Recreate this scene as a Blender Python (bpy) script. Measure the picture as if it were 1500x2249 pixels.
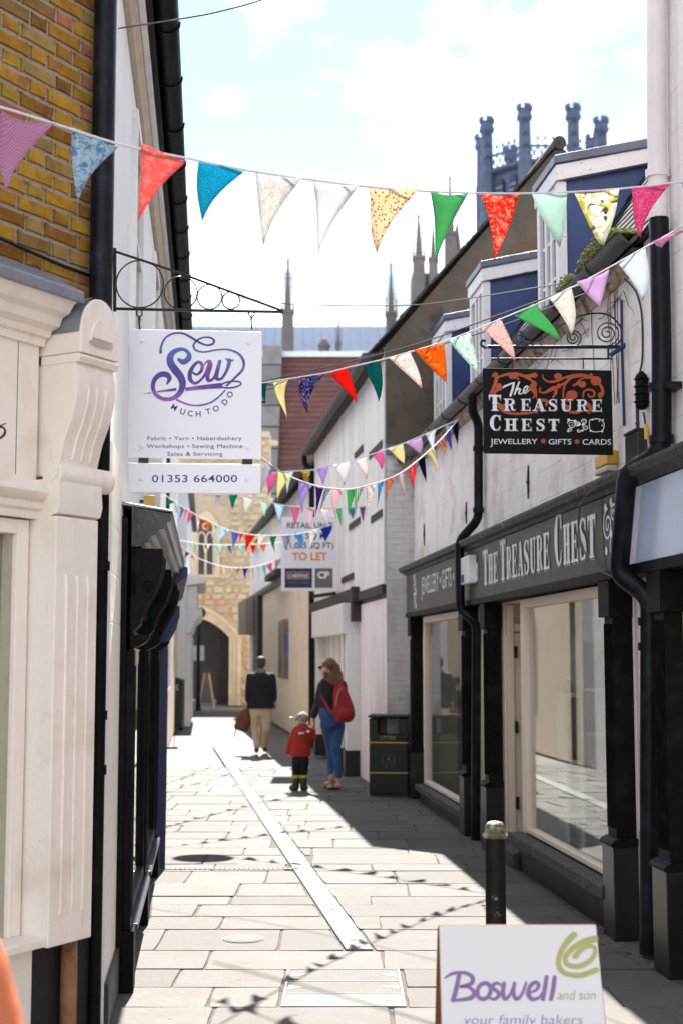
import bpy, bmesh, math, random
from mathutils import Vector, Matrix, noise
R = math.radians
sc = bpy.context.scene
for _o in list(bpy.data.objects):
    bpy.data.objects.remove(_o)
random.seed(7)

# ------------------------------------------------------------------ camera
F, EYE = 3123.0, 1.65                    # focal length in photo pixels (50 mm), eye height
PITCH = math.atan(315.5 / F)
CP, SP = math.cos(PITCH), math.sin(PITCH)
cd = bpy.data.cameras.new('camera')
cam = bpy.data.objects.new('camera', cd)
sc.collection.objects.link(cam)
cam.location = (0, 0, EYE)
cam.rotation_euler = (R(90) + PITCH, 0, 0)
cd.sensor_fit = 'VERTICAL'
cd.sensor_height = 36
cd.lens = 36 * F / 2249
cd.clip_start = 0.05
cd.clip_end = 3000
cd.dof.use_dof = True
cd.dof.focus_distance = 7.6
cd.dof.aperture_fstop = 3.2
sc.camera = cam
sc.render.resolution_x, sc.render.resolution_y = 682, 1024

# ------------------------------------------------------------------ sky, sun, exposure
SUN_EL = R(49)
w = bpy.data.worlds.new('World')
sc.world = w
w.use_nodes = True
nt = w.node_tree
nt.nodes.clear()
N = nt.nodes.new
wo = N('ShaderNodeOutputWorld'); bg = N('ShaderNodeBackground'); sky = N('ShaderNodeTexSky')
sky.sky_type = 'NISHITA'; sky.sun_disc = False
sky.sun_elevation = SUN_EL; sky.sun_rotation = R(0)
sky.air_density = 1.0; sky.dust_density = 0.1; sky.ozone_density = 2.0
tc = N('ShaderNodeTexCoord'); sep = N('ShaderNodeSeparateXYZ')
nt.links.new(tc.outputs['Generated'], sep.inputs[0])
addz = N('ShaderNodeMath'); addz.operation = 'ADD'; addz.inputs[1].default_value = 0.25
nt.links.new(sep.outputs['Z'], addz.inputs[0])
mxz = N('ShaderNodeMath'); mxz.operation = 'MAXIMUM'; mxz.inputs[1].default_value = 0.08
nt.links.new(addz.outputs[0], mxz.inputs[0])
dx = N('ShaderNodeMath'); dx.operation = 'DIVIDE'; dy = N('ShaderNodeMath'); dy.operation = 'DIVIDE'
nt.links.new(sep.outputs['X'], dx.inputs[0]); nt.links.new(mxz.outputs[0], dx.inputs[1])
nt.links.new(sep.outputs['Y'], dy.inputs[0]); nt.links.new(mxz.outputs[0], dy.inputs[1])
cmb = N('ShaderNodeCombineXYZ')
nt.links.new(dx.outputs[0], cmb.inputs[0]); nt.links.new(dy.outputs[0], cmb.inputs[1])
cmb.inputs[2].default_value = 5.2
cn = N('ShaderNodeTexNoise')
cn.inputs['Scale'].default_value = 2.6; cn.inputs['Detail'].default_value = 9
cn.inputs['Roughness'].default_value = 0.55; cn.inputs['Distortion'].default_value = 0.35
nt.links.new(cmb.outputs[0], cn.inputs['Vector'])
cr = N('ShaderNodeValToRGB')
cr.color_ramp.elements[0].position = 0.43; cr.color_ramp.elements[1].position = 0.58
nt.links.new(cn.outputs['Fac'], cr.inputs[0])
cn2 = N('ShaderNodeTexNoise'); cn2.inputs['Scale'].default_value = 4.5; cn2.inputs['Detail'].default_value = 5
nt.links.new(cmb.outputs[0], cn2.inputs['Vector'])
cc = N('ShaderNodeMix'); cc.data_type = 'RGBA'
cc.inputs['A'].default_value = (2.9, 3.05, 3.15, 1); cc.inputs['B'].default_value = (15.0, 14.8, 14.5, 1)
cr2 = N('ShaderNodeValToRGB'); cr2.color_ramp.elements[0].position = 0.36; cr2.color_ramp.elements[1].position = 0.62
nt.links.new(cn2.outputs['Fac'], cr2.inputs[0]); nt.links.new(cr2.outputs['Color'], cc.inputs['Factor'])
mix = N('ShaderNodeMix'); mix.data_type = 'RGBA'
nt.links.new(cr.outputs['Color'], mix.inputs['Factor'])
nt.links.new(sky.outputs[0], mix.inputs['A']); nt.links.new(cc.outputs['Result'], mix.inputs['B'])
nt.links.new(mix.outputs['Result'], bg.inputs['Color'])
bg.inputs['Strength'].default_value = 0.075
nt.links.new(bg.outputs[0], wo.inputs[0])

sl = bpy.data.lights.new('sun', 'SUN')
sl.energy = 4.3
sl.angle = R(0.53)
sl.color = (1.0, 0.95, 0.88)
sun = bpy.data.objects.new('sun', sl)
sc.collection.objects.link(sun)
sun.location = (0, 40, 60)
sun.rotation_euler = (-(R(90) - SUN_EL), 0, R(0.0))       # shines from straight ahead, towards the camera
sc.view_settings.view_transform = 'Standard'
sc.view_settings.look = 'None'
sc.view_settings.exposure = 2.12
sc.view_settings.gamma = 1.0
sc.view_settings.use_curve_mapping = False

# ------------------------------------------------------------------ geometry helpers
def ray(px, py):
    a = (px - 750) / F; b = (1124.5 - py) / F
    return Vector((a, CP - b * SP, SP + b * CP))
def at(px, py, Y):
    r = ray(px, py); k = Y / r.y
    return Vector((r.x * k, Y, EYE + r.z * k))
def gnd(px, py, z=0.0):
    r = ray(px, py); k = (z - EYE) / r.z
    return Vector((r.x * k, r.y * k, z))

class Fr:
    """a wall frame: u along the wall, o outward from it, z up"""
    def __init__(s, x, y, tx, ty, sg):
        l = math.hypot(tx, ty)
        s.x, s.y = x, y
        s.t = (tx / l, ty / l)
        s.n = (-s.t[1] * sg, s.t[0] * sg)
        s.rz = math.atan2(s.t[1], s.t[0])
    def p(s, u, o, z):
        return Vector((s.x + s.t[0] * u + s.n[0] * o, s.y + s.t[1] * u + s.n[1] * o, z))
    def hit(s, px, py, o=0.0):
        r = ray(px, py); n = s.n
        d = (s.x * n[0] + s.y * n[1] + o) / (r.x * n[0] + r.y * n[1])
        return ((r.x * d - s.x) * s.t[0] + (r.y * d - s.y) * s.t[1], EYE + r.z * d)
    def h3(s, px, py, o=0.0):
        u, z = s.hit(px, py, o)
        return s.p(u, o, z)
W0 = Fr(0, 0, 1, 0, -1)                                   # world axes: u = X, o = -Y

WL = {}
def wl(o):
    return WL.get(o.name, Vector((0, 0, 0))) if o else Vector((0, 0, 0))
def link(o, parent=None):
    sc.collection.objects.link(o)
    if parent:
        o.parent = parent
    WL[o.name] = wl(parent) + Vector(o.location)
    return o
def tag(o, label=None, cat=None, group=None, kind=None):
    for k, v in (('label', label), ('category', cat), ('group', group), ('kind', kind)):
        if v:
            o[k] = v
    return o
def thing(name, label, cat, loc, group=None):
    o = bpy.data.objects.new(name, None)
    o.empty_display_size = 0.1
    o.location = loc
    link(o)
    return tag(o, label, cat, group)

class MB:
    def __init__(s):
        s.v, s.f = [], []
    def add(s, vs, fs):
        b = len(s.v)
        s.v += [Vector(x) for x in vs]
        s.f += [tuple(i + b for i in f) for f in fs]
        return s
    def box(s, fr, u0, u1, o0, o1, z0, z1):
        vs = [fr.p(u, o, z) for z in (z0, z1) for o in (o0, o1) for u in (u0, u1)]
        return s.add(vs, [(0, 1, 3, 2), (4, 6, 7, 5), (0, 4, 5, 1), (2, 3, 7, 6), (0, 2, 6, 4), (1, 5, 7, 3)])
    def ext(s, a, b):
        """close two equal rings of points into a prism"""
        n = len(a)
        return s.add(list(a) + list(b), [tuple(range(n)), tuple(range(2 * n - 1, n - 1, -1))] +
                     [(i, n + i, n + (i + 1) % n, (i + 1) % n) for i in range(n)])
    def uz(s, fr, poly, o0, o1):
        return s.ext([fr.p(u, o0, z) for u, z in poly], [fr.p(u, o1, z) for u, z in poly])
    def oz(s, fr, poly, u0, u1):
        return s.ext([fr.p(u0, o, z) for o, z in poly], [fr.p(u1, o, z) for o, z in poly])
    def loft(s, rings, close=True):
        n = len(rings[0]); b = len(s.v)
        vs = [p for r in rings for p in r]
        fs = []
        for k in range(len(rings) - 1):
            for i in range(n):
                j = (i + 1) % n
                fs.append((k * n + i, k * n + j, (k + 1) * n + j, (k + 1) * n + i))
        if close:
            fs.append(tuple(range(n - 1, -1, -1)))
            fs.append(tuple((len(rings) - 1) * n + i for i in range(n)))
        return s.add(vs, fs)
    def tube(s, pts, r, n=8, sy=1.0):
        pts = [Vector(p) for p in pts]
        rs = r if isinstance(r, (list, tuple)) else [r] * len(pts)
        rings = []
        up = None
        for i, p in enumerate(pts):
            d = (pts[min(i + 1, len(pts) - 1)] - pts[max(i - 1, 0)]).normalized()
            if up is None:
                up = Vector((0, 0, 1)) if abs(d.z) < 0.9 else Vector((0, 1, 0))
            a = d.cross(up)
            if a.length < 1e-4:
                a = d.cross(Vector((1, 0, 0)))
            a.normalize(); b = a.cross(d).normalized(); up = b
            rings.append([p + (a * math.cos(t) + b * math.sin(t) * sy) * rs[i] for t in [2 * math.pi * k / n for k in range(n)]])
        return s.loft(rings)
    def lathe(s, c, prof, n=16):
        c = Vector(c)
        return s.loft([[c + Vector((r * math.cos(t), r * math.sin(t), z)) for t in [2 * math.pi * k / n for k in range(n)]] for r, z in prof])
    def ball(s, c, r, n=10, m=6):
        c = Vector(c)
        if not isinstance(r, (list, tuple)):
            r = (r, r, r)
        rings = []
        for j in range(m + 1):
            th = math.pi * (0.04 + 0.92 * j / m)
            rings.append([c + Vector((r[0] * math.sin(th) * math.cos(t), r[1] * math.sin(th) * math.sin(t), -r[2] * math.cos(th)))
                          for t in [2 * math.pi * k / n for k in range(n)]])
        return s.loft(rings)
    def mesh(s, name, origin=Vector((0, 0, 0)), smooth=False, recalc=True):
        me = bpy.data.meshes.new(name)
        me.from_pydata([tuple(v - origin) for v in s.v], [], s.f)
        if recalc:
            bm = bmesh.new(); bm.from_mesh(me)
            bmesh.ops.recalc_face_normals(bm, faces=bm.faces)
            bm.to_mesh(me); bm.free()
        if smooth:
            me.polygons.foreach_set('use_smooth', [True] * len(me.polygons))
            try:
                me.set_sharp_from_angle(angle=R(40))
            except Exception:
                pass
        return me
    def build(s, name, mat, parent=None, smooth=False, bevel=0.0, recalc=True, label=None):
        me = s.mesh(name, wl(parent), smooth, recalc)
        me.materials.append(mat)
        o = bpy.data.objects.new(name, me)
        link(o, parent)
        if bevel:
            b = o.modifiers.new('bevel', 'BEVEL'); b.width = bevel; b.segments = 2; b.limit_method = 'ANGLE'
        if label:
            o['label'] = label
        return o

def inst(name, me, loc, rz, parent, scale=(1, 1, 1), rot=None):
    o = bpy.data.objects.new(name, me)
    o.location = Vector(loc) - wl(parent)
    o.rotation_euler = rot if rot else (0, 0, rz)
    o.scale = scale
    sc.collection.objects.link(o)
    o.parent = parent
    WL[o.name] = Vector(loc)
    return o

def cr_spline(pts, k=8, ws=None):
    """Catmull-Rom through the points; returns points (and widths)"""
    P = [Vector(p) for p in pts]
    n = len(P); out = []; wo_ = []
    for i in range(n - 1):
        p0, p1, p2, p3 = P[max(i - 1, 0)], P[i], P[i + 1], P[min(i + 2, n - 1)]
        for j in range(k):
            t = j / k
            out.append(0.5 * ((2 * p1) + (p2 - p0) * t + (2 * p0 - 5 * p1 + 4 * p2 - p3) * t * t + (3 * p1 - p0 - 3 * p2 + p3) * t ** 3))
            if ws:
                wo_.append(ws[i] + (ws[i + 1] - ws[i]) * t)
    out.append(P[-1])
    if ws:
        wo_.append(ws[-1])
        return out, wo_
    return out

class Ink:
    """flat print: ribbons and discs in 2-D, mapped onto a plane by fn(x, y, lift)"""
    def __init__(s, fn):
        s.fn = fn; s.m = MB(); s.k = 0; s.extra = []
    def _l(s):
        s.k += 1
        return 0.0008 + s.k * 0.00004
    def rib(s, pts, wd, k=8, smooth=True, cap=True):
        ws = list(wd) if isinstance(wd, (list, tuple)) else [wd] * len(pts)
        if len(ws) != len(pts):
            ws = [ws[min(int(i * len(ws) / len(pts)), len(ws) - 1)] for i in range(len(pts))]
        if smooth and len(pts) > 2:
            P, W_ = cr_spline([(p[0], p[1], 0) for p in pts], k, ws)
        else:
            P, W_ = [Vector((p[0], p[1], 0)) for p in pts], ws
        l = s._l(); vs = []
        n = len(P)
        for i, p in enumerate(P):
            d = (P[min(i + 1, n - 1)] - P[max(i - 1, 0)])
            if d.length < 1e-9:
                d = Vector((1, 0, 0))
            d.normalize(); q = Vector((-d.y, d.x, 0)) * (W_[i] / 2)
            vs += [s.fn(p.x + q.x, p.y + q.y, l), s.fn(p.x - q.x, p.y - q.y, l)]
        s.m.add(vs, [(2 * i, 2 * i + 1, 2 * i + 3, 2 * i + 2) for i in range(n - 1)])
        if cap:
            for i in (0, n - 1):
                if W_[i] > 0:
                    s.disc(P[i].x, P[i].y, W_[i] / 2)
        return s
    def disc(s, x, y, r, ry=None, n=14):
        l = s._l(); ry = ry or r
        s.m.add([s.fn(x + r * math.cos(2 * math.pi * i / n), y + ry * math.sin(2 * math.pi * i / n), l) for i in range(n)], [tuple(range(n))])
        return s
    def poly(s, pts):
        l = s._l()
        s.m.add([s.fn(x, y, l) for x, y in pts], [tuple(range(len(pts)))])
        return s
    def text(s, body, x0, y0, x1=None, h=None, bold=0.0, shear=0.0, space=1.0, ydown=True, rot=0.0, center=False, join=False):
        """text with its baseline at y0 from x0 (to x1 when given), cap height h"""
        cu = bpy.data.curves.new('text', 'FONT')
        cu.body = body; cu.size = 1.0; cu.offset = bold; cu.shear = shear; cu.space_character = space
        cu.resolution_u = 4
        ob = bpy.data.objects.new('text', cu)
        sc.collection.objects.link(ob)
        dg = bpy.context.evaluated_depsgraph_get(); dg.update()
        me = bpy.data.meshes.new_from_object(ob.evaluated_get(dg))
        V = [v.co.copy() for v in me.vertices]; Fc = [tuple(p.vertices) for p in me.polygons]
        bpy.data.objects.remove(ob); bpy.data.curves.remove(cu); bpy.data.meshes.remove(me)
        mnx = min(v.x for v in V); mxx = max(v.x for v in V)
        cap = 0.73
        sy = (h or 1) / cap
        sx = (x1 - x0) / (mxx - mnx) if x1 is not None else sy
        if h is None:
            sy = sx
        l = s._l(); vs = []
        ca, sa = math.cos(rot), math.sin(rot)
        cxx = (mxx - mnx) / 2
        for v in V:
            X = (v.x - mnx) * sx; Y = v.y * sy
            if center:
                X -= cxx * sx; Y -= h / 2
                X, Y = X * ca - Y * sa, X * sa + Y * ca
            vs.append(s.fn(x0 + X, y0 - Y if ydown else y0 + Y, l))
        if join:
            s.m.add(vs, Fc)
        else:
            s.extra.append(MB().add(vs, Fc))
        return s
    def build(s, name, mat, parent):
        for e in s.extra:
            e.build(name, mat, parent, recalc=False)
        if s.m.v:
            return s.m.build(name, mat, parent, recalc=False)

def remeshed(mb, name, mat, parent, voxel=0.012, smooth=6, disp=None):
    """union of overlapping solids into one continuous surface"""
    me = mb.mesh(name + '_raw', wl(parent))
    tmp = bpy.data.objects.new('tmp', me)
    sc.collection.objects.link(tmp)
    r = tmp.modifiers.new('r', 'REMESH'); r.mode = 'VOXEL'; r.voxel_size = voxel
    if smooth:
        q = tmp.modifiers.new('s', 'SMOOTH'); q.factor = 0.5; q.iterations = smooth
    dg = bpy.context.evaluated_depsgraph_get(); dg.update()
    m2 = bpy.data.meshes.new_from_object(tmp.evaluated_get(dg))
    bpy.data.objects.remove(tmp); bpy.data.meshes.remove(me)
    m2.name = name
    m2.polygons.foreach_set('use_smooth', [True] * len(m2.polygons))
    m2.materials.clear(); m2.materials.append(mat)
    o = bpy.data.objects.new(name, m2)
    return link(o, parent)

# ------------------------------------------------------------------ materials
def _n(nt, t, **kw):
    n = nt.nodes.new(t)
    for k, v in kw.items():
        setattr(n, k, v)
    return n
def lighter(c, f):
    return tuple(min(max(x * f, 0), 1) for x in c[:3]) + (1,)
def base(name):
    m = bpy.data.materials.new(name); m.use_nodes = True
    nt = m.node_tree; b = nt.nodes['Principled BSDF']
    return m, nt, b
def noise_node(nt, vec, scale, detail=6, rough=0.55):
    n = _n(nt, 'ShaderNodeTexNoise')
    n.inputs['Scale'].default_value = scale; n.inputs['Detail'].default_value = detail; n.inputs['Roughness'].default_value = rough
    if vec:
        nt.links.new(vec, n.inputs['Vector'])
    return n
def rgbmix(nt, fac, a, b, bt='MIX'):
    m = _n(nt, 'ShaderNodeMix', data_type='RGBA', blend_type=bt)
    for sock, v in (('Factor', fac), ('A', a), ('B', b)):
        if hasattr(v, 'links') or hasattr(v, 'is_linked'):
            nt.links.new(v, m.inputs[sock])
        else:
            m.inputs[sock].default_value = v if isinstance(v, (int, float)) else (tuple(v[:3]) + (1,))
    return m.outputs['Result']
def ramp(nt, fac, p0, p1, c0=(0, 0, 0, 1), c1=(1, 1, 1, 1)):
    r = _n(nt, 'ShaderNodeValToRGB')
    r.color_ramp.elements[0].position = p0; r.color_ramp.elements[1].position = p1
    r.color_ramp.elements[0].color = c0; r.color_ramp.elements[1].color = c1
    nt.links.new(fac, r.inputs[0])
    return r.outputs['Color']
MATS = {}
def M(name, col, rough=0.6, var=0.14, scale=6.0, bump=0.15, bscale=70.0, metal=0.0, spec=0.4, dirt=None, dscale=3.0, damt=(0.55, 0.75), brick=None, coat=0.0, rnd=0.0, chip=None, chips=(0.66, 0.69), chipscale=14, spots=None, grain=0.0, streak=None):
    """painted / rendered / stone surface with mottling, optional stains, chips and fine relief"""
    if name in MATS:
        return MATS[name]
    m, nt, b = base(name)
    tcn = _n(nt, 'ShaderNodeTexCoord'); vec = tcn.outputs['Object']
    n1 = noise_node(nt, vec, scale)
    c = rgbmix(nt, n1.outputs['Fac'], lighter(col, 1 - var * 1.6), lighter(col, 1 + var * 1.6))
    if rnd:
        oi = _n(nt, 'ShaderNodeObjectInfo')
        c = rgbmix(nt, oi.outputs['Random'], c, rgbmix(nt, 1.0, c, lighter((1, 1, 1), 1 - rnd), 'MULTIPLY'))
    if dirt:
        n2 = noise_node(nt, vec, dscale, 8, 0.65)
        c = rgbmix(nt, ramp(nt, n2.outputs['Fac'], *damt), c, dirt)
    hgt = noise_node(nt, vec, bscale, 5).outputs['Fac']
    if brick:
        br = _n(nt, 'ShaderNodeTexBrick')
        mp = _n(nt, 'ShaderNodeMapping')
        mp.inputs['Rotation'].default_value = brick
        nt.links.new(vec, mp.inputs['Vector']); nt.links.new(mp.outputs[0], br.inputs['Vector'])
        br.inputs['Scale'].default_value = 1.0; br.inputs['Brick Width'].default_value = 0.225; br.inputs['Row Height'].default_value = 0.075
        br.inputs['Mortar Size'].default_value = 0.006; br.inputs['Mortar Smooth'].default_value = 0.6
        br.inputs['Color1'].default_value = (1, 1, 1, 1); br.inputs['Color2'].default_value = (0.9, 0.9, 0.9, 1); br.inputs['Mortar'].default_value = (0, 0, 0, 1)
        b2 = _n(nt, 'ShaderNodeMath', operation='MULTIPLY_ADD')
        nt.links.new(br.outputs['Color'], b2.inputs[0]); b2.inputs[1].default_value = 0.8; nt.links.new(hgt, b2.inputs[2])
        hgt = b2.outputs[0]
    if chip:
        n3 = noise_node(nt, vec, chipscale, 9, 0.7)
        k = ramp(nt, n3.outputs['Fac'], *chips)
        c = rgbmix(nt, k, c, chip)
    def stretched(sx, sz):
        mp2 = _n(nt, 'ShaderNodeMapping'); mp2.inputs['Scale'].default_value = (sx, sx, sz)
        nt.links.new(vec, mp2.inputs['Vector'])
        return noise_node(nt, mp2.outputs[0], 1.0, 6, 0.6)
    if streak:                                             # rain streaks running down the wall
        c = rgbmix(nt, ramp(nt, stretched(5.0, 0.55).outputs['Fac'], 0.55, 0.72), c, streak)
    if grain:                                              # brush marks and hairline cracks along the timber
        gn = stretched(75.0, 2.2)
        c = rgbmix(nt, ramp(nt, gn.outputs['Fac'], 0.64, 0.70), c, rgbmix(nt, 1.0, c, lighter((1, 1, 1), 1 - grain), 'MULTIPLY'))
        b3 = _n(nt, 'ShaderNodeMath', operation='MULTIPLY_ADD')
        nt.links.new(gn.outputs['Fac'], b3.inputs[0]); b3.inputs[1].default_value = -0.5; nt.links.new(hgt, b3.inputs[2])
        hgt = b3.outputs[0]
    if spots:                                              # trodden gum and oil spots
        vo = _n(nt, 'ShaderNodeTexVoronoi'); vo.inputs['Scale'].default_value = 4.2
        nt.links.new(vec, vo.inputs['Vector'])
        c = rgbmix(nt, ramp(nt, vo.outputs['Distance'], 0.055, 0.075), spots, c)
    nt.links.new(c, b.inputs['Base Color'])
    b.inputs['Roughness'].default_value = rough
    b.inputs['Metallic'].default_value = metal
    b.inputs['Specular IOR Level'].default_value = spec
    if coat:
        b.inputs['Coat Weight'].default_value = coat; b.inputs['Coat Roughness'].default_value = 0.1
    if bump:
        bp = _n(nt, 'ShaderNodeBump'); bp.inputs['Strength'].default_value = bump; bp.inputs['Distance'].default_value = 0.02
        nt.links.new(hgt, bp.inputs['Height']); nt.links.new(bp.outputs[0], b.inputs['Normal'])
    MATS[name] = m
    return m
def ink(name, col, rough=0.45):
    return M(name, col, rough, var=0.05, scale=30, bump=0.0)
def glass(name, tint=(1, 1, 1), refl=1.0):
    m = bpy.data.materials.new(name); m.use_nodes = True
    nt = m.node_tree; nt.nodes.clear()
    o = _n(nt, 'ShaderNodeOutputMaterial'); g = _n(nt, 'ShaderNodeBsdfGlossy'); t = _n(nt, 'ShaderNodeBsdfTransparent')
    g.inputs['Roughness'].default_value = 0.0; g.inputs['Color'].default_value = (refl, refl, refl, 1)
    t.inputs['Color'].default_value = tint + (1,)
    lw = _n(nt, 'ShaderNodeLayerWeight'); lw.inputs['Blend'].default_value = 0.5
    pw_ = _n(nt, 'ShaderNodeMath', operation='POWER'); pw_.inputs[1].default_value = 4.5
    fr = _n(nt, 'ShaderNodeMath', operation='MULTIPLY_ADD'); fr.inputs[1].default_value = 0.85; fr.inputs[2].default_value = 0.045
    nt.links.new(lw.outputs['Facing'], pw_.inputs[0]); nt.links.new(pw_.outputs[0], fr.inputs[0])
    mx = _n(nt, 'ShaderNodeMixShader')
    nt.links.new(fr.outputs[0], mx.inputs[0]); nt.links.new(t.outputs[0], mx.inputs[1]); nt.links.new(g.outputs[0], mx.inputs[2])
    nt.links.new(mx.outputs[0], o.inputs[0])
    return m
GLASS = glass('window_glass', (0.93, 0.96, 0.95))

# ================================================================== THE SETTING
stone_mat = M('flagstone_stone', (0.112, 0.104, 0.097), 0.75, var=0.16, scale=7, bump=0.5, bscale=22, chip=(.07, .062, .055), chips=(.66, .70), chipscale=26, dirt=(0.085, 0.074, 0.060), dscale=2.4, damt=(0.48, 0.75), rnd=0.34, spec=0.3, spots=(.055, .05, .046))
joint_mat = M('joint_sand', (0.095, 0.085, 0.074), 0.9, var=0.25, scale=40, bump=0.6, bscale=160)
gm = MB(); gm.add([(-400, -60, -0.045), (400, -60, -0.045), (400, 900, -0.045), (-400, 900, -0.045)], [(0, 1, 2, 3)])
def far_paving():
    m, nt, b = base('far_paving')
    tcn = _n(nt, 'ShaderNodeTexCoord')
    br = _n(nt, 'ShaderNodeTexBrick')
    nt.links.new(tcn.outputs['Object'], br.inputs['Vector'])
    br.inputs['Scale'].default_value = 1.0; br.inputs['Brick Width'].default_value = 0.85; br.inputs['Row Height'].default_value = 0.5
    br.inputs['Mortar Size'].default_value = 0.008; br.offset = 0.37
    br.inputs['Color1'].default_value = (0.118, 0.112, 0.108, 1); br.inputs['Color2'].default_value = (0.104, 0.098, 0.094, 1); br.inputs['Mortar'].default_value = (0.07, 0.062, 0.055, 1)
    n1 = noise_node(nt, tcn.outputs['Object'], 3.0)
    nt.links.new(rgbmix(nt, 0.35, br.outputs['Color'], rgbmix(nt, n1.outputs['Fac'], (0.08, 0.074, 0.068), (0.15, 0.14, 0.13))), b.inputs['Base Color'])
    b.inputs['Roughness'].default_value = 0.8
    return m
ground = gm.build('ground', far_paving()); tag(ground, 'pale stone paving of the lane and yard', 'ground', kind='structure')

# flagstones of the lane, laid in rows across it
pave = MB(); pave.add([(-4.2, 2.2, -0.008), (3.2, 2.2, -0.008), (2.2, 21.4, -0.008), (-4.2, 21.4, -0.008)], [(0, 1, 2, 3)])
pavement = pave.build('pavement', joint_mat); tag(pavement, 'worn sandstone flagstones paving the narrow lane', 'pavement', kind='structure')
def chan_x(y):                                            # centre line of the metal channel cover
    return 0.11 - 0.131 * (y - 8.15)
rnd = random.Random(21)
def slab(x0, x1, y0, y1, la=0.0, ra=0.0):
    g = rnd.choice((0.002, 0.003, 0.003, 0.006, 0.010))
    j = lambda: rnd.uniform(-0.006, 0.006)
    z = rnd.uniform(-0.0025, 0.0025)
    lo = [(x0 - la + g + j(), y0 + g + j()), (x1 - ra - g + j(), y0 + g + j()), (x1 + ra - g + j(), y1 - g + j()), (x0 + la + g + j(), y1 - g + j())]
    # irregular, slightly rounded edge
    pts = []
    for i in range(4):
        a, b = Vector(lo[i] + (0,)), Vector(lo[(i + 1) % 4] + (0,))
        d = b - a
        q = Vector((-d.y, d.x, 0)).normalized()
        pts.append(a + d * 0.02 + q * 0.003)
        for k in (0.33, 0.66):
            pts.append(a + d * k + q * rnd.uniform(-0.004, 0.006))
        pts.append(a + d * 0.98 + q * 0.003)
    c = sum(pts, Vector()) / len(pts)
    m = MB()
    n = len(pts)
    top = [Vector((c.x + (p.x - c.x) * 0.994, c.y + (p.y - c.y) * 0.99, z + rnd.uniform(-.001, .001))) for p in pts]
    rim = [Vector((p.x, p.y, z - 0.005)) for p in pts]
    bot = [Vector((p.x, p.y, -0.03)) for p in pts]
    m.add(top + rim + bot, [tuple(range(n))] + [(i, n + i, n + (i + 1) % n, (i + 1) % n) for i in range(n)] + [(n + i, 2 * n + i, 2 * n + (i + 1) % n, n + (i + 1) % n) for i in range(n)])
    m.build('flagstone', stone_mat, pavement)
COVER = (-0.285, 0.305, 6.915, 7.725)                       # inspection cover
y = 3.0
rows = [0.6, 0.55, 0.62, 0.5, 0.63, 0.38, 0.63, 0.41, 0.41, 0.48, 0.62, 0.42, 0.43, 0.34, 0.55]
ri = 0
while y < 21.2:
    dep = rows[ri] if ri < len(rows) else rnd.choice((0.36, 0.45, 0.52, 0.6, 0.66))
    ri += 1
    y1 = y + dep
    ym = (y + y1) / 2
    xl, xr = -0.436 - 0.094 * ym - 0.30, 2.41 - 0.095 * ym + 0.2
    if y < 6.0:
        xl = -2.6
    x = xl + rnd.uniform(-0.3, 0.0)
    segs = []
    while x < xr:
        x1 = min(x + rnd.uniform(0.48, 1.15), xr + 0.05)
        if xr - x1 < 0.3:
            x1 = xr + 0.05
        segs.append((x, x1)); x = x1
    cuts = []
    hs = -0.131 * dep / 2
    if y1 > 8.3:
        cuts.append((chan_x(ym) - 0.083, chan_x(ym) + 0.083))
    if y1 > COVER[2] and y < COVER[3]:
        cuts.append((COVER[0] - 0.01, COVER[1] + 0.01))
    for a, b in cuts:
        ns = []
        for s0, s1 in segs:
            if s1 <= a or s0 >= b:
                ns.append((s0, s1)); continue
            if a - s0 > 0.06: ns.append((s0, a))
            if s1 - b > 0.06: ns.append((b, s1))
        segs = ns
    ca, cb = (chan_x(ym) - 0.083, chan_x(ym) + 0.083) if y1 > 8.3 else (9, 9)
    for s0, s1 in segs:
        slab(s0, s1, y, y1, hs if abs(s0 - cb) < 1e-6 else 0, hs if abs(s1 - ca) < 1e-6 else 0)
    y = y1

# ------------------------------------------------------------------ covers and drains let into the paving
steel = M('galvanised_steel', (0.19, 0.195, 0.20), 0.55, var=0.2, scale=9, bump=0.6, bscale=200, metal=0.1, spec=0.3, dirt=(.12, .115, .11), dscale=6)
dark = M('dark_gap', (0.02, 0.02, 0.022), 0.8, var=0.1, bump=0)
t = thing('channel_cover', 'long pale metal drainage channel cover running down the middle of the lane', 'drain cover', (0, 8.3, 0))
yy = 8.22
while yy < 26.5:
    L = 0.995
    a, b = yy, min(yy + L, 26.5)
    m = MB()
    p = [(chan_x(a) - 0.075, a), (chan_x(a) + 0.075, a), (chan_x(b) + 0.075, b), (chan_x(b) - 0.075, b)]
    m.ext([Vector((x_, y_, 0.006)) for x_, y_ in p], [Vector((x_, y_, -0.04)) for x_, y_ in p])
    pl = m.build('cover_plate', steel, t, bevel=0.002)
    for q in (0.25, 0.75):
        yq = a + (b - a) * q
        MB().box(W0, chan_x(yq) - 0.014, chan_x(yq) + 0.014, -yq - 0.006, -yq + 0.006, 0.0066, 0.0076).build('lifting_slot', dark, pl)
    yy += 1.0
t = thing('inspection_cover', 'rectangular recessed inspection cover with metal frame in the foreground paving', 'manhole cover', (0, 7.3, 0))
x0, x1, ya, yb = COVER
tray = M('cover_concrete', (0.25, 0.245, 0.235), 0.9, var=0.3, scale=120, bump=0.7, bscale=200)
fm = MB()
for (a, b, c, d) in ((x0, x1, ya, ya + 0.012), (x0, x1, yb - 0.012, yb), (x0, x0 + 0.014, ya + 0.012, yb - 0.012), (x1 - 0.014, x1, ya + 0.012, yb - 0.012)):
    fm.box(W0, a, b, -d, -c, -0.03, 0.004)
dv = [ya + 0.26, ya + 0.53]
for d in dv:
    fm.box(W0, x0 + 0.014, x1 - 0.014, -d - 0.008, -d + 0.008, -0.03, 0.0035)
fm.build('frame', steel, t)
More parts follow.
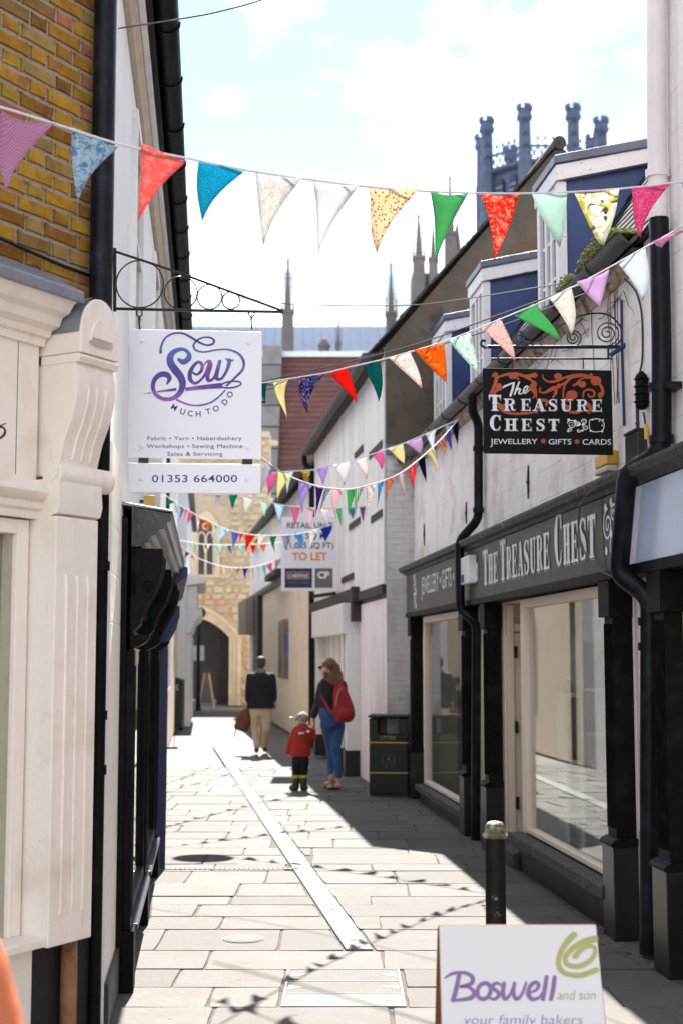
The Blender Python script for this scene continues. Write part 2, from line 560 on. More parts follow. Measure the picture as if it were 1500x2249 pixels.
for i, (a, b) in enumerate(((ya + 0.012, dv[0] - 0.008), (dv[0] + 0.008, dv[1] - 0.008), (dv[1] + 0.008, yb - 0.012))):
    pn = MB().box(W0, x0 + 0.015, x1 - 0.015, -b, -a, -0.03, 0.0015).build('infill_panel', tray if i == 0 else stone_mat, t)
    for xs, sgn in ((x0 + 0.02, 1), (x1 - 0.02, -1)):
        ym = (a + b) / 2
        m = MB(); q = [(xs, ym - 0.05), (xs, ym + 0.05), (xs + sgn * 0.09, ym)]
        m.ext([Vector((u, v, 0.0025)) for u, v in q], [Vector((u, v, 0.0005)) for u, v in q]); m.build('lifting_gusset', steel, pn)
g1 = gnd(655, 1909); g0 = gnd(322, 1909)
t = thing('slot_drain', 'narrow slotted metal drain crossing from the black shopfront to the channel', 'drain', (g0.x, g0.y, 0))
MB().box(W0, g0.x, g1.x, -g0.y - 0.03, -g0.y + 0.03, -0.02, 0.006).build('grating_frame', steel, t)
k = 0
m = MB()
xx = g0.x + 0.03
while xx < g1.x - 0.03:
    m.box(W0, xx, xx + 0.016, -g0.y - 0.02, -g0.y + 0.02, 0.0064, 0.0072); xx += 0.038
o = m.build('slots', dark, t); o['kind'] = 'stuff'
g = gnd(535, 2062)
t = thing('round_cover', 'small round metal cover let into a square pale slab', 'manhole cover', (g.x, g.y, 0))
MB().lathe((g.x, g.y, 0), [(0.105, -0.02), (0.105, 0.004), (0.098, 0.006), (0.001, 0.006)], 28).build('lid', stone_mat, t)
MB().lathe((g.x, g.y, 0), [(0.118, -0.02), (0.118, 0.003), (0.106, 0.003), (0.106, -0.02)], 28).build('ring', steel, t)

# ================================================================== LEFT: CORNER SHOP WITH BRICK ABOVE
L0 = Fr(-1.08, 6.30, 0.491, 0.871, -1)
cream = M('cream_paint', (0.87, 0.785, 0.695), 0.42, var=0.035, scale=3, bump=0.22, bscale=32, chip=(0.34, 0.23, 0.15), chips=(0.70, 0.72), chipscale=16, dirt=(0.70, 0.55, 0.43), dscale=2.6, damt=(0.52, 0.8), grain=.22, streak=(.74, .63, .55))
lead = M('lead_sheet', (0.20, 0.215, 0.25), 0.42, var=0.25, scale=5, bump=0.25, bscale=16, metal=0.3, dirt=(0.33, 0.34, 0.37), dscale=6)
blackpaint = M('black_paint', (0.0055, 0.005, 0.0055), 0.5, var=0.25, scale=12, bump=0.2, bscale=40, spec=0.08, chip=(0.16, 0.13, 0.11), chips=(0.70, 0.72), chipscale=22, dirt=(.016, .0145, .013), dscale=7, damt=(.5, .7))
blackpipe = M('black_pipe', (0.006, 0.007, 0.011), 0.36, var=0.3, scale=14, bump=0.15, bscale=50, spec=0.15, dirt=(0.022, 0.026, 0.036), dscale=8, damt=(0.5, 0.75))
mortar = M('brick_mortar', (0.42, 0.34, 0.26), 0.95, var=0.2, scale=60, bump=0.7, bscale=150)
def brick_material():
    m, nt, b = base('stock_brick')
    tcn = _n(nt, 'ShaderNodeTexCoord'); oi = _n(nt, 'ShaderNodeObjectInfo')
    sh = _n(nt, 'ShaderNodeVectorMath', operation='ADD')
    cx = _n(nt, 'ShaderNodeCombineXYZ')
    mu = _n(nt, 'ShaderNodeMath', operation='MULTIPLY'); mu.inputs[1].default_value = 37.0
    nt.links.new(oi.outputs['Random'], mu.inputs[0])
    for i in range(3):
        nt.links.new(mu.outputs[0], cx.inputs[i])
    nt.links.new(tcn.outputs['Object'], sh.inputs[0]); nt.links.new(cx.outputs[0], sh.inputs[1])
    v = sh.outputs[0]
    r = _n(nt, 'ShaderNodeValToRGB'); e = r.color_ramp; e.interpolation = 'CONSTANT'
    cols = [(0, (0.40, 0.19, 0.02)), (0.24, (0.47, 0.25, 0.025)), (0.44, (0.27, 0.12, 0.018)), (0.58, (0.36, 0.235, 0.07)), (0.74, (0.45, 0.17, 0.09)), (0.82, (0.34, 0.11, 0.065)), (0.87, (0.24, 0.14, 0.04)), (0.94, (0.44, 0.27, 0.04))]
    e.elements[0].position = 0; e.elements[0].color = cols[0][1] + (1,)
    e.elements[1].position = cols[1][0]; e.elements[1].color = cols[1][1] + (1,)
    for p, c in cols[2:]:
        q = e.elements.new(p); q.color = c + (1,)
    nt.links.new(oi.outputs['Random'], r.inputs[0])
    n1 = noise_node(nt, v, 9, 8, 0.7); n2 = noise_node(nt, v, 70, 6, 0.7); n3 = noise_node(nt, v, 5, 3)
    c = rgbmix(nt, ramp(nt, n3.outputs['Fac'], 0.60, 0.70), r.outputs['Color'], (0.36, 0.12, 0.06))
    c = rgbmix(nt, ramp(nt, n1.outputs['Fac'], 0.40, 0.64), c, rgbmix(nt, 1.0, c, (0.62, 0.56, 0.48), 'MULTIPLY'))
    c = rgbmix(nt, ramp(nt, n2.outputs['Fac'], 0.60, 0.72), c, (0.12, 0.075, 0.03))
    nt.links.new(c, b.inputs['Base Color']); b.inputs['Roughness'].default_value = 0.85; b.inputs['Specular IOR Level'].default_value = 0.2
    bp = _n(nt, 'ShaderNodeBump'); bp.inputs['Strength'].default_value = 0.6; bp.inputs['Distance'].default_value = 0.01
    nt.links.new(noise_node(nt, v, 55, 7, 0.65).outputs['Fac'], bp.inputs['Height']); nt.links.new(bp.outputs[0], b.inputs['Normal'])
    return m
brick_mat = brick_material()
shop = thing('corner_shop', 'corner shop with cream painted shopfront below yellow and red brickwork', 'building', L0.p(0, 0, 0))
MB().box(L0, -4.5, 0.0, -0.3, -0.007, 3.05, 7.2).build('wall', mortar, shop)
zc = 3.06
bvar = {}
rb = random.Random(3)
def brick_mesh(kind, i):
    L, Hh, D = (0.215 if kind == 's' else 0.1025), 0.065, 0.06
    q = random.Random(i * 13 + len(kind) + (1 if kind == 's' else 50))
    def J(a): return q.uniform(-a, a)
    m = MB(); c = 0.005
    pts = []
    for (sx, sz) in ((-1, -1), (1, -1), (1, 1), (-1, 1)):
        cx, cz = sx * L / 2, sz * Hh / 2
        pts += ([(cx - sx * c * q.uniform(.6, 2), cz), (cx, cz - sz * c * q.uniform(.6, 2))] if sx * sz > 0 else [(cx, cz - sz * c * q.uniform(.6, 2)), (cx - sx * c * q.uniform(.6, 2), cz)])
    out = []
    for (px_, pz_) in pts:
        out.append((px_ + J(.0018), pz_ + J(.0018)))
    f0 = [Vector((x_ * 0.965, -0.004 + J(0.0012), z_ * 0.93)) for x_, z_ in out]
    f1 = [Vector((x_, 0.0, z_)) for x_, z_ in out]
    f2 = [Vector((x_, D, z_)) for x_, z_ in out]
    n = len(out)
    m.add(f0 + f1 + f2, [tuple(range(n))] + [(i, n + i, n + (i + 1) % n, (i + 1) % n) for i in range(n)] + [(n + i, 2 * n + i, 2 * n + (i + 1) % n, n + (i + 1) % n) for i in range(n)])
    me = m.mesh('brick'); me.materials.append(brick_mat)
    return me
BV = {k: [brick_mesh(k, i) for i in range(5)] for k in 'sh'}
row = 0
while zc < 4.95:
    u = -0.012
    if row % 2:                                            # closer brick at the corner so that the bond is broken
        inst('brick', rb.choice(BV['h']), L0.p(u - .023, -0.0015, zc + 0.0375), L0.rz, shop, (.45, 1, 1))
        u -= 0.056
    seq = ['s', 'h'] if row % 2 == 0 else ['h', 's']
    first = True
    i = 0
    while u > -1.32:
        kd = seq[i % 2]; i += 1
        L = 0.215 if kd == 's' else 0.1025
        c = u - L / 2
        inst('brick', rb.choice(BV[kd]), L0.p(c, -0.0015 + rb.uniform(-0.002, 0.002), zc + 0.0375), L0.rz, shop)
        u -= L + 0.010
        first = False
    zc += 0.075; row += 1
# shopfront
zcor_b, zcor_t = L0.hit(50, 745, .09)[1], L0.hit(165, 722, .27)[1]
OF, OP, OC = 0.08, 0.21, 0.27                             # fascia, pilaster and cornice planes
uPL, uPR = L0.hit(120, 1400, OP)[0], L0.hit(213, 1400, OP)[0]
zfb = L0.hit(60, 1072, OF)[1]
MB().box(L0, -4.5, -0.02, -0.3, -0.008, -0.02, 3.05).build('wall', cream, shop)
MB().box(L0, -4.5, uPL + 0.02, -0.006, OF, zfb - 0.02, zcor_b + 0.05).build('fascia_board', cream, shop)
seam = L0.hit(38, 900, OF)[0]
MB().box(L0, seam - 0.0015, seam + 0.0015, OF, OF + 0.001, zfb + 0.05, zcor_b).build('board_joint', dark, shop)
prof = [(0.0, 0.0), (0.02, 0.0), (0.03, 0.03), (0.05, 0.035), (0.06, 0.06), (0.10, 0.075), (0.115, 0.11), (0.15, 0.125), (0.175, 0.16), (0.19, 0.165), (0.19, 0.20), (0.0, 0.22)]
zc0 = zcor_b - 0.01
co = MB().oz(L0, [(OF + a, zc0 + b) for a, b in prof], -4.5, uPL + 0.03).build('cornice', cream, shop)
fl = MB().oz(L0, [(OF + 0.205, zc0 + 0.165), (OF + 0.205, zc0 + 0.215), (0.004, zc0 + 0.36), (0.004, zc0 + 0.34), (OF + 0.15, zc0 + 0.19)], -4.5, uPL + 0.06)
fl.build('lead_flashing', lead, co, bevel=0.006)
m = MB()
for uu in (-1.5, -0.98, -0.62):
    m.box(L0, uu, uu + 0.006, 0.006, OF + 0.208, zc0 + 0.2, zc0 + 0.2)
cab = MB().tube([L0.p(-4.5, 0.025, zc0 + 0.44), L0.p(-0.9, 0.025, zc0 + 0.435), L0.p(-0.3, 0.03, zc0 + 0.40), L0.p(-0.12, 0.03, zc0 + 0.40)], 0.008, 6)
cab.build('cable', blackpipe, shop, smooth=True)
# architrave moulding under the fascia
prof = [(0, 0), (0.03, 0.0), (0.035, 0.02), (0.03, 0.03), (0.05, 0.04), (0.055, 0.06), (0.045, 0.07), (0.07, 0.08), (0.085, 0.105), (0.07, 0.13), (0, 0.14)]
MB().oz(L0, [(OF - 0.002 + a, zfb - 0.125 + b) for a, b in prof], -4.5, uPL + 0.015).build('moulding', cream, shop, smooth=True)
# pilaster with flutes cut by raised edges
zpb = L0.hit(120, 2080, OP)[1]
znk = L0.hit(150, 1135, OP)[1]
pil = MB().box(L0, uPL, uPR, -0.006, OP, zpb, znk).build('pilaster', cream, shop, bevel=0.006)
wP = uPR - uPL
for f in (0.25, 0.5, 0.75):
    uc = uPL + wP * f
    MB().tube([L0.p(uc, OP - 0.001, zpb + 0.12), L0.p(uc, OP + 0.004, zpb + 0.16), L0.p(uc, OP + 0.004, znk - 0.28), L0.p(uc, OP - 0.001, znk - 0.24)], 0.0085, 6).build('flute', cream, pil, smooth=True)
# console bracket: block with arched top, S-shaped body, roll and neck
zT = L0.hit(220, 660, 0.27)[1]; zA = L0.hit(180, 775, 0.27)[1]; zS1 = L0.hit(178, 850, .26)[1]; zR = L0.hit(185, 1035, .24)[1]
uCL, uCR = L0.hit(178, 760, 0.285)[0], L0.hit(262, 780, 0.285)[0]
uc = (uCL + uCR) / 2; hw = (uCR - uCL) / 2
con = MB()
rings = [[], []]
arch = []
zsp = zA + (zT - zA) * 0.35
for k in range(13):
    a = math.pi * k / 12
    arch.append((uc + hw * math.cos(a), zsp + (zT - zsp) * math.sin(a)))
poly = [(uCL, zA)] + [(uCR, zA)] + arch
con.uz(L0, [(uCR, zA)] + arch + [(uCL, zA)], 0.06, 0.285)
con = con.build('console_block', cream, shop, bevel=0.004)
inner = [(uc + hw * .55 * math.cos(math.pi * k / 12), zsp - 0.03 + (zT - zsp) * 0.62 * math.sin(math.pi * k / 12)) for k in range(13)]
MB().uz(L0, [(uc + hw * .55, zA + .07)] + inner + [(uc - hw * .55, zA + .07)], 0.284, 0.297).build('raised_panel', cream, con, bevel=0.005)
m = MB(); rg0, rg1 = [], []
for k in range(13):
    a = math.pi * k / 12
    rg0.append((uc + (hw + .004) * math.cos(a), zsp + (zT - zsp + .004) * math.sin(a)))
for i in range(12):
    (a, b), (c, d) = rg0[i], rg0[i + 1]
    m.add([L0.p(a, -.004, b), L0.p(c, -.004, d), L0.p(c, .278, d), L0.p(a, .278, b)], [(0, 1, 2, 3)])
    m.add([L0.p(a, -.004, b + .006), L0.p(c, -.004, d + .006), L0.p(c, .278, d + .006), L0.p(a, .278, b + .006)], [(0, 1, 2, 3)])
m.build('lead_cap', lead, con)
MB().uz(L0, [L0.hit(*q_, .012) for q_ in ((88, 700), (88, 612), (185, 648), (185, 700))], 0.008, 0.013).build('flashing_sheet', M('new_lead', (0.45, 0.46, 0.50), 0.4, var=0.1, metal=0.3), con)
MB().oz(L0, [(0.08, zA - .004), (0.278, zA - .004), (0.29, zA - .018), (0.278, zA - .04), (0.08, zA - .04)], uCL - .004, uCR - .002).build('bead', cream, con, smooth=True)
zb1 = zA - .04
body = [(0.06, zb1), (0.262, zb1), (0.275, zb1 - .08), (0.268, zb1 - .16), (0.245, zb1 - .24), (0.215, zb1 - .31), (0.195, zb1 - .38), (0.188, zR + .03), (0.188, zR - .02), (0.06, zR - .02)]
bp = [Vector((a, b, 0)) for a, b in body]
sm = cr_spline(bp[1:-1], 5)
poly = [(0.06, zb1)] + [(v.x, v.y) for v in sm] + [(0.06, zR - .02)]
cb = MB().oz(L0, poly, uCL, uCR - .01).build('console_body', cream, shop, smooth=True)
for f in (0.28, 0.5, 0.72):
    uu = uCL + (uCR - uCL) * f
    MB().tube([L0.p(uu, v.x + .0015, v.y) for v in sm[6:-8]], 0.007, 6).build('flute', cream, cb, smooth=True)
# horizontal roll with end disc
uRL, uRR = L0.hit(128, 1035, .2)[0], L0.hit(246, 1045, .2)[0]
def rollm(u0, u1, r):
    m = MB()
    m.loft([[L0.p(u, 0.17 + r * math.cos(a), zR - .02 + r * math.sin(a)) for a in [2 * math.pi * k / 20 for k in range(20)]] for u in (u0, u1)])
    return m
rl = rollm(uRL, uRR, 0.052).build('roll', cream, shop, smooth=True)
rollm(uRL - .012, uRL - .0005, 0.03).build('end_button', cream, rl, smooth=True)
nb = zR - .02
pts = [(0.05, nb - .02), (OP + .002, nb - .02), (OP + .01, znk + .05), (OP - .0, znk + .012), (OP - .04, znk), (0.05, znk)]
MB().oz(L0, pts, uPL + .005, uPR + .012).build('neck_block', cream, shop, smooth=True)
# window, sill, stall riser
uW = L0.hit(56, 1500, 0.07)[0]
m = MB(); zsill = L0.hit(60, 2055, .1)[1]
wf = MB().box(L0, uW - .07, uW, 0.0, .075, zsill, zfb - .13).box(L0, -4.4, uW - .07, 0.0, .075, zfb - .19, zfb - .13).build('window_frame', cream, shop, bevel=.004)
MB().box(L0, uW, uPL + .002, -.004, .045, zsill, zfb - .13).build('jamb', cream, shop)
MB().box(L0, uW - .095, uW - .07, 0.0, .05, zsill, zfb - .19).build('glazing_bar', M('beige_frame', (0.40, 0.36, 0.27), .5), wf)
MB().box(L0, -4.4, uW - .095, 0.012, .018, zsill, zfb - .19).build('pane', GLASS, wf)
MB().box(L0, -4.4, uPL + .0, .0, .20, zsill - .035, zsill).build('sill', cream, shop, bevel=.006)
uR0 = L0.hit(70, 2150, .12)[0]
MB().box(L0, -4.4, uR0, .0, .12, -.02, zsill - .036).build('stall_riser', cream, shop)
MB().box(L0, uR0, -.03, -.005, .05, -.02, zpb - .003).build('recess', M('black_riser', (.012, .012, .013), .5), shop)
# pipes at the corner
up, ot = L0.hit(229, 250, .07)[0], .07
MB().tube([L0.p(up, ot, z_) for z_ in (zT - .25, 3.6, 4.5, 7.0)], .052, 14).build('drainpipe', blackpipe, shop, smooth=True)
u2 = L0.hit(219, 1500, .06)[0]
dp = MB().tube([L0.p(u2, .06, z_) for z_ in (zT - .3, 2.0, 1.0, 0.0)], .03, 12).build('waste_pipe', blackpaint, shop, smooth=True)
for py in (1243, 1570, 1690):
    zz = L0.hit(225, py, .06)[1]
    MB().tube([L0.p(u2, .06, zz - .02), L0.p(u2, .06, zz + .02)], .038, 12).build('collar', blackpaint, dp, smooth=True)
u3 = L0.hit(160, 2150, .10)[0]
MB().tube([L0.p(u3, .08, zpb), L0.p(u3, .08, .3), L0.p(u3, .08, -.02)], [.034, .036, .034], 12).build('clay_pipe', M('clay_pipe', (.30, .14, .07), .8, var=.3, scale=14, bump=.4, dirt=(.05, .04, .03), dscale=9), shop, smooth=True)
# handwritten letter at the end of the fascia script
fi = Ink(lambda x, y, l: L0.p(L0.hit(x, y, OF)[0], OF + l, L0.hit(x, y, OF)[1]))
fi.rib([(-14, 966), (-4, 964), (8, 957), (12, 946), (6, 938), (-2, 940), (4, 934), (14, 930)], [3, 5, 6, 5, 4, 4, 3, 2])
fi.build('lettering', ink('maroon_ink', (.08, .02, .03)), shop)

# ================================================================== LEFT LANE SIDE: WHITE RENDERED HOUSE WITH BLACK SHOPFRONT
L1 = Fr(-0.436 - 0.094 * 6.4, 6.4, -0.094, 1, -1)
limewash = M('lime_render', (0.84, 0.80, 0.73), 0.75, var=0.05, scale=2.5, bump=0.45, bscale=14, brick=(R(90), 0, R(90)), dirt=(0.55, 0.50, 0.42), dscale=1.3, damt=(0.56, 0.85))
white_up = M('white_render', (0.80, 0.79, 0.79), 0.7, streak=(.66, .63, .60), var=0.04, scale=2, bump=0.25, bscale=30, dirt=(0.55, 0.5, 0.45), dscale=2.0, damt=(0.6, 0.85))
UL1 = 8.6
house = thing('rendered_house', 'white rendered house with black shopfront beyond the corner shop', 'building', L1.p(0, 0, 0))
zE = 5.05
MB().box(L1, 0.0, 4.75, -3.0, 0.0, 0.0, 2.62).build('wall', limewash, house)
MB().box(L1, -0.03, UL1 + .02, -3.0, -0.012, 2.62, zE).build('upper_wall', white_up, house)
MB().box(L1, 0.0, 0.9, 0.001, 0.02, -0.02, 0.22).build('plinth', M('tar_plinth', (.05, .045, .042), .6, var=.4, scale=12, bump=.5, bscale=40, dirt=(.2, .18, .15), dscale=9), house)
# eaves: corbelled brick course, fascia board and gutter
tan = M('weathered_eaves', (0.52, 0.42, 0.32), .85, var=.2, scale=10, bump=.6, bscale=30, chip=(.1, .07, .05), chips=(.66, .7), chipscale=20)
MB().oz(L1, [(-.012, zE - .16), (.02, zE - .16), (.05, zE - .08), (.05, zE), (-.012, zE)], 0.0, UL1).build('corbel', tan, house)
MB().oz(L1, [(.052, zE - .06), (.085, zE - .06), (.085, zE + .06), (.052, zE + .06)], -.02, UL1).build('eaves_board', white_up, house)
MB().oz(L1, [(.09, zE - .02), (.12, zE - .02), (.12, zE + .08), (.09, zE + .08)], -.03, UL1).build('fascia_strip', blackpaint, house)
go = .185
gut = MB()
rr = []
for k in range(11):
    a = math.pi + math.pi * k / 10
    rr.append((go + .065 * math.cos(a), zE + .075 + .065 * math.sin(a)))
gut.oz(L1, rr + [(go + .058, zE + .075), (go, zE + .02), (go - .058, zE + .075)], -.04, UL1)
gu = gut.build('gutter', blackpaint, house, smooth=True)
uu = .35
while uu < UL1:
    m = MB(); q = []
    for k in range(11):
        a = math.pi + math.pi * k / 10
        q.append((go + .074 * math.cos(a), zE + .075 + .074 * math.sin(a)))
    m.oz(L1, q, uu, uu + .03); m.build('gutter_bracket', blackpaint, gu, smooth=True); uu += .75
rf = MB().oz(L1, [(.16, zE + .09), (-1.5, zE + 1.7), (-3.0, zE + .09), (-3.0, zE + .03), (-1.5, zE + 1.6), (.16, zE + .05)], -.03, UL1).build('roof', M('dark_slate', (.045, .047, .055), .6, var=.25, scale=8, bump=.4, bscale=20), house)
# sash window seen edge-on, high up
for ua in (1.35, 4.2):
    wn = MB().box(L1, ua, ua + .95, -.02, .025, 3.35, 3.43).box(L1, ua, ua + .06, -.02, .022, 3.43, 4.65).box(L1, ua + .89, ua + .95, -.02, .022, 3.43, 4.65).box(L1, ua, ua + .95, -.02, .022, 4.65, 4.72).build('window_frame', white_up, house, bevel=.004)
    MB().box(L1, ua + .06, ua + .89, -.011, -.006, 3.43, 4.65).build('pane', glass('upper_pane', (.4, .45, .5)), wn)
    MB().box(L1, ua + .06, ua + .89, -.011, .012, 4.02, 4.06).build('sash_bar', white_up, wn)
# black shopfront
u0s, u1s = .78, 4.55
zk = 2.30
OB = .20
bs = MB().box(L1, u0s, u1s, .0, .03, 0.0, 2.35).build('shopfront_panel', blackpaint, house)
MB().box(L1, u0s, u1s + .1, .05, .075, 1.95, 2.28).build('fascia_board', blackpaint, house)
prof = [(0, 0), (.045, 0), (.06, .02), (.085, .03), (.095, .05), (.12, .06), (.135, .085), (.165, .09), (.175, .12), (.195, .125), (.20, .165), (.0, .20)]
gloss = M('gloss_black', (.010, .009, .009), .3, var=.4, scale=16, bump=.2, bscale=24, spec=.45, chip=(.25, .21, .18), chips=(.70, .72), chipscale=22)
MB().oz(L1, [(.05 + a, 2.20 + b) for a, b in prof], u0s - .02, u1s + .2).build('cornice', gloss, house)
MB().oz(L1, [(.255, 2.372), (.255, 2.384), (-.02, 2.43), (-.02, 2.412)], u0s - .03, u1s + .2).build('lead_flashing', lead, house, bevel=.004)
WC = .22
def black_console(ub):
    # block end with an S-shaped profile and fluted front
    pr = [(.05, 2.19), (.205, 2.19), (.208, 2.13), (.195, 2.05), (.165, 1.97), (.13, 1.91), (.105, 1.85), (.10, 1.81), (.05, 1.78)]
    c = cr_spline([(a, b, 0) for a, b in pr[1:-1]], 4)
    ob = MB().oz(L1, [(.05, 2.19)] + [(v.x, v.y) for v in c] + [(.05, 1.76)], ub, ub + WC).build('console_bracket', blackpaint, house, smooth=True)
    for f in (.2, .5, .8):
        MB().tube([L1.p(ub + WC * f, v.x + .001, v.y) for v in c[3:-3]], .011, 6).build('flute', gloss, ob, smooth=True)
    m = MB()
    for k in range(22):
        pass
    sp = [(.135 + (.034 - .0013 * k) * math.cos(k * .55), 2.0 + (.034 - .0013 * k) * math.sin(k * .55)) for k in range(22)]
    MB().tube([L1.p(ub - .004, a, b) for a, b in sp], .006, 5).build('scroll', blackpaint, ob, smooth=True)
    MB().oz(L1, [(.05, 1.755), (.15, 1.755), (.13, 1.72), (.10, 1.70), (.05, 1.68)], ub - .01, ub + .18).build('console_foot', blackpaint, ob)
for ub in (u0s + .0, 2.55, u1s - .1):
    black_console(ub)
    pl = MB().box(L1, ub + .01, ub + .16, .03, .07, .3, 1.68).build('pilaster', blackpaint, house, bevel=.004)
    MB().box(L1, ub - .005, ub + .175, .03, .09, 0.0, .30).build('pilaster_base', blackpaint, pl, bevel=.005)
    for f in (.045, .085, .125):
        MB().tube([L1.p(ub + f, .071, .36), L1.p(ub + f, .071, 1.6)], .006, 5).build('reeding', blackpaint, pl, smooth=True)
for a, b in ((u0s + .19, 2.54), (2.75, u1s - .12)):
    wn = MB().box(L1, a, b, .03, .06, .30, .37).box(L1, a, b, .03, .06, 1.86, 1.94).box(L1, a, a + .05, .03, .058, .37, 1.86).box(L1, b - .05, b, .03, .058, .37, 1.86).build('window_frame', blackpaint, house, bevel=.004)
    MB().box(L1, a + .05, b - .05, .035, .04, .37, 1.86).build('pane', GLASS, wn)
    MB().box(L1, a, b, .03, .10, .27, .30).build('sill', M('slate_sill', (.03, .035, .05), .3), wn, bevel=.004)
# alarm box and a card by the upper wall
# ---- further left: blue shopfront, cream house
L2 = Fr(*(lambda v: (v.x, v.y))(L1.p(4.78, .02, 0)), -0.120, 1, -1)
bluep = M('navy_paint', (.012, .025, .085), .35, var=.25, scale=10, bump=.15, chip=(.25, .22, .2), chips=(.7, .72))
blue = thing('blue_shop', 'house with a dark blue shopfront past the black one', 'building', L2.p(0, 0, 0))
MB().box(L2, 0.0, 10, -3.5, -.02, 0, 2.6).build('wall', white_up, blue)
MB().box(L2, 3.85, 10, -3.5, -.03, 2.6, 4.9).build('upper_wall', white_up, blue)
MB().oz(L2, [(.1, 4.9), (-1.7, 6.5), (-3.5, 4.9)], 3.9, 10).build('roof', MATS['dark_slate'], blue)
MB().box(L2, .05, 4.6, -.02, .06, 0, 2.3).build('shopfront_panel', bluep, blue)
MB().oz(L2, [(.06, 2.05), (.10, 2.05), (.16, 2.2), (.26, 2.28), (.26, 2.34), (.06, 2.42)], .0, 4.7).build('cornice', bluep, blue)
for ub in (.05, 2.2, 4.4):
    ob = MB().oz(L2, [(.06, 2.04), (.2, 2.04), (.2, 1.95), (.12, 1.8), (.06, 1.7)], ub, ub + .18).build('console_bracket', bluep, blue)
    MB().box(L2, ub + .02, ub + .16, .06, .11, 0, 1.7).build('pilaster', bluep, blue)
for a, b in ((.3, 2.15), (2.45, 4.3)):
    f = MB().box(L2, a, b, .06, .085, .4, .48).box(L2, a, b, .06, .085, 1.85, 1.92).box(L2, a, a + .05, .06, .085, .48, 1.85).box(L2, b - .05, b, .06, .085, .48, 1.85).build('window_frame', bluep, blue)
    MB().box(L2, a + .05, b - .05, .064, .069, .48, 1.85).build('pane', GLASS, f)
L3 = Fr(*(lambda v: (v.x, v.y))(L2.p(10, -.02, 0)), -0.094, 1, -1)
cream3 = M('cream_render', (.76, .66, .54), .8, var=.06, scale=2, bump=.25, bscale=20, dirt=(.55, .45, .33), dscale=1.5, damt=(.55, .8))
ch = thing('cream_house', 'cream rendered house at the far left of the lane behind the green bins', 'building', L3.p(0, 0, 0))
MB().box(L3, 0, 12, -3.5, 0, 0, 4.0).build('wall', cream3, ch)
MB().box(L3, 0, 12, -3.5, -.01, 4.0, 6.6).build('upper_wall', white_up, ch)
MB().oz(L3, [(.15, 6.6), (-1.7, 8.2), (-3.5, 6.6)], 0, 12).build('roof', MATS['dark_slate'], ch)
MB().box(L3, -.02, .0, .0, .0, 0, 0)
for ub in (3.2, 4.4):
    wf = MB().box(L3, ub, ub + .9, .0, .03, 1.0, 1.08).box(L3, ub, ub + .9, .0, .03, 2.4, 2.5).box(L3, ub, ub + .08, .0, .03, 1.08, 2.4).box(L3, ub + .82, ub + .9, .0, .03, 1.08, 2.4).build('window_frame', white_up, ch)
    MB().box(L3, ub + .08, ub + .82, .003, .008, 1.08, 2.4).build('pane', glass('dim_pane', (.3, .32, .3)), wf)
pp = L3.h3(386, 1300, .06)
MB().tube([L3.p(.25, .07, z) for z in (0, 3, 6.6)], .045, 8).build('drainpipe', M('black_iron', (.015, .02, .02), .4), ch, smooth=True)
L4 = Fr(*(lambda v: (v.x, v.y))(L3.p(12, .2, 0)), -0.094, 1, -1)
wt = thing('white_shop', 'white shop with projecting white fascia and green window beside the stone gate', 'building', L4.p(0, 0, 0))
MB().box(L4, 0, 12.5, -3.5, 0, 0, 5.6).build('wall', white_up, wt)
MB().oz(L4, [(.15, 5.6), (-1.7, 7.2), (-3.5, 5.6)], 0, 12.5).build('roof', MATS['dark_slate'], wt)
wpaint = M('white_paint', (.78, .77, .75), .5, var=.04, bump=.1)
MB().box(L4, .6, 6.5, .0, .25, 2.75, 3.3).build('fascia_board', wpaint, wt, bevel=.01)
MB().oz(L4, [(0, 3.3), (.42, 3.36), (.46, 3.44), (.46, 3.5), (0, 3.58)], .5, 6.6).build('cornice', wpaint, wt)
for ub in (.6, 3.4, 6.2):
    MB().oz(L4, [(0, 2.75), (.38, 2.75), (.36, 2.6), (.2, 2.45), (.12, 2.2), (0, 2.15)], ub, ub + .3).build('console_bracket', wpaint, wt)
    MB().box(L4, ub + .03, ub + .27, .0, .12, 0, 2.15).build('pilaster', wpaint, wt)
for a, b in ((.95, 3.35), (3.75, 6.15)):
    f = MB().box(L4, a, b, 0, .05, .5, .6).box(L4, a, a + .1, 0, .05, .6, 2.3).box(L4, b - .1, b, 0, .05, .6, 2.3).box(L4, a, b, 0, .05, 2.3, 2.4).build('window_frame', M('sage_paint', (.30, .32, .20), .5), wt)
    MB().box(L4, a + .1, b - .1, .01, .016, .6, 2.3).build('pane', GLASS, f)

# ================================================================== RIGHT: TREASURE CHEST SHOP
B1 = Fr(1.652, 8.0, -0.095, 1, 1)                          # o = 0 is the face of the pilasters
whitebrick = M('white_painted_brick', (.78, .72, .715), .7, streak=(.60, .54, .50), var=.05, scale=2.5, bump=.5, bscale=18, brick=(R(90), 0, R(90)), dirt=(.52, .45, .40), dscale=1.6, damt=(.58, .85), chip=(.35, .22, .15), chips=(.73, .75), chipscale=9)
whitewall = M('white_wall', (.80, .745, .74), .7, streak=(.64, .57, .53), var=.05, scale=2.0, bump=.6, bscale=13, brick=(R(90), 0, R(90)), dirt=(.50, .41, .35), dscale=2.2, damt=(.50, .74), chip=(.40, .27, .19), chips=(.70, .73), chipscale=7)
fasc = M('fascia_charcoal', (.030, .026, .029), .45, var=.10, scale=3, bump=.05, dirt=(.055, .05, .05), dscale=3, damt=(.45, .75))
frame_cream = M('frame_cream', (.78, .65, .53), .45, grain=.2, var=.04, scale=3, bump=.06, chip=(.3, .25, .2), chips=(.74, .75), chipscale=18)
tshop = thing('gift_shop', 'white brick gift shop with charcoal fascia, black pilasters and three dormers', 'building', B1.p(0, 0, 0))
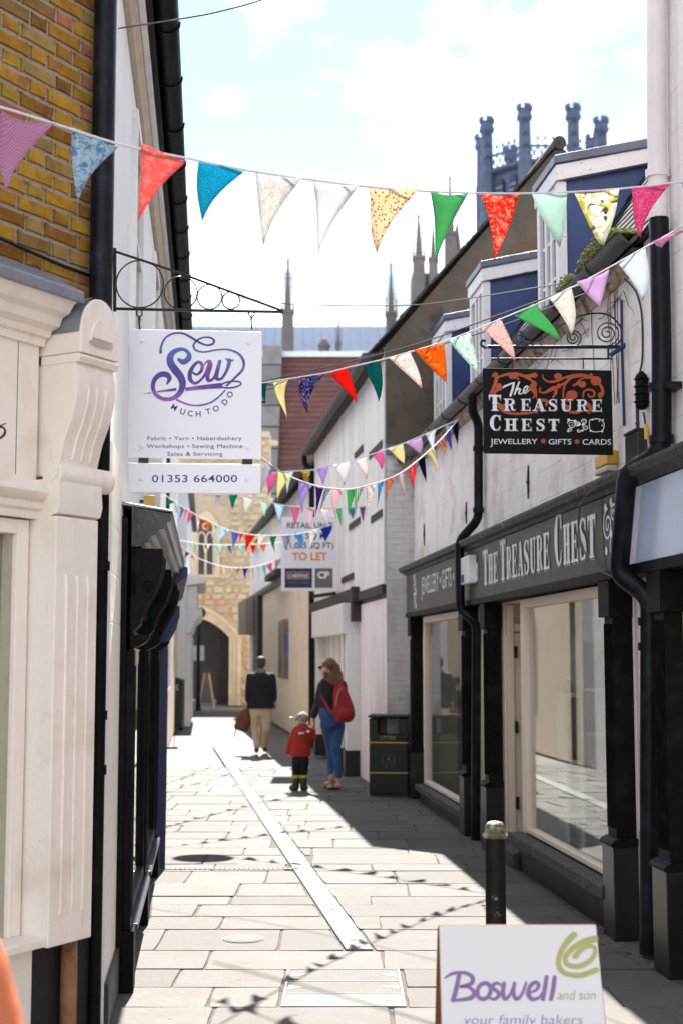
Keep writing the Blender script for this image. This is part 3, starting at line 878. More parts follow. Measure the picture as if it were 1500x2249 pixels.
ZG = 4.02
S0, S1 = 0.10, 9.35                                        # its near and far ends along the lane
MB().box(B1, S0, S1, -2.6, -.12, 2.6, ZG - .02).build('upper_wall', whitewall, tshop)
# ground floor walling between the openings
for a, b in ((S0, .70), (4.35, 5.55), (8.3, S1)):
    MB().box(B1, a, b, -.45, -.12, 0, 2.6).build('wall', whitebrick if a < 1 else frame_cream, tshop)
MB().box(B1, .70, S1, -.45, -.12, 2.09, 2.6).build('lintel', frame_cream, tshop)
fb = MB().box(B1, .12, 9.0, -.12, .03, 2.15, 2.60).build('fascia_board', fasc, tshop, bevel=.004)
MB().box(B1, .12, 9.0, -.12, .045, 2.10, 2.15).build('fascia_trim', blackpaint, fb)
roughlead = M('rough_lead', (.035, .036, .04), .55, var=.4, scale=14, bump=.8, bscale=30, dirt=(.20, .20, .21), dscale=9, damt=(.58, .75))
cor = MB().oz(B1, [(-.12, 2.60), (.045, 2.60), (.06, 2.625), (.10, 2.635), (.115, 2.67), (.115, 2.69), (-.115, 2.75)], .05, 9.06)
cor.build('cornice', roughlead, tshop, bevel=.004)
def pilaster(s0, s1, top=2.10, fluted=True):
    p = MB().box(B1, s0, s1, -.12, 0, .56, top - .22).build('pilaster', blackpaint, tshop, bevel=.004)
    MB().box(B1, s0 - .025, s1 + .025, -.12, .03, top - .22, top).build('capital', blackpaint, p, bevel=.004)
    MB().box(B1, s0 - .03, s1 + .03, -.12, .03, 0, .54).build('plinth_block', M('black_plinth', (.012, .010, .011), .3, var=.2, bump=.1), p, bevel=.005)
    MB().oz(B1, [(-.12, .54), (.04, .54), (.045, .555), (.03, .57), (.0, .585), (-.12, .585)], s0 - .035, s1 + .035).build('plinth_cap', blackpaint, p)
    k = 5
    for i in range(k):
        u = s0 + (s1 - s0) * (i + .5) / k
        MB().tube([B1.p(u, .001, .64), B1.p(u, .001, top - .26)], .008, 5).build('reeding', blackpaint, p, smooth=True)
    return p
for a, b in ((.47, .65), (4.27, 4.43), (5.32, 5.50), (8.72, 8.9)):
    pilaster(a, b)
# windows
def shop_window(s0, s1, z0, z1, fw=.07, mull=()):
    f = MB().box(B1, s0, s1, -.13, -.06, z1 - fw, z1).box(B1, s0, s0 + fw, -.13, -.06, z0, z1 - fw).box(B1, s1 - fw, s1, -.13, -.06, z0, z1 - fw).box(B1, s0 + fw, s1 - fw, -.13, -.06, z0, z0 + .035)
    for mm in mull:
        f.box(B1, mm - .03, mm + .03, -.13, -.06, z0 + .035, z1 - fw)
    f = f.build('window_frame', frame_cream, tshop, bevel=.004)
    MB().box(B1, s0 + fw, s1 - fw, -.104, -.098, z0 + .035, z1 - fw).build('pane', GLASS, f)
    return f
shop_window(.70, 3.18, .30, 2.09)
shop_window(5.62, 8.28, .22, 2.09)
slate = M('slate_step', (.055, .05, .048), .7, var=.35, scale=10, bump=.6, bscale=40, dirt=(.14, .12, .11), dscale=8)
MB().box(B1, .68, 3.30, -.13, .05, .20, .285).build('sill', slate, tshop, bevel=.01)
MB().box(B1, .68, 3.28, -.13, -.03, 0, .20).build('stall_riser', MATS['black_riser'], tshop)
MB().box(B1, 5.54, 8.4, -.13, .03, .13, .205).build('sill', slate, tshop, bevel=.01)
MB().box(B1, 5.54, 8.4, -.13, -.03, 0, .13).build('stall_riser', MATS['black_riser'], tshop)
# recessed entrance with its door
MB().box(B1, 3.19, 3.27, -.14, -.065, .20, 2.09).build('door_post', frame_cream, tshop, bevel=.006)
MB().box(B1, 3.25, 4.27, -1.1, .02, .0, .12).build('door_step', slate, tshop, bevel=.01)
MB().box(B1, 4.2, 4.35, -1.3, -.13, .12, 2.09).build('entrance_reveal', frame_cream, tshop)
MB().box(B1, 3.19, 3.26, -1.3, -.14, .12, 2.6).build('entrance_cheek', frame_cream, tshop)
MB().box(B1, 3.26, 4.2, -1.3, -.46, 2.10, 2.14).build('entrance_ceiling', frame_cream, tshop)
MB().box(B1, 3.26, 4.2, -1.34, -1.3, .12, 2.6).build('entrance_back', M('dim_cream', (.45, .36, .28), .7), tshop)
dr = MB().box(B1, 4.15, 4.185, -.95, -.205, .13, 1.84).build('door', frame_cream, tshop, bevel=.004)
MB().box(B1, 4.12, 4.198, -.20, -.14, .13, 2.08).box(B1, 4.12, 4.198, -.95, -.205, 1.855, 1.92).build('door_frame', frame_cream, dr, bevel=.004)
MB().box(B1, 4.16, 4.17, -.95, -.205, 1.925, 2.08).build('pane', GLASS, dr)
for z in (.42, 1.05, 1.68):
    MB().box(B1, 4.105, 4.149, -.225, -.196, z - .05, z + .05).build('hinge', MATS['black_riser'], dr)
# shop interior
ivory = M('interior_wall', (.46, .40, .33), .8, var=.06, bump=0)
rm = MB()
rm.box(B1, .70, 3.19, -3.0, -2.95, .1, 2.6)
rm.box(B1, .64, .70, -3.0, -.14, .1, 2.6)
rm.box(B1, .70, 3.18, -2.95, -.14, .08, .12)
rm.box(B1, .70, 3.18, -2.95, -.46, 2.45, 2.5)
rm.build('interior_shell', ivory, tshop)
rm = MB()
rm.box(B1, 5.62, 8.3, -1.3, -1.25, .05, 2.6).box(B1, 5.56, 5.62, -1.3, -.14, .05, 2.6).box(B1, 8.3, 8.36, -1.3, -.46, .05, 2.6).box(B1, 5.62, 8.3, -1.25, -.14, .02, .06).box(B1, 5.62, 8.3, -1.25, -.46, 2.3, 2.35)
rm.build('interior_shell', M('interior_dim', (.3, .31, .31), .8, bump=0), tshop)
wshelf = M('white_shelf', (.75, .73, .70), .5, var=.03, bump=0)
sh = thing('display_shelf', 'tall white shelf unit inside the gift shop window', 'shelf', B1.p(2.9, -.55, .12))
m = MB()
for o_ in (-.70, -.44):
    m.box(B1, 2.78, 3.06, o_, o_ + .025, .12, 1.78)
m.box(B1, 3.062, 3.08, -.70, -.415, .12, 1.78)
m.build('frame', wshelf, sh)
for z in (.38, .68, 1.05, 1.38, 1.76):
    MB().box(B1, 2.78, 3.058, -.674, -.442, z, z + .025).build('shelf', wshelf, sh)
m = MB()
for o_ in (-.405, -.29):
    m.box(B1, 2.70, 2.95, o_, o_ + .02, .12, 1.36)
m.box(B1, 2.952, 2.97, -.405, -.27, .12, 1.36)
m.build('side_unit', wshelf, sh)
for z in (.45, .85, 1.34):
    MB().box(B1, 2.70, 2.95, -.384, -.292, z, z + .025).build('shelf', wshelf, sh)
stock = [((.5, .2, .1), .08), ((.2, .35, .3), .11), ((.55, .5, .2), .07), ((.3, .15, .3), .10), ((.6, .55, .5), .12), ((.12, .2, .35), .09), ((.5, .1, .12), .06), ((.35, .3, .2), .1)]
ks = 0
for (o_, z, lab) in ((-.60, .405, 'left box on the lowest shelf in the shop window'), (-.50, .405, 'right box on the lowest shelf in the shop window'), (-.62, .705, 'left jar on the second shelf in the shop window'), (-.52, .705, 'right jar on the second shelf in the shop window'), (-.60, 1.075, 'left ornament on the third shelf in the shop window'), (-.50, 1.075, 'right ornament on the third shelf in the shop window'), (-.34, .875, 'ornament in the narrow side unit of the shop window'), (-.34, 1.365, 'ornament on top of the narrow side unit in the shop window')):
    c_, h_ = stock[ks]; ks += 1
    it = thing('ornament', lab, 'ornament', B1.p(2.88, o_, z), 'stock displayed in the gift shop window')
    q_ = B1.p(2.88, o_, z)
    mm_ = M('stock_%d' % ks, c_, .35, var=.2, scale=20, bump=0)
    MB().lathe(q_, [(.02, 0), (.035, .01), (.04, h_ * .4), (.028, h_ * .75), (.016, h_)], 12).build('body', mm_, it, smooth=True)
    MB().lathe(q_, [(.016, h_), (.022, h_ + .004), (.02, h_ + .02), (.004, h_ + .028)], 12).build('cap', wshelf, it, smooth=True)
gb = thing('green_vase', 'green glass vase standing on the shelf behind the shop window', 'vase', B1.p(2.88, -.60, 1.406))
c = B1.p(2.88, -.60, 1.406)
MB().lathe(c, [(.02, 0), (.05, .01), (.065, .08), (.05, .17), (.03, .22), (.035, .27), (.02, .28)], 14).build('body', M('green_glaze', (.03, .22, .08), .15), gb, smooth=True)
MB().lathe(c, [(.026, .272), (.04, .278), (.042, .288), (.022, .286)], 14).build('rim', MATS['green_glaze'], gb, smooth=True)
cardm = M('card_stock', (.8, .78, .72), .6, var=.03, bump=0)
for i, (s_, lab) in enumerate(((-.655, 'upright cream greeting card at the right of the top shelf'), (-.565, 'upright cream greeting card in the middle of the top shelf'), (-.475, 'upright cream greeting card at the left of the top shelf'))):
    ct = thing('greeting_card', lab, 'card', B1.p(2.84, s_, 1.785), 'cards on the shop shelf')
    MB().box(B1, 2.84, 2.845, s_ - .04, s_ + .04, 1.786, 1.95).build('front', cardm, ct)
    MB().box(B1, 2.838, 2.8394, s_ - .028, s_ + .028, 1.83, 1.92).build('picture', M('card_print%d' % i, ((.5, .35, .2), (.3, .4, .45), (.5, .45, .2))[i], .6, var=.5, scale=30, bump=0), ct)
# clock face standing in the left window
ck = thing('display_clock', 'large round clock face standing in the far shop window', 'clock', B1.p(6.6, -.4, .25))
cc_ = B1.p(6.6, -.4, .62)
def ringm(r0, r1, o0, o1, n=28):
    m = MB(); q = []
    for rr_, oo in ((r0, o0), (r1, o0), (r1, o1), (r0, o1)):
        q.append([B1.p(6.6 + rr_ * math.cos(2 * math.pi * k / n), oo, .62 + rr_ * math.sin(2 * math.pi * k / n)) for k in range(n)])
    q.append(q[0]); m.loft(q, close=False); return m
ringm(.29, .33, -.42, -.39).build('rim', M('clock_grey', (.3, .3, .29), .6), ck)
ringm(.13, .15, -.42, -.40).build('inner_ring', MATS['clock_grey'], ck)
for k in range(12):
    a = 2 * math.pi * k / 12
    m = MB().box(Fr(0, 0, 1, 0, -1), -.012, .012, -.008, .008, .16, .28)
    me = m.mesh('numeral'); me.materials.append(MATS['clock_grey'])
    inst('numeral', me, cc_, 0, ck, rot=Matrix.Rotation(B1.rz, 3, 'Z').to_euler() if False else (Matrix.Rotation(B1.rz, 3, 'Z') @ Matrix.Rotation(a, 3, 'Y')).to_euler())
# ---- mansard roof, gutter, dormers
slate_t = M('roof_slate', (.020, .021, .025), .85, spec=.1, var=.3, scale=7, bump=.3, bscale=30, rnd=.3, dirt=(.12, .12, .12), dscale=5, damt=(.6, .8))
ZR1, OR1 = 5.62, -1.16                                     # top edge of the steep slope
MB().oz(B1, [(-.06, ZG + .02), (OR1, ZR1), (-4.6, ZR1 + .05), (-4.6, ZG + .04), (-.13, ZG + .04)], -.12, S1).build('roof', M('roof_under', (.02, .02, .022), .8), tshop)
sv = Vector((OR1 + .06, ZR1 - ZG - .02)); Ls = sv.length; sd = sv / Ls
DORM = ((2.87, 3.56), (5.90, 6.62), (8.15, 9.0))
tm = None
def slate_mesh():
    m = MB(); wv, hh = .245, .26
    m.add([(-wv / 2, 0, 0), (wv / 2, 0, 0), (wv / 2, hh, .0), (-wv / 2, hh, .0), (-wv / 2, 0, .012), (wv / 2, 0, .012), (wv / 2, hh, .004), (-wv / 2, hh, .004)],
          [(0, 3, 2, 1), (4, 5, 6, 7), (0, 1, 5, 4), (1, 2, 6, 5), (2, 3, 7, 6), (3, 0, 4, 7)])
    me = m.mesh('roof_slate_tile'); me.materials.append(slate_t); return me
sme = slate_mesh()
tx = Vector((B1.t[0], B1.t[1], 0)); ty = Vector((B1.n[0] * sd.x, B1.n[1] * sd.x, sd.y)); tz = tx.cross(ty)
rotm = Matrix((tx, ty, tz)).transposed()
if tz.z < 0:
    tx = -tx; tz = tx.cross(ty); rotm = Matrix((tx, ty, tz)).transposed()
row = 0; d = .0
while d < Ls - .1:
    u = S0 - .08 + (.125 if row % 2 else 0)
    while u < S1:
        inside = any(a - .05 < u < b + .05 for a, b in DORM) and d > .08
        if not inside and u < 8.2:
            P = B1.p(u, -.06 + sd.x * d, ZG + .02 + sd.y * d) + tz * (.006)
            inst('roof_slate_tile', sme, P, 0, tshop, rot=(rotm @ Matrix.Rotation(R(-1.2), 3, 'X')).to_euler())
        u += .25
    d += .145; row += 1
# gutter and its brackets
gutm = M('gutter_black', (.022, .022, .026), .4, var=.35, scale=12, bump=.25, dirt=(.06, .05, .045), dscale=8)
g_o = .03
q = [(g_o + .062 * math.cos(math.pi + math.pi * k / 10), ZG + .03 + .062 * math.sin(math.pi + math.pi * k / 10)) for k in range(11)]
gt = MB().oz(B1, q + [(g_o + .055, ZG + .03), (g_o, ZG - .025), (g_o - .055, ZG + .03)], -.1, S1).build('gutter', gutm, tshop, smooth=True)
u = .6
while u < S1:
    q2 = [(g_o + .07 * math.cos(math.pi + math.pi * k / 10), ZG + .03 + .07 * math.sin(math.pi + math.pi * k / 10)) for k in range(11)]
    MB().oz(B1, q2, u, u + .03).build('gutter_bracket', gutm, gt); u += .9
MB().oz(B1, [(-.118, ZG - .10), (-.108, ZG - .10), (-.07, ZG - .04), (-.05, ZG), (-.118, ZG)], S0, S1).build('eaves_course', M('eaves_brick', (.50, .40, .33), .85, var=.3, scale=12, bump=.9, bscale=25, dirt=(.14, .10, .07), dscale=7, damt=(.45, .6)), tshop)
cheek_m = M('dormer_lead_blue', (.018, .045, .15), .5, var=.3, scale=4, bump=.2, bscale=12, dirt=(.015, .02, .05), dscale=3)
wp = M('old_white_paint', (.66, .63, .64), .6, var=.08, scale=9, bump=.25, bscale=40, chip=(.2, .16, .13), chips=(.63, .66), chipscale=15)
for (a, b) in DORM:
    OD = -.35                                              # dormer face set back from the pilaster face
    zb, zt = ZG + .25, 5.48
    dm = MB().oz(B1, [(OD, zb - .15), (OD, zt), (-1.3, zt + .14), (-1.3, zb - .15)], a + .04, b - .04).build('dormer', cheek_m, tshop)
    rf = MB().oz(B1, [(OD + .065, zt + .015), (OD + .065, zt + .085), (-1.45, zt + .34), (-1.45, zt + .26)], a - .05, b + .035).build('dormer_roof', M('dark_lead', (.07, .08, .115), .45, var=.3, scale=5, bump=.3, bscale=14, metal=.2), dm, bevel=.006)
    fa = MB().oz(B1, [(OD + .05, zt - .115), (OD + .05, zt + .012), (-1.25, zt + .22), (-1.25, zt + .10)], a - .03, b + .02).build('dormer_fascia', wp, dm, bevel=.004)
    # window frame: posts, head, sill, mullions and panes
    fr_ = MB().box(B1, a + .0, a + .08, OD - .04, OD + .035, zb - .1, zt - .11).box(B1, b - .08, b, OD - .04, OD + .035, zb - .1, zt - .11).box(B1, a + .08, b - .08, OD - .03, OD + .03, zb - .1, zb).box(B1, a + .08, b - .08, OD - .03, OD + .03, zt - .20, zt - .11).build('window_frame', wp, dm, bevel=.004)
    n = 3
    wpn = (b - a - .16) / n
    for i in range(n):
        x0_ = a + .08 + wpn * i
        if i:
            MB().box(B1, x0_ - .03, x0_ + .03, OD - .025, OD + .028, zb, zt - .20).build('mullion', wp, fr_)
        for zz in (.36, .69):
            zq = zb + (zt - .2 - zb) * zz
            MB().box(B1, x0_ + .03, x0_ + wpn - .03, OD + .004, OD + .018, zq - .012, zq + .012).build('glazing_bar', wp, fr_)
        MB().box(B1, x0_ + .02, x0_ + wpn - .02, OD + .001, OD + .006, zb, zt - .20).build('pane', glass('dormer_pane', (.25, .3, .36)), fr_)
# moss growing in the gutter
moss_m = M('moss', (.10, .13, .035), .95, var=.5, scale=60, bump=0, dirt=(.22, .20, .07), dscale=40, damt=(.45, .6))
def moss(u0, u1, n, hgt, lab):
    m = MB(); rm_ = random.Random(int(u0 * 100))
    for i in range(n):
        u = rm_.uniform(u0, u1); k = 1 - abs(2 * (u - u0) / (u1 - u0) - 1) ** 3
        p = B1.p(u, g_o + rm_.uniform(-.07, .075), ZG + .035 + rm_.random() ** 1.5 * hgt * k)
        s_ = rm_.uniform(.005, .012)
        a = Vector((rm_.gauss(0, 1), rm_.gauss(0, 1), rm_.gauss(0, 1))).normalized(); b = a.orthogonal().normalized()
        c_ = a.cross(b)
        m.add([p + b * s_, p + c_ * s_ * .7, p - b * s_, p - c_ * s_ * .7, p + a * s_, p - a * s_], [(0, 1, 4), (1, 2, 4), (2, 3, 4), (3, 0, 4), (0, 5, 1), (1, 5, 2), (2, 5, 3), (3, 5, 0)])
    o = m.build('moss', moss_m, None); tag(o, lab, 'moss', kind='stuff')
moss(-.08, .82, 5200, .10, 'green moss spilling over the gutter below the nearest dormer')
moss(.95, 1.3, 900, .07, 'small clump of moss in the gutter left of the big one')
moss(1.85, 2.1, 500, .07, 'little tuft of moss in the gutter above the hanging shop sign')
# rainwater pipes on the gift shop
def pipe(par, name, px, r=.042, mat=blackpipe, o=.0, fr=B1, n=12):
    pts = []
    for q in px:
        oo = q[2] if len(q) > 2 else o
        pts.append(fr.h3(q[0], q[1], oo))
    # rounded bends
    out = [pts[0]]
    for i in range(1, len(pts) - 1):
        a, b, c = pts[i - 1], pts[i], pts[i + 1]
        d1 = (a - b); d2 = (c - b); l1 = min(.07, d1.length * .45); l2 = min(.07, d2.length * .45)
        s_, e_ = b + d1.normalized() * l1, b + d2.normalized() * l2
        for k in range(6):
            t_ = k / 5
            out.append(s_ * (1 - t_) ** 2 + b * 2 * t_ * (1 - t_) + e_ * t_ * t_)
    out.append(pts[-1])
    return MB().tube(out, r, n).build(name, mat, par, smooth=True)
def collars(par, name, lst, r, o, fr=B1, mat=blackpipe, side=None):
    for (px, py) in lst:
        c = fr.h3(px, py, o)
        MB().tube([c + Vector((0, 0, -.022)), c + Vector((0, 0, .022))], r, 12).build(name, mat, par, smooth=True)
p1 = pipe(tshop, 'downpipe', [(1036, 872, .03), (1037, 905, .02), (1050, 930, -.06), (1050, 1140, -.06), (1008, 1188, .10), (1010, 1340, .10), (1046, 1368, -.03), (1044, 1845, -.03)])
collars(p1, 'collar', [(1050, 985)], .052, -.06); collars(p1, 'collar', [(1050, 1120)], .052, -.06)
p2 = pipe(tshop, 'far_downpipe', [(893, 985, -.06), (893, 1300, -.06), (893, 1575, -.06), (893, 1720, -.06)], .045)
collars(p2, 'collar', [(893, 1385), (893, 1400)], .062, -.06)

# ---- white house next to it, nearest on the right, taller
nh = thing('tall_white_house', 'tall white painted brick house at the right edge with a pale blue fascia', 'building', B1.p(-.5, 0, 0))
MB().box(B1, -6.5, S0, -3.0, -.12, 2.55, 4.05).build('upper_wall', whitebrick, nh)
MB().box(B1, -6.5, -.13, -3.0, -.121, 4.05, 9.0).build('upper_wall', whitebrick, nh)
for a, b in ((-.30, S0), (-6.5, -1.6)):
    MB().box(B1, a, b, -.45, -.12, 0, 2.55).build('wall', whitebrick, nh)
bluepan = M('pale_blue_panel', (.42, .50, .66), .18, var=.12, scale=2.5, bump=.04, bscale=9, spec=.6)
MB().box(B1, -6.5, .115, -.12, .028, 2.16, 2.585).build('fascia_board', bluepan, nh, bevel=.003)
MB().box(B1, -6.5, .115, -.12, .04, 2.10, 2.157).build('fascia_trim', blackpaint, nh)
MB().oz(B1, [(-.12, 2.59), (.045, 2.59), (.06, 2.615), (.10, 2.63), (.115, 2.665), (.115, 2.685), (-.115, 2.745)], -6.5, .045).build('cornice', roughlead, nh, bevel=.004)
for (a, b) in ((-.49, -.31),):
    p = MB().box(B1, a, b, -.12, 0, .56, 1.88).build('pilaster', blackpaint, nh, bevel=.004)
    MB().box(B1, a - .03, b + .03, -.12, .03, 1.88, 2.10).build('capital', blackpaint, p, bevel=.004)
    MB().box(B1, a - .03, b + .03, -.12, .03, 0, .54).build('plinth_block', MATS['black_plinth'], p, bevel=.005)
    MB().oz(B1, [(-.12, .54), (.04, .54), (.045, .555), (.03, .57), (0, .585), (-.12, .585)], a - .035, b + .035).build('plinth_cap', blackpaint, p)
    for i in range(5):
        u = a + (b - a) * (i + .5) / 5
        MB().tube([B1.p(u, .001, .64), B1.p(u, .001, 1.84)], .008, 5).build('reeding', blackpaint, p, smooth=True)
MB().box(B1, -1.6, -.49, -.45, -.10, .5, 2.10).build('window_panel', frame_cream, nh)
MB().box(B1, -1.6, -.49, -.45, -.06, .0, .5).build('stall_riser', blackpaint, nh)
MB().oz(B1, [(.0, 9.0), (-1.5, 10.4), (-3.0, 9.0)], -6.5, -.13).build('roof', MATS['roof_under'], nh)
w1 = pipe(nh, 'white_pipe', [(1441, -40, -.055), (1441, 250, -.055), (1446, 500, -.055)], .055, M('white_pipe_paint', (.72, .66, .66), .5, var=.08, bump=.1))
collars(w1, 'pipe_clip', [(1443, 382)], .068, -.055, mat=MATS['white_pipe_paint'])
b1 = pipe(nh, 'downpipe', [(1446, 480, -.05), (1452, 760, -.05), (1452, 992, -.05), (1376, 1040, .10), (1358, 1262, .10), (1427, 1312, -.03), (1425, 2095, -.03)], .055)
collars(b1, 'collar', [(1451, 850), (1452, 965)], .066, -.05)
collars(b1, 'collar', [(1425, 1365), (1425, 1420)], .064, -.03)
MB().box(B1, *(sorted((B1.hit(1470, 850, -.05)[0], B1.hit(1452, 850, -.05)[0]))), -.12, -.04, B1.hit(1460, 853, -.05)[1] - .01, B1.hit(1460, 847, -.05)[1] + .01).build('pipe_bracket', blackpipe, b1)

# ================================================================== BOARDED HOUSE BEYOND IT
B2 = Fr(.526, 17.3, -.118, 1, 1)
bh = thing('boarded_house', 'house with white vertical boarding above and brown rendered gable beyond the gift shop', 'building', B2.p(0, 0, 0))
whiteplank = M('white_boarding', (.80, .76, .745), .7, var=.06, scale=3, bump=.3, bscale=24, rnd=.12, dirt=(.45, .40, .35), dscale=3, damt=(.58, .85))
cem = M('brown_render', (.105, .082, .062), .9, var=.35, scale=2.5, bump=.5, bscale=18, dirt=(.13, .07, .04), dscale=1.3, damt=(.5, .7), chip=(.05, .045, .04), chips=(.55, .66), chipscale=2.2)
E2 = 8.6
ZE2 = 5.5
MB().box(B2, .0, E2, -3.6, -.035, 2.35, ZE2).build('upper_wall', M('boarding_gap', (.10, .09, .085), .8), bh)
MB().box(B2, .0, E2, -3.6, -.02, 0, 2.35).build('wall', whitebrick, bh)
# vertical boards
u = .02; rp = random.Random(5)
while u < E2 - .05:
    wv = rp.uniform(.28, .62)
    u1 = min(u + wv, E2)
    MB().box(B2, u, u1 - .022, -.034, rp.uniform(.0, .012), 2.52, ZE2 - .05).build('board', whiteplank, bh, bevel=.004)
    u = u1
ob = M('old_oak', (.045, .036, .030), .8, var=.3, scale=14, bump=.5, bscale=30)
MB().box(B2, .05, 2.3, -.03, .03, 2.40, 2.52).build('beam', ob, bh)
MB().box(B2, 2.3, E2, -.03, .10, 2.40, 2.58).build('beam', ob, bh)
for (pa_, pb_, py_) in ((778, 796, 993), (810, 838, 988), (814, 838, 1134), (766, 790, 1150), (750, 775, 1270)):
    ua_, ub_ = B2.hit(pb_, py_, .02)[0], B2.hit(pa_, py_, .02)[0]; zq_ = B2.hit((pa_ + pb_) / 2, py_, .02)[1]
    MB().box(B2, ua_, ub_, .013, .024, zq_ - .045, zq_ + .045).build('rail', ob, bh)
# gable wall seen above the gift shop
rz0 = 5.46
GX = 2.25
zrid = 8.12
gp = [(.012, 2.6), (.012, rz0), (GX, zrid), (2 * GX, rz0), (2 * GX, 2.6)]
gf = Fr(B2.x, B2.y, 0.993, .118, -1)
MB().uz(gf, gp, .0, .02).build('gable_wall', cem, bh)
gwb = M('grey_white_brick', (.60, .565, .56), .8, var=.10, scale=3, bump=.7, bscale=22, brick=(R(90), 0, 0), dirt=(.33, .29, .26), dscale=2.2, damt=(.5, .75))
MB().uz(gf, [(.014, 0), (.014, 4.1), (1.0, 4.1), (1.0, 0)], .021, .03).build('gable_base', gwb, bh)
MB().uz(gf, [(.014, 4.102), (.014, 4.22), (1.0, 4.22), (1.0, 4.102)], .021, .09).build('lead_ledge', M('blue_lead', (.10, .14, .24), .5, var=.2), bh)
# roof with tiles showing along the verge
tile_m = M('brown_roof_tile', (.060, .050, .045), .85, var=.35, scale=9, bump=.5, bscale=30, rnd=.4, dirt=(.10, .09, .07), dscale=6)
def roofpt(u, d_, s_=0):                                   # d_ from eaves to ridge across, u along
    return None
al = math.atan2(zrid - rz0, GX)
MB().add([B2.p(-.02, .16, rz0 - .10), B2.p(E2, .16, rz0 - .10), B2.p(E2, -GX, zrid + .02), B2.p(-.02, -GX, zrid + .02), B2.p(-.02, -2 * GX - .2, rz0 - .1), B2.p(E2, -2 * GX - .2, rz0 - .1)], [(0, 1, 2, 3), (3, 2, 5, 4)]).build('roof', tile_m, bh, recalc=False)
def tile_mesh():
    m = MB(); wv, hh = .165, .24
    m.add([(-wv / 2, 0, 0), (wv / 2, 0, 0), (wv / 2, hh, 0), (-wv / 2, hh, 0), (-wv / 2, 0, .022), (wv / 2, 0, .022), (wv / 2, hh, .008), (-wv / 2, hh, .008)],
          [(0, 3, 2, 1), (4, 5, 6, 7), (0, 1, 5, 4), (1, 2, 6, 5), (2, 3, 7, 6), (3, 0, 4, 7)])
    me = m.mesh('roof_tile'); me.materials.append(tile_m); return me
tme = tile_mesh()
tx = Vector((B2.t[0], B2.t[1], 0)); ty = Vector((-B2.n[0] * math.cos(al), -B2.n[1] * math.cos(al), math.sin(al))); tz = tx.cross(ty)
if tz.z < 0:
    tx = -tx; tz = tx.cross(ty)
rt = Matrix((tx, ty, tz)).transposed()
L_ = math.hypot(GX + .18, zrid - rz0 + .12)
d = 0.0; rp = random.Random(9)
while d < L_ - .05:
    for k in range(4):
        f = d / L_
        P = B2.p(.02 + k * .17 + rp.uniform(-.02, .015), .18 - (GX + .18) * f, rz0 - .12 + (zrid - rz0 + .14) * f) + tz * (.012 + rp.uniform(0, .012))
        inst('roof_tile', tme, P, 0, bh, rot=(rt @ Matrix.Rotation(R(-3), 3, 'X') @ Matrix.Rotation(R(rp.uniform(-3, 3)), 3, 'Z')).to_euler())
    d += .105
m = MB().tube([B2.p(-.06, -GX, zrid + .02), B2.p(E2, -GX, zrid + .02)], .09, 10); m.build('ridge_tiles', tile_m, bh, smooth=True)
# eaves gutter
eg = [(.20 + .075 * math.cos(math.pi + math.pi * k / 10), rz0 - .10 + .075 * math.sin(math.pi + math.pi * k / 10)) for k in range(11)]
MB().oz(B2, eg, -.05, E2 + .1).build('gutter', M('gutter_grey', (.06, .055, .052), .6, var=.3, scale=10, bump=.2), bh, smooth=True)
MB().oz(B2, [(.0, rz0 - .02), (.14, rz0 - .1), (.14, rz0 - .16), (.0, rz0 - .12)], 0, E2).build('soffit', ob, bh)
ep = MB().tube([B2.p(E2 + .0, .2, rz0 - .17), B2.p(E2 + .0, .19, rz0 - .30), B2.p(E2 + .02, .06, rz0 - .48), B2.p(E2 + .05, .05, rz0 - .8), B2.p(E2 + .05, .05, 0)], .055, 10).build('downpipe', blackpipe, bh, smooth=True)
# ground floor doorway
dw = frame_cream
wd = M('doorway_white', (.70, .68, .68), .6, var=.05, bump=.1)
MB().box(B2, 2.55, 6.9, -.02, .22, 1.95, 2.38).build('door_canopy', wd, bh, bevel=.01)
for a in (2.5, 3.0, 6.6):
    p = MB().box(B2, a, a + .22, -.02, .16, .35, 1.95).build('pilaster', wd, bh, bevel=.006)
    MB().box(B2, a - .02, a + .24, -.02, .19, 0, .35).build('plinth_block', MATS['black_riser'], p)
MB().box(B2, 3.3, 6.5, -.02, .02, .1, 1.95).build('door', wd, bh)
for a in (3.6, 4.4, 5.2, 6.0):
    MB().box(B2, a, a + .08, .02, .05, .1, 1.95).build('door_rail', wd, bh)
MB().box(B2, 2.36, 2.5, -.02, .11, 2.12, 2.60).build('canopy_bracket', ob, bh)

# ================================================================== LOW CREAM HOUSE FURTHER DOWN
B3 = Fr(-.50, 26.0, -.127, 1, 1)
lh = thing('low_cream_house', 'low cream house with a window and dark string course near the stone gate', 'building', B3.p(0, 0, 0))
E3 = 19.0
MB().box(B3, 0, E3, -4, -.02, 0, 3.3).build('wall', cream3, lh)
MB().box(B3, 0, E3, -4, -.03, 3.42, 5.1).build('upper_wall', white_up, lh)
MB().oz(B3, [(-.03, 3.3), (.08, 3.3), (.12, 3.36), (.12, 3.42), (-.03, 3.46)], 0, E3 + .3).build('string_course', M('grey_trim', (.22, .20, .19), .8), lh)
MB().oz(B3, [(.25, 5.05), (-2.0, 7.0), (-4.2, 5.05), (-4.2, 4.98), (-2.0, 6.9), (.25, 4.98)], .3, E3 - 1.5).build('roof', M('navy_slate', (.03, .035, .06), .5, var=.2), lh)
MB().tube([B3.p(.3, .28, 5.02), B3.p(E3 - 4.8, .28, 5.05)], .07, 8).build('gutter', M('gutter_brown', (.07, .055, .045), .7), lh, smooth=True)
u0_, z0_ = B3.hit(622, 1490, 0); u1_, z1_ = B3.hit(608, 1365, 0)
ua, ub = B3.hit(634, 1430, 0)[0], B3.hit(610, 1430, 0)[0]
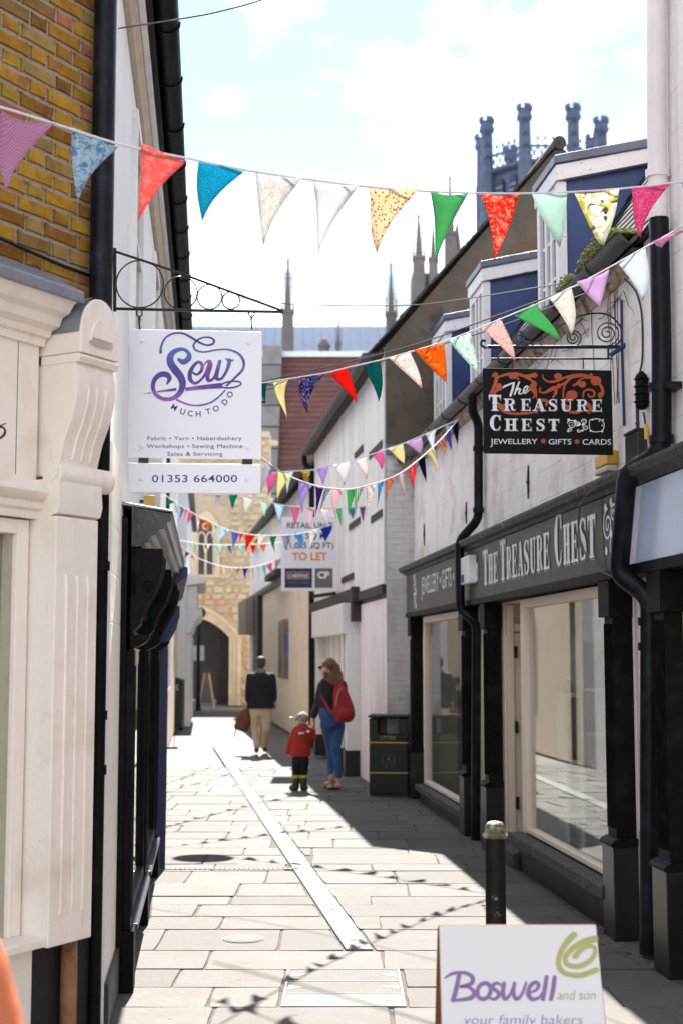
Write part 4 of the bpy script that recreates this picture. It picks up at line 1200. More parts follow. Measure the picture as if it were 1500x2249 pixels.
wn = MB().box(B3, ua - .12, ua, -.02, -.008, z0_ - .1, z1_ + .1).box(B3, ub, ub + .12, -.02, -.008, z0_ - .1, z1_ + .1).build('window_frame', wpaint, lh)
MB().box(B3, ua, ub, -.019, -.012, z0_, z1_).build('pane', M('far_pane_dark', (.012, .016, .022), .12, bump=0), wn)
MB().box(B3, ua, ua + (ub - ua) * .4, -.0119, -.010, z0_ + .55, z0_ + 1.0).build('window_poster', M('poster_blue', (.02, .09, .35), .5, bump=0), wn)
MB().box(B3, ua + (ub - ua) * .45, ua + (ub - ua) * .55, -.012, .0, z0_ - .05, z1_).build('window_bar', M('tan_wood', (.45, .27, .12), .6), wn)
MB().box(B3, ua - .1, ub + .2, -.02, .3, z1_ + .95, z1_ + 1.08).build('hood', ob, lh)
pa, pb = B3.hit(572, 1400, .05)[0], B3.hit(562, 1400, .05)[0]
MB().box(B3, pa, pb, -.02, .12, 0, 3.3).build('black_post', M('black_timber', (.02, .022, .022), .6), lh)
MB().box(B3, pb, E3, -.02, .35, 2.3, 3.28).build('shop_box', M('brown_box', (.28, .23, .2), .8), lh)

# ================================================================== STONE GATEHOUSE CLOSING THE LANE
GY = 47.7
GF = Fr(0, GY, 1, 0, -1)
sand = M('gate_sandstone', (.54, .43, .29), .9, var=.25, scale=3, bump=.6, bscale=9, rnd=.28, dirt=(.33, .20, .08), dscale=2.2, damt=(.55, .75))
smort = M('gate_mortar', (.46, .37, .26), .95, var=.15, scale=6, bump=.3)
ashlar = M('gate_ashlar', (.60, .48, .34), .85, var=.1, scale=3, bump=.3, bscale=10, rnd=.15)
gh = thing('stone_gatehouse', 'yellow sandstone gatehouse with a dark archway at the end of the lane', 'gatehouse', (-5.2, GY, 0))
gx = lambda px: GF.hit(px, 1440, 0)[0]
gz = lambda py: GF.hit(450, py, 0)[1]
axc, axr = gx(418), gx(504); hwid = axr - axc; axl = axc - hwid
zsp, zap = gz(1400), gz(1356)
def archz(x, hw=hwid, zs=zsp, za=zap):
    t_ = min(abs(x - axc) / hw, 1.0)
    return zs + (za - zs) * (1 - t_ ** 2.2) 
ZW = 9.0
XL, XR = gx(335), gx(590)
# backing wall with the arch left open
xs = [axl + (axr - axl) * i / 16 for i in range(17)]
fr_pts = [(XL, 0), (axl, 0), (axl, zsp)] + [(x_, archz(x_)) for x_ in xs[1:-1]] + [(axr, zsp), (axr, 0), (XR, 0), (XR, ZW), (XL, ZW)]
m = MB()
up = [(x_, archz(x_) if 0 < i < 16 else zsp) for i, x_ in enumerate(xs)]
m.box(GF, XL, axl, -1.2, 0, 0, ZW); m.box(GF, axr, XR, -1.2, 0, 0, ZW)
for i in range(16):
    (a, za_), (b, zb_) = up[i], up[i + 1]
    m.ext([GF.p(a, 0, za_), GF.p(b, 0, zb_), GF.p(b, 0, ZW), GF.p(a, 0, ZW)], [GF.p(a, -1.2, za_), GF.p(b, -1.2, zb_), GF.p(b, -1.2, ZW), GF.p(a, -1.2, ZW)])
m.build('wall', smort, gh)
# rubble stones on the face
rs = random.Random(17)
smesh = []
for i in range(8):
    m = MB(); q = []
    for k in range(9):
        a = 2 * math.pi * k / 9
        e = 4
        ca, sa = math.cos(a), math.sin(a)
        rr_ = 1 / ((abs(ca) ** e + abs(sa) ** e) ** (1 / e)) * rs.uniform(.86, 1.0)
        q.append((ca * rr_ * .5, sa * rr_ * .5))
    n = 9
    m.add([Vector((x_ * .9, -.05 + rs.uniform(-.02, .02), z_ * .88)) for x_, z_ in q] + [Vector((x_, 0, z_)) for x_, z_ in q], [tuple(range(n))] + [(i_, n + i_, n + (i_ + 1) % n, (i_ + 1) % n) for i_ in range(n)])
    me = m.mesh('stone'); me.materials.append(sand); smesh.append(me)
z = .05
wx0, wx1, wz0, wz1 = gx(428), gx(474), gz(1262), gz(1092)
while z < ZW - .1:
    h_ = rs.uniform(.17, .30)
    x_ = gx(400) + rs.uniform(-.2, 0)
    while x_ < XR - .05:
        wv = rs.uniform(.22, .55)
        cx, cz = x_ + wv / 2, z + h_ / 2
        arch_clear = abs(cx - axc) > hwid + .50 if cz < zsp else cz > archz(cx, hwid + .45, zsp, zap) + .42
        win_clear = not (wx0 - .2 < cx < wx1 + .2 and wz0 - .2 < cz < wz1 + .2)
        if arch_clear and win_clear:
            inst('stone', rs.choice(smesh), (cx, GY + .005, cz), 0, gh, (wv - .025, 1, h_ - .022))
        x_ += wv
    z += h_
# arch mouldings: three orders of voussoirs and jambs
for o_i, (d0, d1, oo) in enumerate(((.0, .14, .03), (.14, .28, .07), (.28, .40, .12))):
    N_ = 20
    for i in range(N_):
        t0, t1 = -1 + 2 * i / N_, -1 + 2 * (i + 1) / N_
        def ap(t_, dd):
            x_ = axc + t_ * (hwid + dd)
            zz = archz(x_, hwid + dd, zsp, zap + dd * 1.05)
            return x_, zz
        q = [ap(t0, d0), ap(t1, d0), ap(t1, d1), ap(t0, d1)]
        if q[0][0] < gx(395):
            continue
        MB().ext([GF.p(a, oo, b) for a, b in q], [GF.p(a, -.3, b) for a, b in q]).build('voussoir', ashlar, gh)
    k = 0; zz = 0
    while zz < zsp - .01:
        zt_ = min(zz + .36, zsp)
        MB().box(GF, axr + d0, axr + d1, -.3, oo, zz, zt_ - .006).build('jamb_stone', ashlar, gh)
        zz = zt_
redb = M('red_brick_arch', (.45, .2, .14), .9, var=.2)
for i in range(26):
    t0 = -1 + 2 * i / 26; t1 = t0 + 2 / 26
    q = []
    for t_, dd in ((t0, .5), (t1, .5), (t1, .72), (t0, .72)):
        x_ = axc + t_ * (hwid + dd); q.append((x_, archz(x_, hwid + dd, zsp + .25, zap + dd * 1.1)))
    if q[0][0] > gx(428) and q[1][0] < gx(520):
        MB().ext([GF.p(a + .01, .035, b) for a, b in q], [GF.p(a, -.1, b) for a, b in q]).build('arch_brick', redb, gh)
# passage: right door leaf, far wall
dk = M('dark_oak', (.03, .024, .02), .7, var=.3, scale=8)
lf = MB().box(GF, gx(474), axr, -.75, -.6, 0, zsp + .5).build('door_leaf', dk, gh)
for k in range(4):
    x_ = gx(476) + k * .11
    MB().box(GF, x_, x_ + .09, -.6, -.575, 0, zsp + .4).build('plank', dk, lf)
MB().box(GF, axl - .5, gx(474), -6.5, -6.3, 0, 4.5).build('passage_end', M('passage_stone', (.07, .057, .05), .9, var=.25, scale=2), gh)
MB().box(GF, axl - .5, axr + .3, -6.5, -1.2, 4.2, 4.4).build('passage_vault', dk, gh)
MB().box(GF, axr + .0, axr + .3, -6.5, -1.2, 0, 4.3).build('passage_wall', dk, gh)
# traceried window
wo_ = MB(); wcx = (wx0 + wx1) / 2; ww = (wx1 - wx0) / 2
def pointed(xc, hw_, zb_, zs_, n=10):
    pts = [(xc - hw_, zb_)]
    for i in range(n + 1):
        t_ = i / n; a = math.radians(180 - 60 * t_)
        pts.append((xc + hw_ + 2 * hw_ * math.cos(a), zs_ + 2 * hw_ * math.sin(a)))
    for i in range(n - 1, -1, -1):
        t_ = i / n; a = math.radians(180 - 60 * t_)
        pts.append((xc - hw_ - 2 * hw_ * math.cos(a), zs_ + 2 * hw_ * math.sin(a)))
    pts.append((xc + hw_, zb_)); return pts
zsw = wz0 + (wz1 - wz0) * .52
MB().uz(GF, pointed(wcx, ww + .12, wz0 - .1, zsw), .001, .07).build('window_surround', ashlar, gh, bevel=.02)
wg = MB().uz(GF, pointed(wcx, ww * .8, wz0, zsw), .072, .078).build('window_glass', M('dark_leaded_glass', (.045, .05, .06), .35, var=.4, scale=14, bump=.4, bscale=25), gh)
for xx_ in (wcx - ww * .4, wcx + ww * .4):
    pp_ = pointed(xx_, ww * .36, wz0, zsw - .15)
    MB().tube([GF.p(a, .085, b) for a, b in pp_], .035, 5).build('tracery', ashlar, gh)
MB().tube([GF.p(wcx + ww * .3 * math.cos(a), .09, zsw + ww * .75 + ww * .3 * math.sin(a)) for a in [2 * math.pi * k / 12 for k in range(13)]], .04, 5).build('tracery', ashlar, gh)
MB().box(GF, XL, XR, -1.3, .12, ZW, ZW + .2).build('coping', ashlar, gh)

# ---- house with the red tiled roof behind the gatehouse
HY = 60.0
HF = Fr(0, HY, 1, 0, -1)
rh = thing('red_roofed_house', 'steep red tiled roof with grey stone coping rising behind the gate', 'building', HF.p(HF.hit(650, 1440, 0)[0], 0, 0))
redt = M('red_roof_tile', (.125, .05, .046), .85, var=.25, scale=4, bump=.3, bscale=14, rnd=.25, dirt=(.06, .03, .03), dscale=1.5)
xa, xb = HF.hit(588, 900, 0)[0], HF.hit(800, 900, 0)[0]
zr_, ze_ = HF.hit(650, 785, 0)[1], 6.0
rund = .7
NC = 34
for i in range(NC):
    f0, f1 = i / NC, (i + 1) / NC
    z0_, z1_ = ze_ + (zr_ - ze_) * f0, ze_ + (zr_ - ze_) * f1
    o0, o1 = (zr_ - ze_) * rund * (1 - f0), (zr_ - ze_) * rund * (1 - f1)
    MB().oz(HF, [(o0 + .05, z0_), (o0 + .05, z0_ + .05), (o1, z1_ + .03), (o1 - .2, z1_)], xa, xb).build('tile_course', redt, rh)
MB().box(HF, xa, xb, -6, .0, 0, zr_ - .02).build('wall', M('grey_wall', (.35, .33, .32), .9), rh)
MB().oz(HF, [(-.2, zr_), (.15, zr_), (.15, zr_ + .24), (-.2, zr_ + .24)], xa - .3, xb).build('ridge_capping', M('pale_lead', (.6, .63, .66), .4, var=.1), rh)
m = MB(); w2 = (zr_ - ze_) * rund
for i in range(9):
    f0, f1 = i / 9, (i + .94) / 9
    z0_, z1_ = ze_ + (zr_ + .5 - ze_) * f0, ze_ + (zr_ + .5 - ze_) * f1
    MB().oz(HF, [(w2 * (1 - f0) + .3, z0_), (w2 * (1 - f1) + .3, z1_), (w2 * (1 - f1) - .5, z1_), (w2 * (1 - f0) - .5, z0_)], xa - .2, xa + .62).build('coping_stone', M('grey_coping', (.17, .165, .16), .9, var=.3, scale=2.5, bump=.4, rnd=.25), rh)
MB().uz(HF, [(xa - 2.5, 0), (xa - .2, 0), (xa - .25, zr_ * .72), (xa - .75, zr_ + .2), (xa - 2.5, zr_ + .2)], 2.0, 2.3).build('side_gable', white_up, rh)

# ================================================================== CATHEDRAL
CY = 120.0
CF = Fr(0, CY, 1, 0, -1)
cat = thing('cathedral', 'cathedral with lead roof, crocketed pinnacles and octagonal lantern tower', 'cathedral', (0, CY, 0))
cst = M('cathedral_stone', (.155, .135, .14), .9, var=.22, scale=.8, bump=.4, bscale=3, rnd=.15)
cst2 = M('tower_stone_hazed', (.078, .098, .16), .9, var=.3, scale=.7, bump=.5, bscale=2.5)  # blue of shade and distant air is put into the tower's stone colour
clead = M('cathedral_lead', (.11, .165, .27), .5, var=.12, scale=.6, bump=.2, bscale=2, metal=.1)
cx = lambda px, py=1000: CF.hit(px, py, 0)[0]
cz = lambda py: CF.hit(750, py, 0)[1]
zp_, zr_ = cz(778), cz(716)
MB().box(CF, cx(380), cx(1010), -10, 0, 0, zp_).build('nave_wall', cst, cat)
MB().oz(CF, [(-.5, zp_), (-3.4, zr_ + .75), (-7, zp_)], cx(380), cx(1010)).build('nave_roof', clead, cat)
x_ = cx(385)
while x_ < cx(1005):
    MB().oz(CF, [(-.42, zp_), (-.3, zp_), (-3.3, zr_ + .83), (-3.4, zr_ + .75)], x_, x_ + .09).build('lead_roll', clead, cat); x_ += .82
MB().box(CF, cx(380), cx(1010), -.1, .35, zp_ - .3, zp_ + .25).build('parapet', M('pale_parapet', (.55, .57, .58), .8, var=.1, scale=1), cat)
def pinnacle(px, ytip, ysp, ybase, wpx, O=0.6):
    X = CF.hit(px, 900, O)[0]; zt_ = CF.hit(px, ytip, O)[1]; zs_ = CF.hit(px, ysp, O)[1]; zb_ = CF.hit(px, ybase, O)[1]
    hw_ = wpx * .64 / F * CY / 2
    c = CF.p(X, O, 0)
    m = MB()
    sq = lambda h_, z_: [c + Vector((h_ * a, h_ * b, z_)) for a, b in ((-1, -1), (1, -1), (1, 1), (-1, 1))]
    m.loft([sq(hw_ * 1.15, zb_), sq(hw_ * 1.1, zs_), sq(hw_ * 1.3, zs_ + .05), sq(hw_ * 1.3, zs_ + .3), sq(hw_ * .85, zs_ + .3)])
    p = m.build('pinnacle', cst, cat)
    H_ = zt_ - zs_
    sp = MB().loft([sq(hw_ * .72, zs_ + .3), sq(hw_ * .20, zs_ + H_ * .86)]).build('spire', cst, p)
    MB().lathe(c, [(hw_ * .15, zs_ + H_ * .86), (hw_ * .34, zs_ + H_ * .885), (hw_ * .12, zs_ + H_ * .91), (hw_ * .42, zs_ + H_ * .94), (hw_ * .14, zs_ + H_ * .965), (.02, zt_)], 8).build('finial', cst, p)
    n = 9
    cm = MB()
    for k in range(n):
        f = .06 + .78 * k / n
        hh = hw_ * (.72 - .52 * f)
        for a, b in ((-1, -1), (1, -1), (1, 1), (-1, 1)):
            q = c + Vector((a * (hh + .10), b * (hh + .10), zs_ + .3 + H_ * .86 * f))
            cm.ball(q, (hw_ * .15, hw_ * .15, hw_ * .18), 5, 3)
    o = cm.build('crockets', cst, p); o['kind'] = 'stuff'
    for sx in (-1, 1):
        cc2 = c + Vector((sx * hw_ * 1.15, -hw_ * 1.15, 0))
        m = MB(); m.lathe(cc2, [(hw_ * .18, zs_ - .2), (hw_ * .2, zs_ + .3), (hw_ * .08, zs_ + 1.0), (hw_ * .16, zs_ + 1.1), (.02, zs_ + 1.5)], 6); m.build('corner_pinnacle', cst, p)
for a in ((403, 558, 690, 790, 34, .6), (632, 565, 690, 782, 36, .6), (859, 575, 695, 782, 32, .6), (743, 700, 760, 782, 16, .6)):
    pinnacle(*a)
m = MB(); X = cx(712); hw_ = 24 / F * CY / 2
MB().lathe(CF.p(X, .5, 0), [(hw_, zp_ - .3), (hw_, cz(768)), (hw_ * 1.15, cz(766)), (hw_ * 1.15, cz(760)), (hw_ * .6, cz(748)), (.05, cz(745))], 8).build('stair_turret', cst, cat)
# pinnacles of the nearer transept, seen beside the boarded house roof
def pinn2(px, ytip, ysp, ybase, wpx):
    pinnacle(px, ytip, ysp, ybase, wpx, 6.0)
for a in ((921, 468, 572, 790, 34), (991, 384, 520, 790, 34), (953, 490, 575, 790, 26), (1008, 492, 560, 790, 26)):
    pinn2(*a)
MB().box(CF, CF.hit(905, 700, 5)[0], CF.hit(1120, 700, 5)[0], 2, 5, 0, CF.hit(950, 600, 5)[1]).build('transept_wall', cst, cat)
# octagonal lantern tower
TY = 130.0; TX, TR = 18.75, 5.75
zt_ = 51.35
TF = lambda py: at(1150, py, TY - 5.3).z
zpar, zpb_ = TF(318), TF(352)
tw = MB()
oct_ = [(TX + TR * math.sin(math.radians(22.5 + 45 * k)), TY - TR * math.cos(math.radians(22.5 + 45 * k))) for k in range(8)]
ins = .93
tw.loft([[Vector((TX + (a - TX) * ins, TY + (b - TY) * ins, z_)) for a, b in oct_] for z_ in (18, zpb_ - .2)])
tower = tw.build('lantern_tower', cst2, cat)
MB().loft([[Vector((TX + (a - TX) * f, TY + (b - TY) * f, z_)) for a, b in oct_] for f, z_ in ((1.0, zpb_ - .35), (1.05, zpb_ - .2), (1.05, zpb_), (.9, zpb_))]).build('string_course', cst2, tower)
for k in range(8):
    a, b = oct_[k]
    c = Vector((a, b, 0))
    r0 = .62
    tu = MB().loft([[c + Vector((r * math.cos(R(22.5 + 45 * j)), r * math.sin(R(22.5 + 45 * j)), z_)) for j in range(8)] for r, z_ in ((r0 * 1.12, 18), (r0 * 1.1, zpb_), (r0 * .98, zpb_ + .3), (r0 * .86, zt_ - 1.5), (r0 * 1.15, zt_ - 1.3), (r0 * 1.18, zt_ - 1.0), (r0 * 1.02, zt_ - .95), (r0 * 1.02, zt_ - .45), (r0 * .8, zt_ - .45))]).build('corner_turret', cst2, tower)
    for j in range(8):
        if j % 2 == 0:
            an = R(45 * j + 22.5)
            q = c + Vector((r0 * .92 * math.cos(an), r0 * .92 * math.sin(an), 0))
            MB().box(Fr(q.x, q.y, -math.sin(an), math.cos(an), -1), -.3, .3, -.1, .1, zt_ - .5, zt_).build('merlon', cst2, tu)
    for zz in range(3):                                   # chevron panels cut on the shafts
        zc_ = zpb_ + 1.0 + zz * 1.15
        d_ = (Vector((0, -1, 0)))
        q = c + d_ * (r0 * .93)
        MB().tube([q + Vector((-.3, 0, zc_)), q + Vector((0, -.03, zc_ + .35)), q + Vector((.3, 0, zc_))], .06, 4).build('chevron', M('chevron_dark', (.06, .06, .08), .9), tu)
    a2, b2 = oct_[(k + 1) % 8]
    d_ = Vector((a2 - a, b2 - b, 0)); Lr = d_.length; d_.normalize()
    fr_ = Fr(a, b, d_.x, d_.y, -1)
    # pierced parapet
    MB().box(fr_, .5, Lr - .5, -.09, .09, zpar - .18, zpar).build('parapet_rail', cst2, tower)
    MB().box(fr_, .5, Lr - .5, -.09, .09, zpb_, zpb_ + .15).build('parapet_rail', cst2, tower)
    nn = 5
    for i in range(nn):
        u0_ = .5 + (Lr - 1) * i / nn; u1_ = .5 + (Lr - 1) * (i + 1) / nn
        for (ua_, ub_) in ((u0_, u1_), (u1_, u0_)):
            MB().tube([fr_.p(ua_, 0, zpb_ + .15), fr_.p(ub_, 0, zpar - .18)], .07, 4).build('tracery_bar', cst2, tower)
        if i:
            MB().lathe(fr_.p(u0_, 0, 0), [(.06, zpar), (.05, zpar + .5), (.16, zpar + .65), (.05, zpar + .8), (.01, zpar + 1.2)], 5).build('finial', cst2, tower)
    for i in range(2):
        uu_ = Lr * (.32 + .36 * i)
        MB().uz(fr_, pointed(uu_, .42, zpb_ - 6, zpb_ - 1.6, 6), -.35, .0).build('louvre_window', M('louvre_dark', (.03, .035, .06), .7), tower)
        for kk in range(8):
            MB().box(fr_, uu_ - .38, uu_ + .38, -.0, .06, zpb_ - 5.8 + kk * .55, zpb_ - 5.6 + kk * .55).build('louvre', clead, tower)

# ================================================================== HANGING SIGNS
iron = M('wrought_iron', (.018, .016, .018), .45, var=.3, scale=20, bump=.2)
wboard = M('white_aluminium', (.83, .83, .86), .35, var=.03, scale=3, bump=.02)
def purple_ink():
    m, nt, b = base('purple_ink')
    tcn = _n(nt, 'ShaderNodeTexCoord')
    n1 = noise_node(nt, tcn.outputs['Object'], 6.0, 2)
    c = rgbmix(nt, ramp(nt, n1.outputs['Fac'], .50, .62), (.055, .014, .25), (.28, .07, .38))
    n2 = noise_node(nt, tcn.outputs['Object'], 4.0, 1)
    c = rgbmix(nt, ramp(nt, n2.outputs['Fac'], .56, .68), c, (.04, .10, .42))
    nt.links.new(c, b.inputs['Base Color']); b.inputs['Roughness'].default_value = .4
    return m
pur = purple_ink()
pur2 = ink('dark_purple_ink', (.055, .02, .17))
wp0 = L1.h3(252, 620, 0)
SF = Fr(wp0.x, wp0.y, L1.n[0], L1.n[1], -1)                # plane of the sign: straight out from the wall
ss = thing('sewing_shop_sign', 'white hanging sign with purple Sew Much To Do lettering on an iron bracket', 'hanging sign', SF.p(0, 0, SF.hit(430, 1085, 0)[1]))
def sq(px, py, o=0.0): return SF.h3(px, py, o)
def sbox(x0, y0, x1, y1, o0, o1):
    a, zt_ = SF.hit(x0, y0, o1); b, zb_ = SF.hit(x1, y1, o1)
    return MB().box(SF, a, b, o0, o1, zb_, zt_)
bd = sbox(285, 722.5, 574.5, 1008.5, -.01, .0).build('board', wboard, ss, bevel=.002)
b2 = sbox(282.5, 1016.5, 573, 1084.5, -.01, .0).build('phone_board', wboard, ss, bevel=.002)
for x in (305, 533):
    sbox(x, 1000, x + 22, 1030, -.03, -.0105).build('hanger_bar', iron, ss)
for (x, y) in ((313, 748), (546, 752), (313, 980), (545, 983)):
    c = sq(x, y, 0)
    MB().lathe((0, 0, 0), [(.011, 0), (.011, .003), (.006, .006), (.001, .0062)], 12)
    m = MB(); m.loft([[SF.p(SF.hit(x, y)[0] + r * math.cos(a), oo, SF.hit(x, y)[1] + r * math.sin(a)) for a in [2 * math.pi * k / 12 for k in range(12)]] for r, oo in ((.011, .0), (.0105, .004), (.005, .006))]); m.build('fixing', wboard, bd, smooth=True)
for (x, y) in ((311, 1051), (543, 1052)):
    m = MB(); m.loft([[SF.p(SF.hit(x, y)[0] + r * math.cos(a), oo, SF.hit(x, y)[1] + r * math.sin(a)) for a in [2 * math.pi * k / 12 for k in range(12)]] for r, oo in ((.011, .0), (.0105, .004), (.005, .006))]); m.build('fixing', wboard, b2, smooth=True)
# bracket: wall bar, raking bar, bottom bar, four rings
MB().tube([sq(253, 545), sq(253, 684)], .008, 6).build('wall_bar', iron, ss)
MB().tube([sq(253, 552), sq(380, 594), sq(622, 683)], .006, 6).build('raking_bar', iron, ss)
MB().tube([sq(251, 678), sq(430, 682), sq(622, 685)], .007, 6).build('bottom_bar', iron, ss)
for (x, y, r) in ((308, 624, 52), (398, 643, 36), (461, 652, 27), (508, 660, 19)):
    MB().tube([sq(x + r * math.cos(a), y + r * math.sin(a)) for a in [2 * math.pi * k / 28 for k in range(29)]], .0035, 5).build('ring', iron, ss, smooth=True)
for x in (307, 553):
    m = MB().tube([sq(x - 6, 682), sq(x - 6, 692), sq(x, 697), sq(x + 6, 692), sq(x + 6, 682)], .004, 5)
    m.tube([sq(x, 694), sq(x - 2, 702), sq(x, 710), sq(x + 2, 702), sq(x, 694)], .0035, 5)
    m.tube([sq(x - 1, 706), sq(x, 716), sq(x + 1, 724)], .004, 5)
    m.build('shackle', iron, ss, smooth=True)
SC, SX, SY = 310 / 1500., 280, 710
def smap(x, y, l):
    px, py = SX + x * SC, SY + y * SC
    u, z_ = SF.hit(px, py, 0)
    return SF.p(u, l + .0004, z_)
k_ = Ink(smap)
k_.rib([(548, 385), (600, 412), (655, 370), (652, 318), (600, 278), (520, 290), (463, 345), (462, 420), (510, 495), (568, 570), (590, 650), (560, 740), (480, 800), (380, 802), (305, 755), (275, 680), (292, 600), (350, 548), (415, 545), (450, 585), (425, 645)],
       [34, 58, 60, 40, 34, 48, 66, 78, 84, 80, 72, 58, 44, 40, 42, 44, 48, 56, 60, 52, 18])
k_.rib([(700, 525), (740, 545), (785, 510), (800, 450), (760, 412), (705, 455), (668, 530), (672, 600), (720, 638), (775, 610), (830, 540), (870, 430), (872, 400), (840, 415), (826, 440)], [20, 26, 34, 40, 30, 36, 48, 44, 32, 26, 26, 30, 26, 20, 12])
k_.rib([(880, 405), (885, 450), (858, 545), (862, 605), (910, 595), (950, 520), (985, 405)], [34, 46, 44, 40, 28, 30, 36])
k_.rib([(985, 405), (958, 510), (950, 585), (1000, 590), (1050, 520), (1080, 440), (1085, 395)], [36, 44, 40, 28, 30, 40, 44])
k_.rib([(1050, 378), (1085, 395), (1120, 395), (1132, 385)], [14, 26, 18, 6])
k_.rib([(358, 310), (362, 250), (405, 160), (490, 110), (590, 108), (680, 150), (760, 200), (840, 232), (905, 222), (925, 185), (880, 152), (810, 152), (740, 185), (706, 240), (735, 288), (820, 306), (940, 285), (1070, 280), (1180, 322), (1236, 400), (1228, 490), (1150, 575), (1060, 662)],
       [30, 24, 20, 18, 20, 24, 22, 18, 22, 24, 18, 16, 20, 24, 20, 16, 16, 18, 24, 28, 26, 22, 22])
k_.rib([(180, 748), (255, 740)], [3, 13], smooth=False, cap=False)
k_.rib([(320, 728), (525, 702)], [16, 30], smooth=False, cap=False)
k_.rib([(620, 702), (850, 675), (1005, 662)], [38, 48, 58], smooth=False, cap=False)
k_.rib([(1000 + 105 + 105 * math.cos(a), 652 + 34 * math.sin(a) - 12 * math.cos(a)) for a in [2 * math.pi * q / 24 for q in range(25)]], 18, k=2)
k_.rib([(530, 815), (640, 860), (750, 874), (870, 850), (960, 795), (1040, 715)], [20, 18, 16, 16, 16, 14])
k_.build('logo', pur, bd)
k2 = Ink(smap)
for ch, x, y, a in (('M', 502, 892, -32), ('U', 592, 937, -19), ('C', 672, 956, -9), ('H', 756, 960, 1), ('T', 862, 935, 14), ('O', 943, 905, 28), ('D', 1037, 835, 47), ('O', 1090, 757, 58)):
    k2.text(ch, x, y, h=62, bold=.014, rot=R(a), center=True, join=True)
k2.text('Fabric • Yarn • Haberdashery', 217, 1243, 1218, h=44, bold=.0, space=1.05)
k2.text('Workshops • Sewing Machine', 210, 1326, 1228, h=44, bold=.0, space=1.05)
k2.text('Sales & Servicing', 427, 1408, 1014, h=44, bold=.0, space=1.05)
k2.build('lettering', pur2, bd)
k3 = Ink(smap); k3.text('01353 664000', 265, 1688, 1170, h=80, bold=.006, space=1.05); k3.build('lettering', pur2, b2)

# ---- gift shop hanging sign
wp1 = B1.h3(1372, 780, -.12)
TF_ = Fr(wp1.x, wp1.y, -B1.n[0], -B1.n[1], -1)
ts = thing('gift_shop_sign', 'black hanging sign reading The Treasure Chest with red scrollwork', 'hanging sign', TF_.p(-.5, 0, TF_.hit(1200, 1000)[1]))
def tq(px, py, o=0.0): return TF_.h3(px, py, o)
def tbox(x0, y0, x1, y1, o0, o1):
    a, zt_ = TF_.hit(x0, y0, o1); b, zb_ = TF_.hit(x1, y1, o1)
    return MB().box(TF_, a, b, o0, o1, zb_, zt_)
bsign = M('sign_black', (.006, .0062, .008), .6, var=.1, scale=4, bump=.03, spec=.15)
bd = tbox(1060, 808, 1346, 999, -.018, 0).build('board', bsign, ts, bevel=.002)
ibl = M('blue_iron', (.010, .028, .085), .4, var=.3, scale=16, bump=.15)
ibk = M('blue_black_iron', (.010, .012, .028), .35, var=.3, scale=16, bump=.15)
MB().tube([tq(1070, 762), tq(1360, 762)], .011, 8).build('top_bar', ibk, ts)
MB().tube([tq(1078, 788), tq(1345, 788)], .006, 8).build('hanging_rod', ibk, ts)
for x in (1092, 1335):
    MB().tube([tq(x, 760), tq(x, 790)], .007, 6).build('drop_link', ibk, ts)
for x in (1124, 1280):
    MB().tube([tq(x, 786), tq(x, 810)], .004, 6).build('hook', ibk, ts)
def spiral(cx_, cy_, r0, r1, a0, turns, n=46):
    return [(cx_ + (r0 + (r1 - r0) * i / n) * math.cos(a0 + turns * 2 * math.pi * i / n), cy_ + (r0 + (r1 - r0) * i / n) * math.sin(a0 + turns * 2 * math.pi * i / n)) for i in range(n + 1)]
for sp in (spiral(1332, 732, 28, 3, R(90), -2.6), spiral(1258, 742, 18, 3, R(60), -2.3), spiral(1140, 742, 16, 3, R(90), 2.0), spiral(1112, 748, 10, 2, R(90), -1.8)):
    MB().tube([tq(a, b) for a, b in sp], .0045, 6).build('scroll', ibk, ts, smooth=True)
MB().tube([tq(a, b) for a, b in [(v.x, v.y) for v in cr_spline([(1068, 765, 0), (1056, 758, 0), (1058, 748, 0), (1066, 750, 0)], 5)]], .008, 6).build('curl', ibk, ts, smooth=True)
MB().tube([tq(v.x, v.y) for v in cr_spline([(1130, 762, 0), (1180, 748, 0), (1230, 715, 0), (1280, 692, 0), (1330, 690, 0), (1360, 715, 0), (1363, 745, 0), (1345, 762, 0)], 7)], .0055, 6).build('top_scroll', ibk, ts, smooth=True)
MB().tube([tq(1364, 660), tq(1365, 760), tq(1370, 935)], .009, 6).build('wall_bar', ibl, ts)
MB().tube([tq(1340, 780), tq(1392, 745)], .016, 6).build('wall_plate', ibl, ts)
TC, TX0, TY0 = 310 / 1500., 1050, 790
def tmap(x, y, l):
    u, z_ = TF_.hit(TX0 + x * TC, TY0 + y * TC, 0)
    return TF_.p(u, l + .0004, z_)
red = ink('sign_red', (.42, .07, .018)); wht = ink('sign_white', (.72, .73, .76))
r_ = Ink(tmap)
r_.rib([(150, 175), (180, 150), (190, 200), (170, 270), (150, 330), (150, 360)], [20, 40, 40, 30, 40, 70])
r_.disc(215, 285, 36); r_.rib([(150, 345), (190, 330), (240, 300)], [20, 30, 40])
r_.rib([(190, 195), (280, 160), (400, 150), (500, 175), (590, 165)], [20, 26, 34, 30, 50]); r_.disc(597, 166, 28)
r_.disc(370, 180, 50, 26); r_.disc(420, 205, 12)
r_.rib([(500, 180), (560, 220), (590, 260), (560, 300), (600, 360), (575, 410)], [40, 20, 60, 50, 22, 10]); r_.rib([(590, 260), (612, 340), (612, 410)], [20, 16, 8])
r_.rib([(680, 155), (690, 200), (750, 235), (830, 225), (920, 190), (1010, 175), (1100, 165), (1200, 185)], [8, 16, 22, 30, 24, 46, 34, 22])
r_.disc(845, 175, 42, 34); r_.rib([(1000, 185), (920, 240), (850, 285)], [30, 16, 30]); r_.disc(852, 280, 26)
r_.rib([(655, 300), (650, 340), (700, 350), (760, 320), (810, 300), (820, 350), (790, 400)], [14, 16, 20, 40, 40, 34, 20])
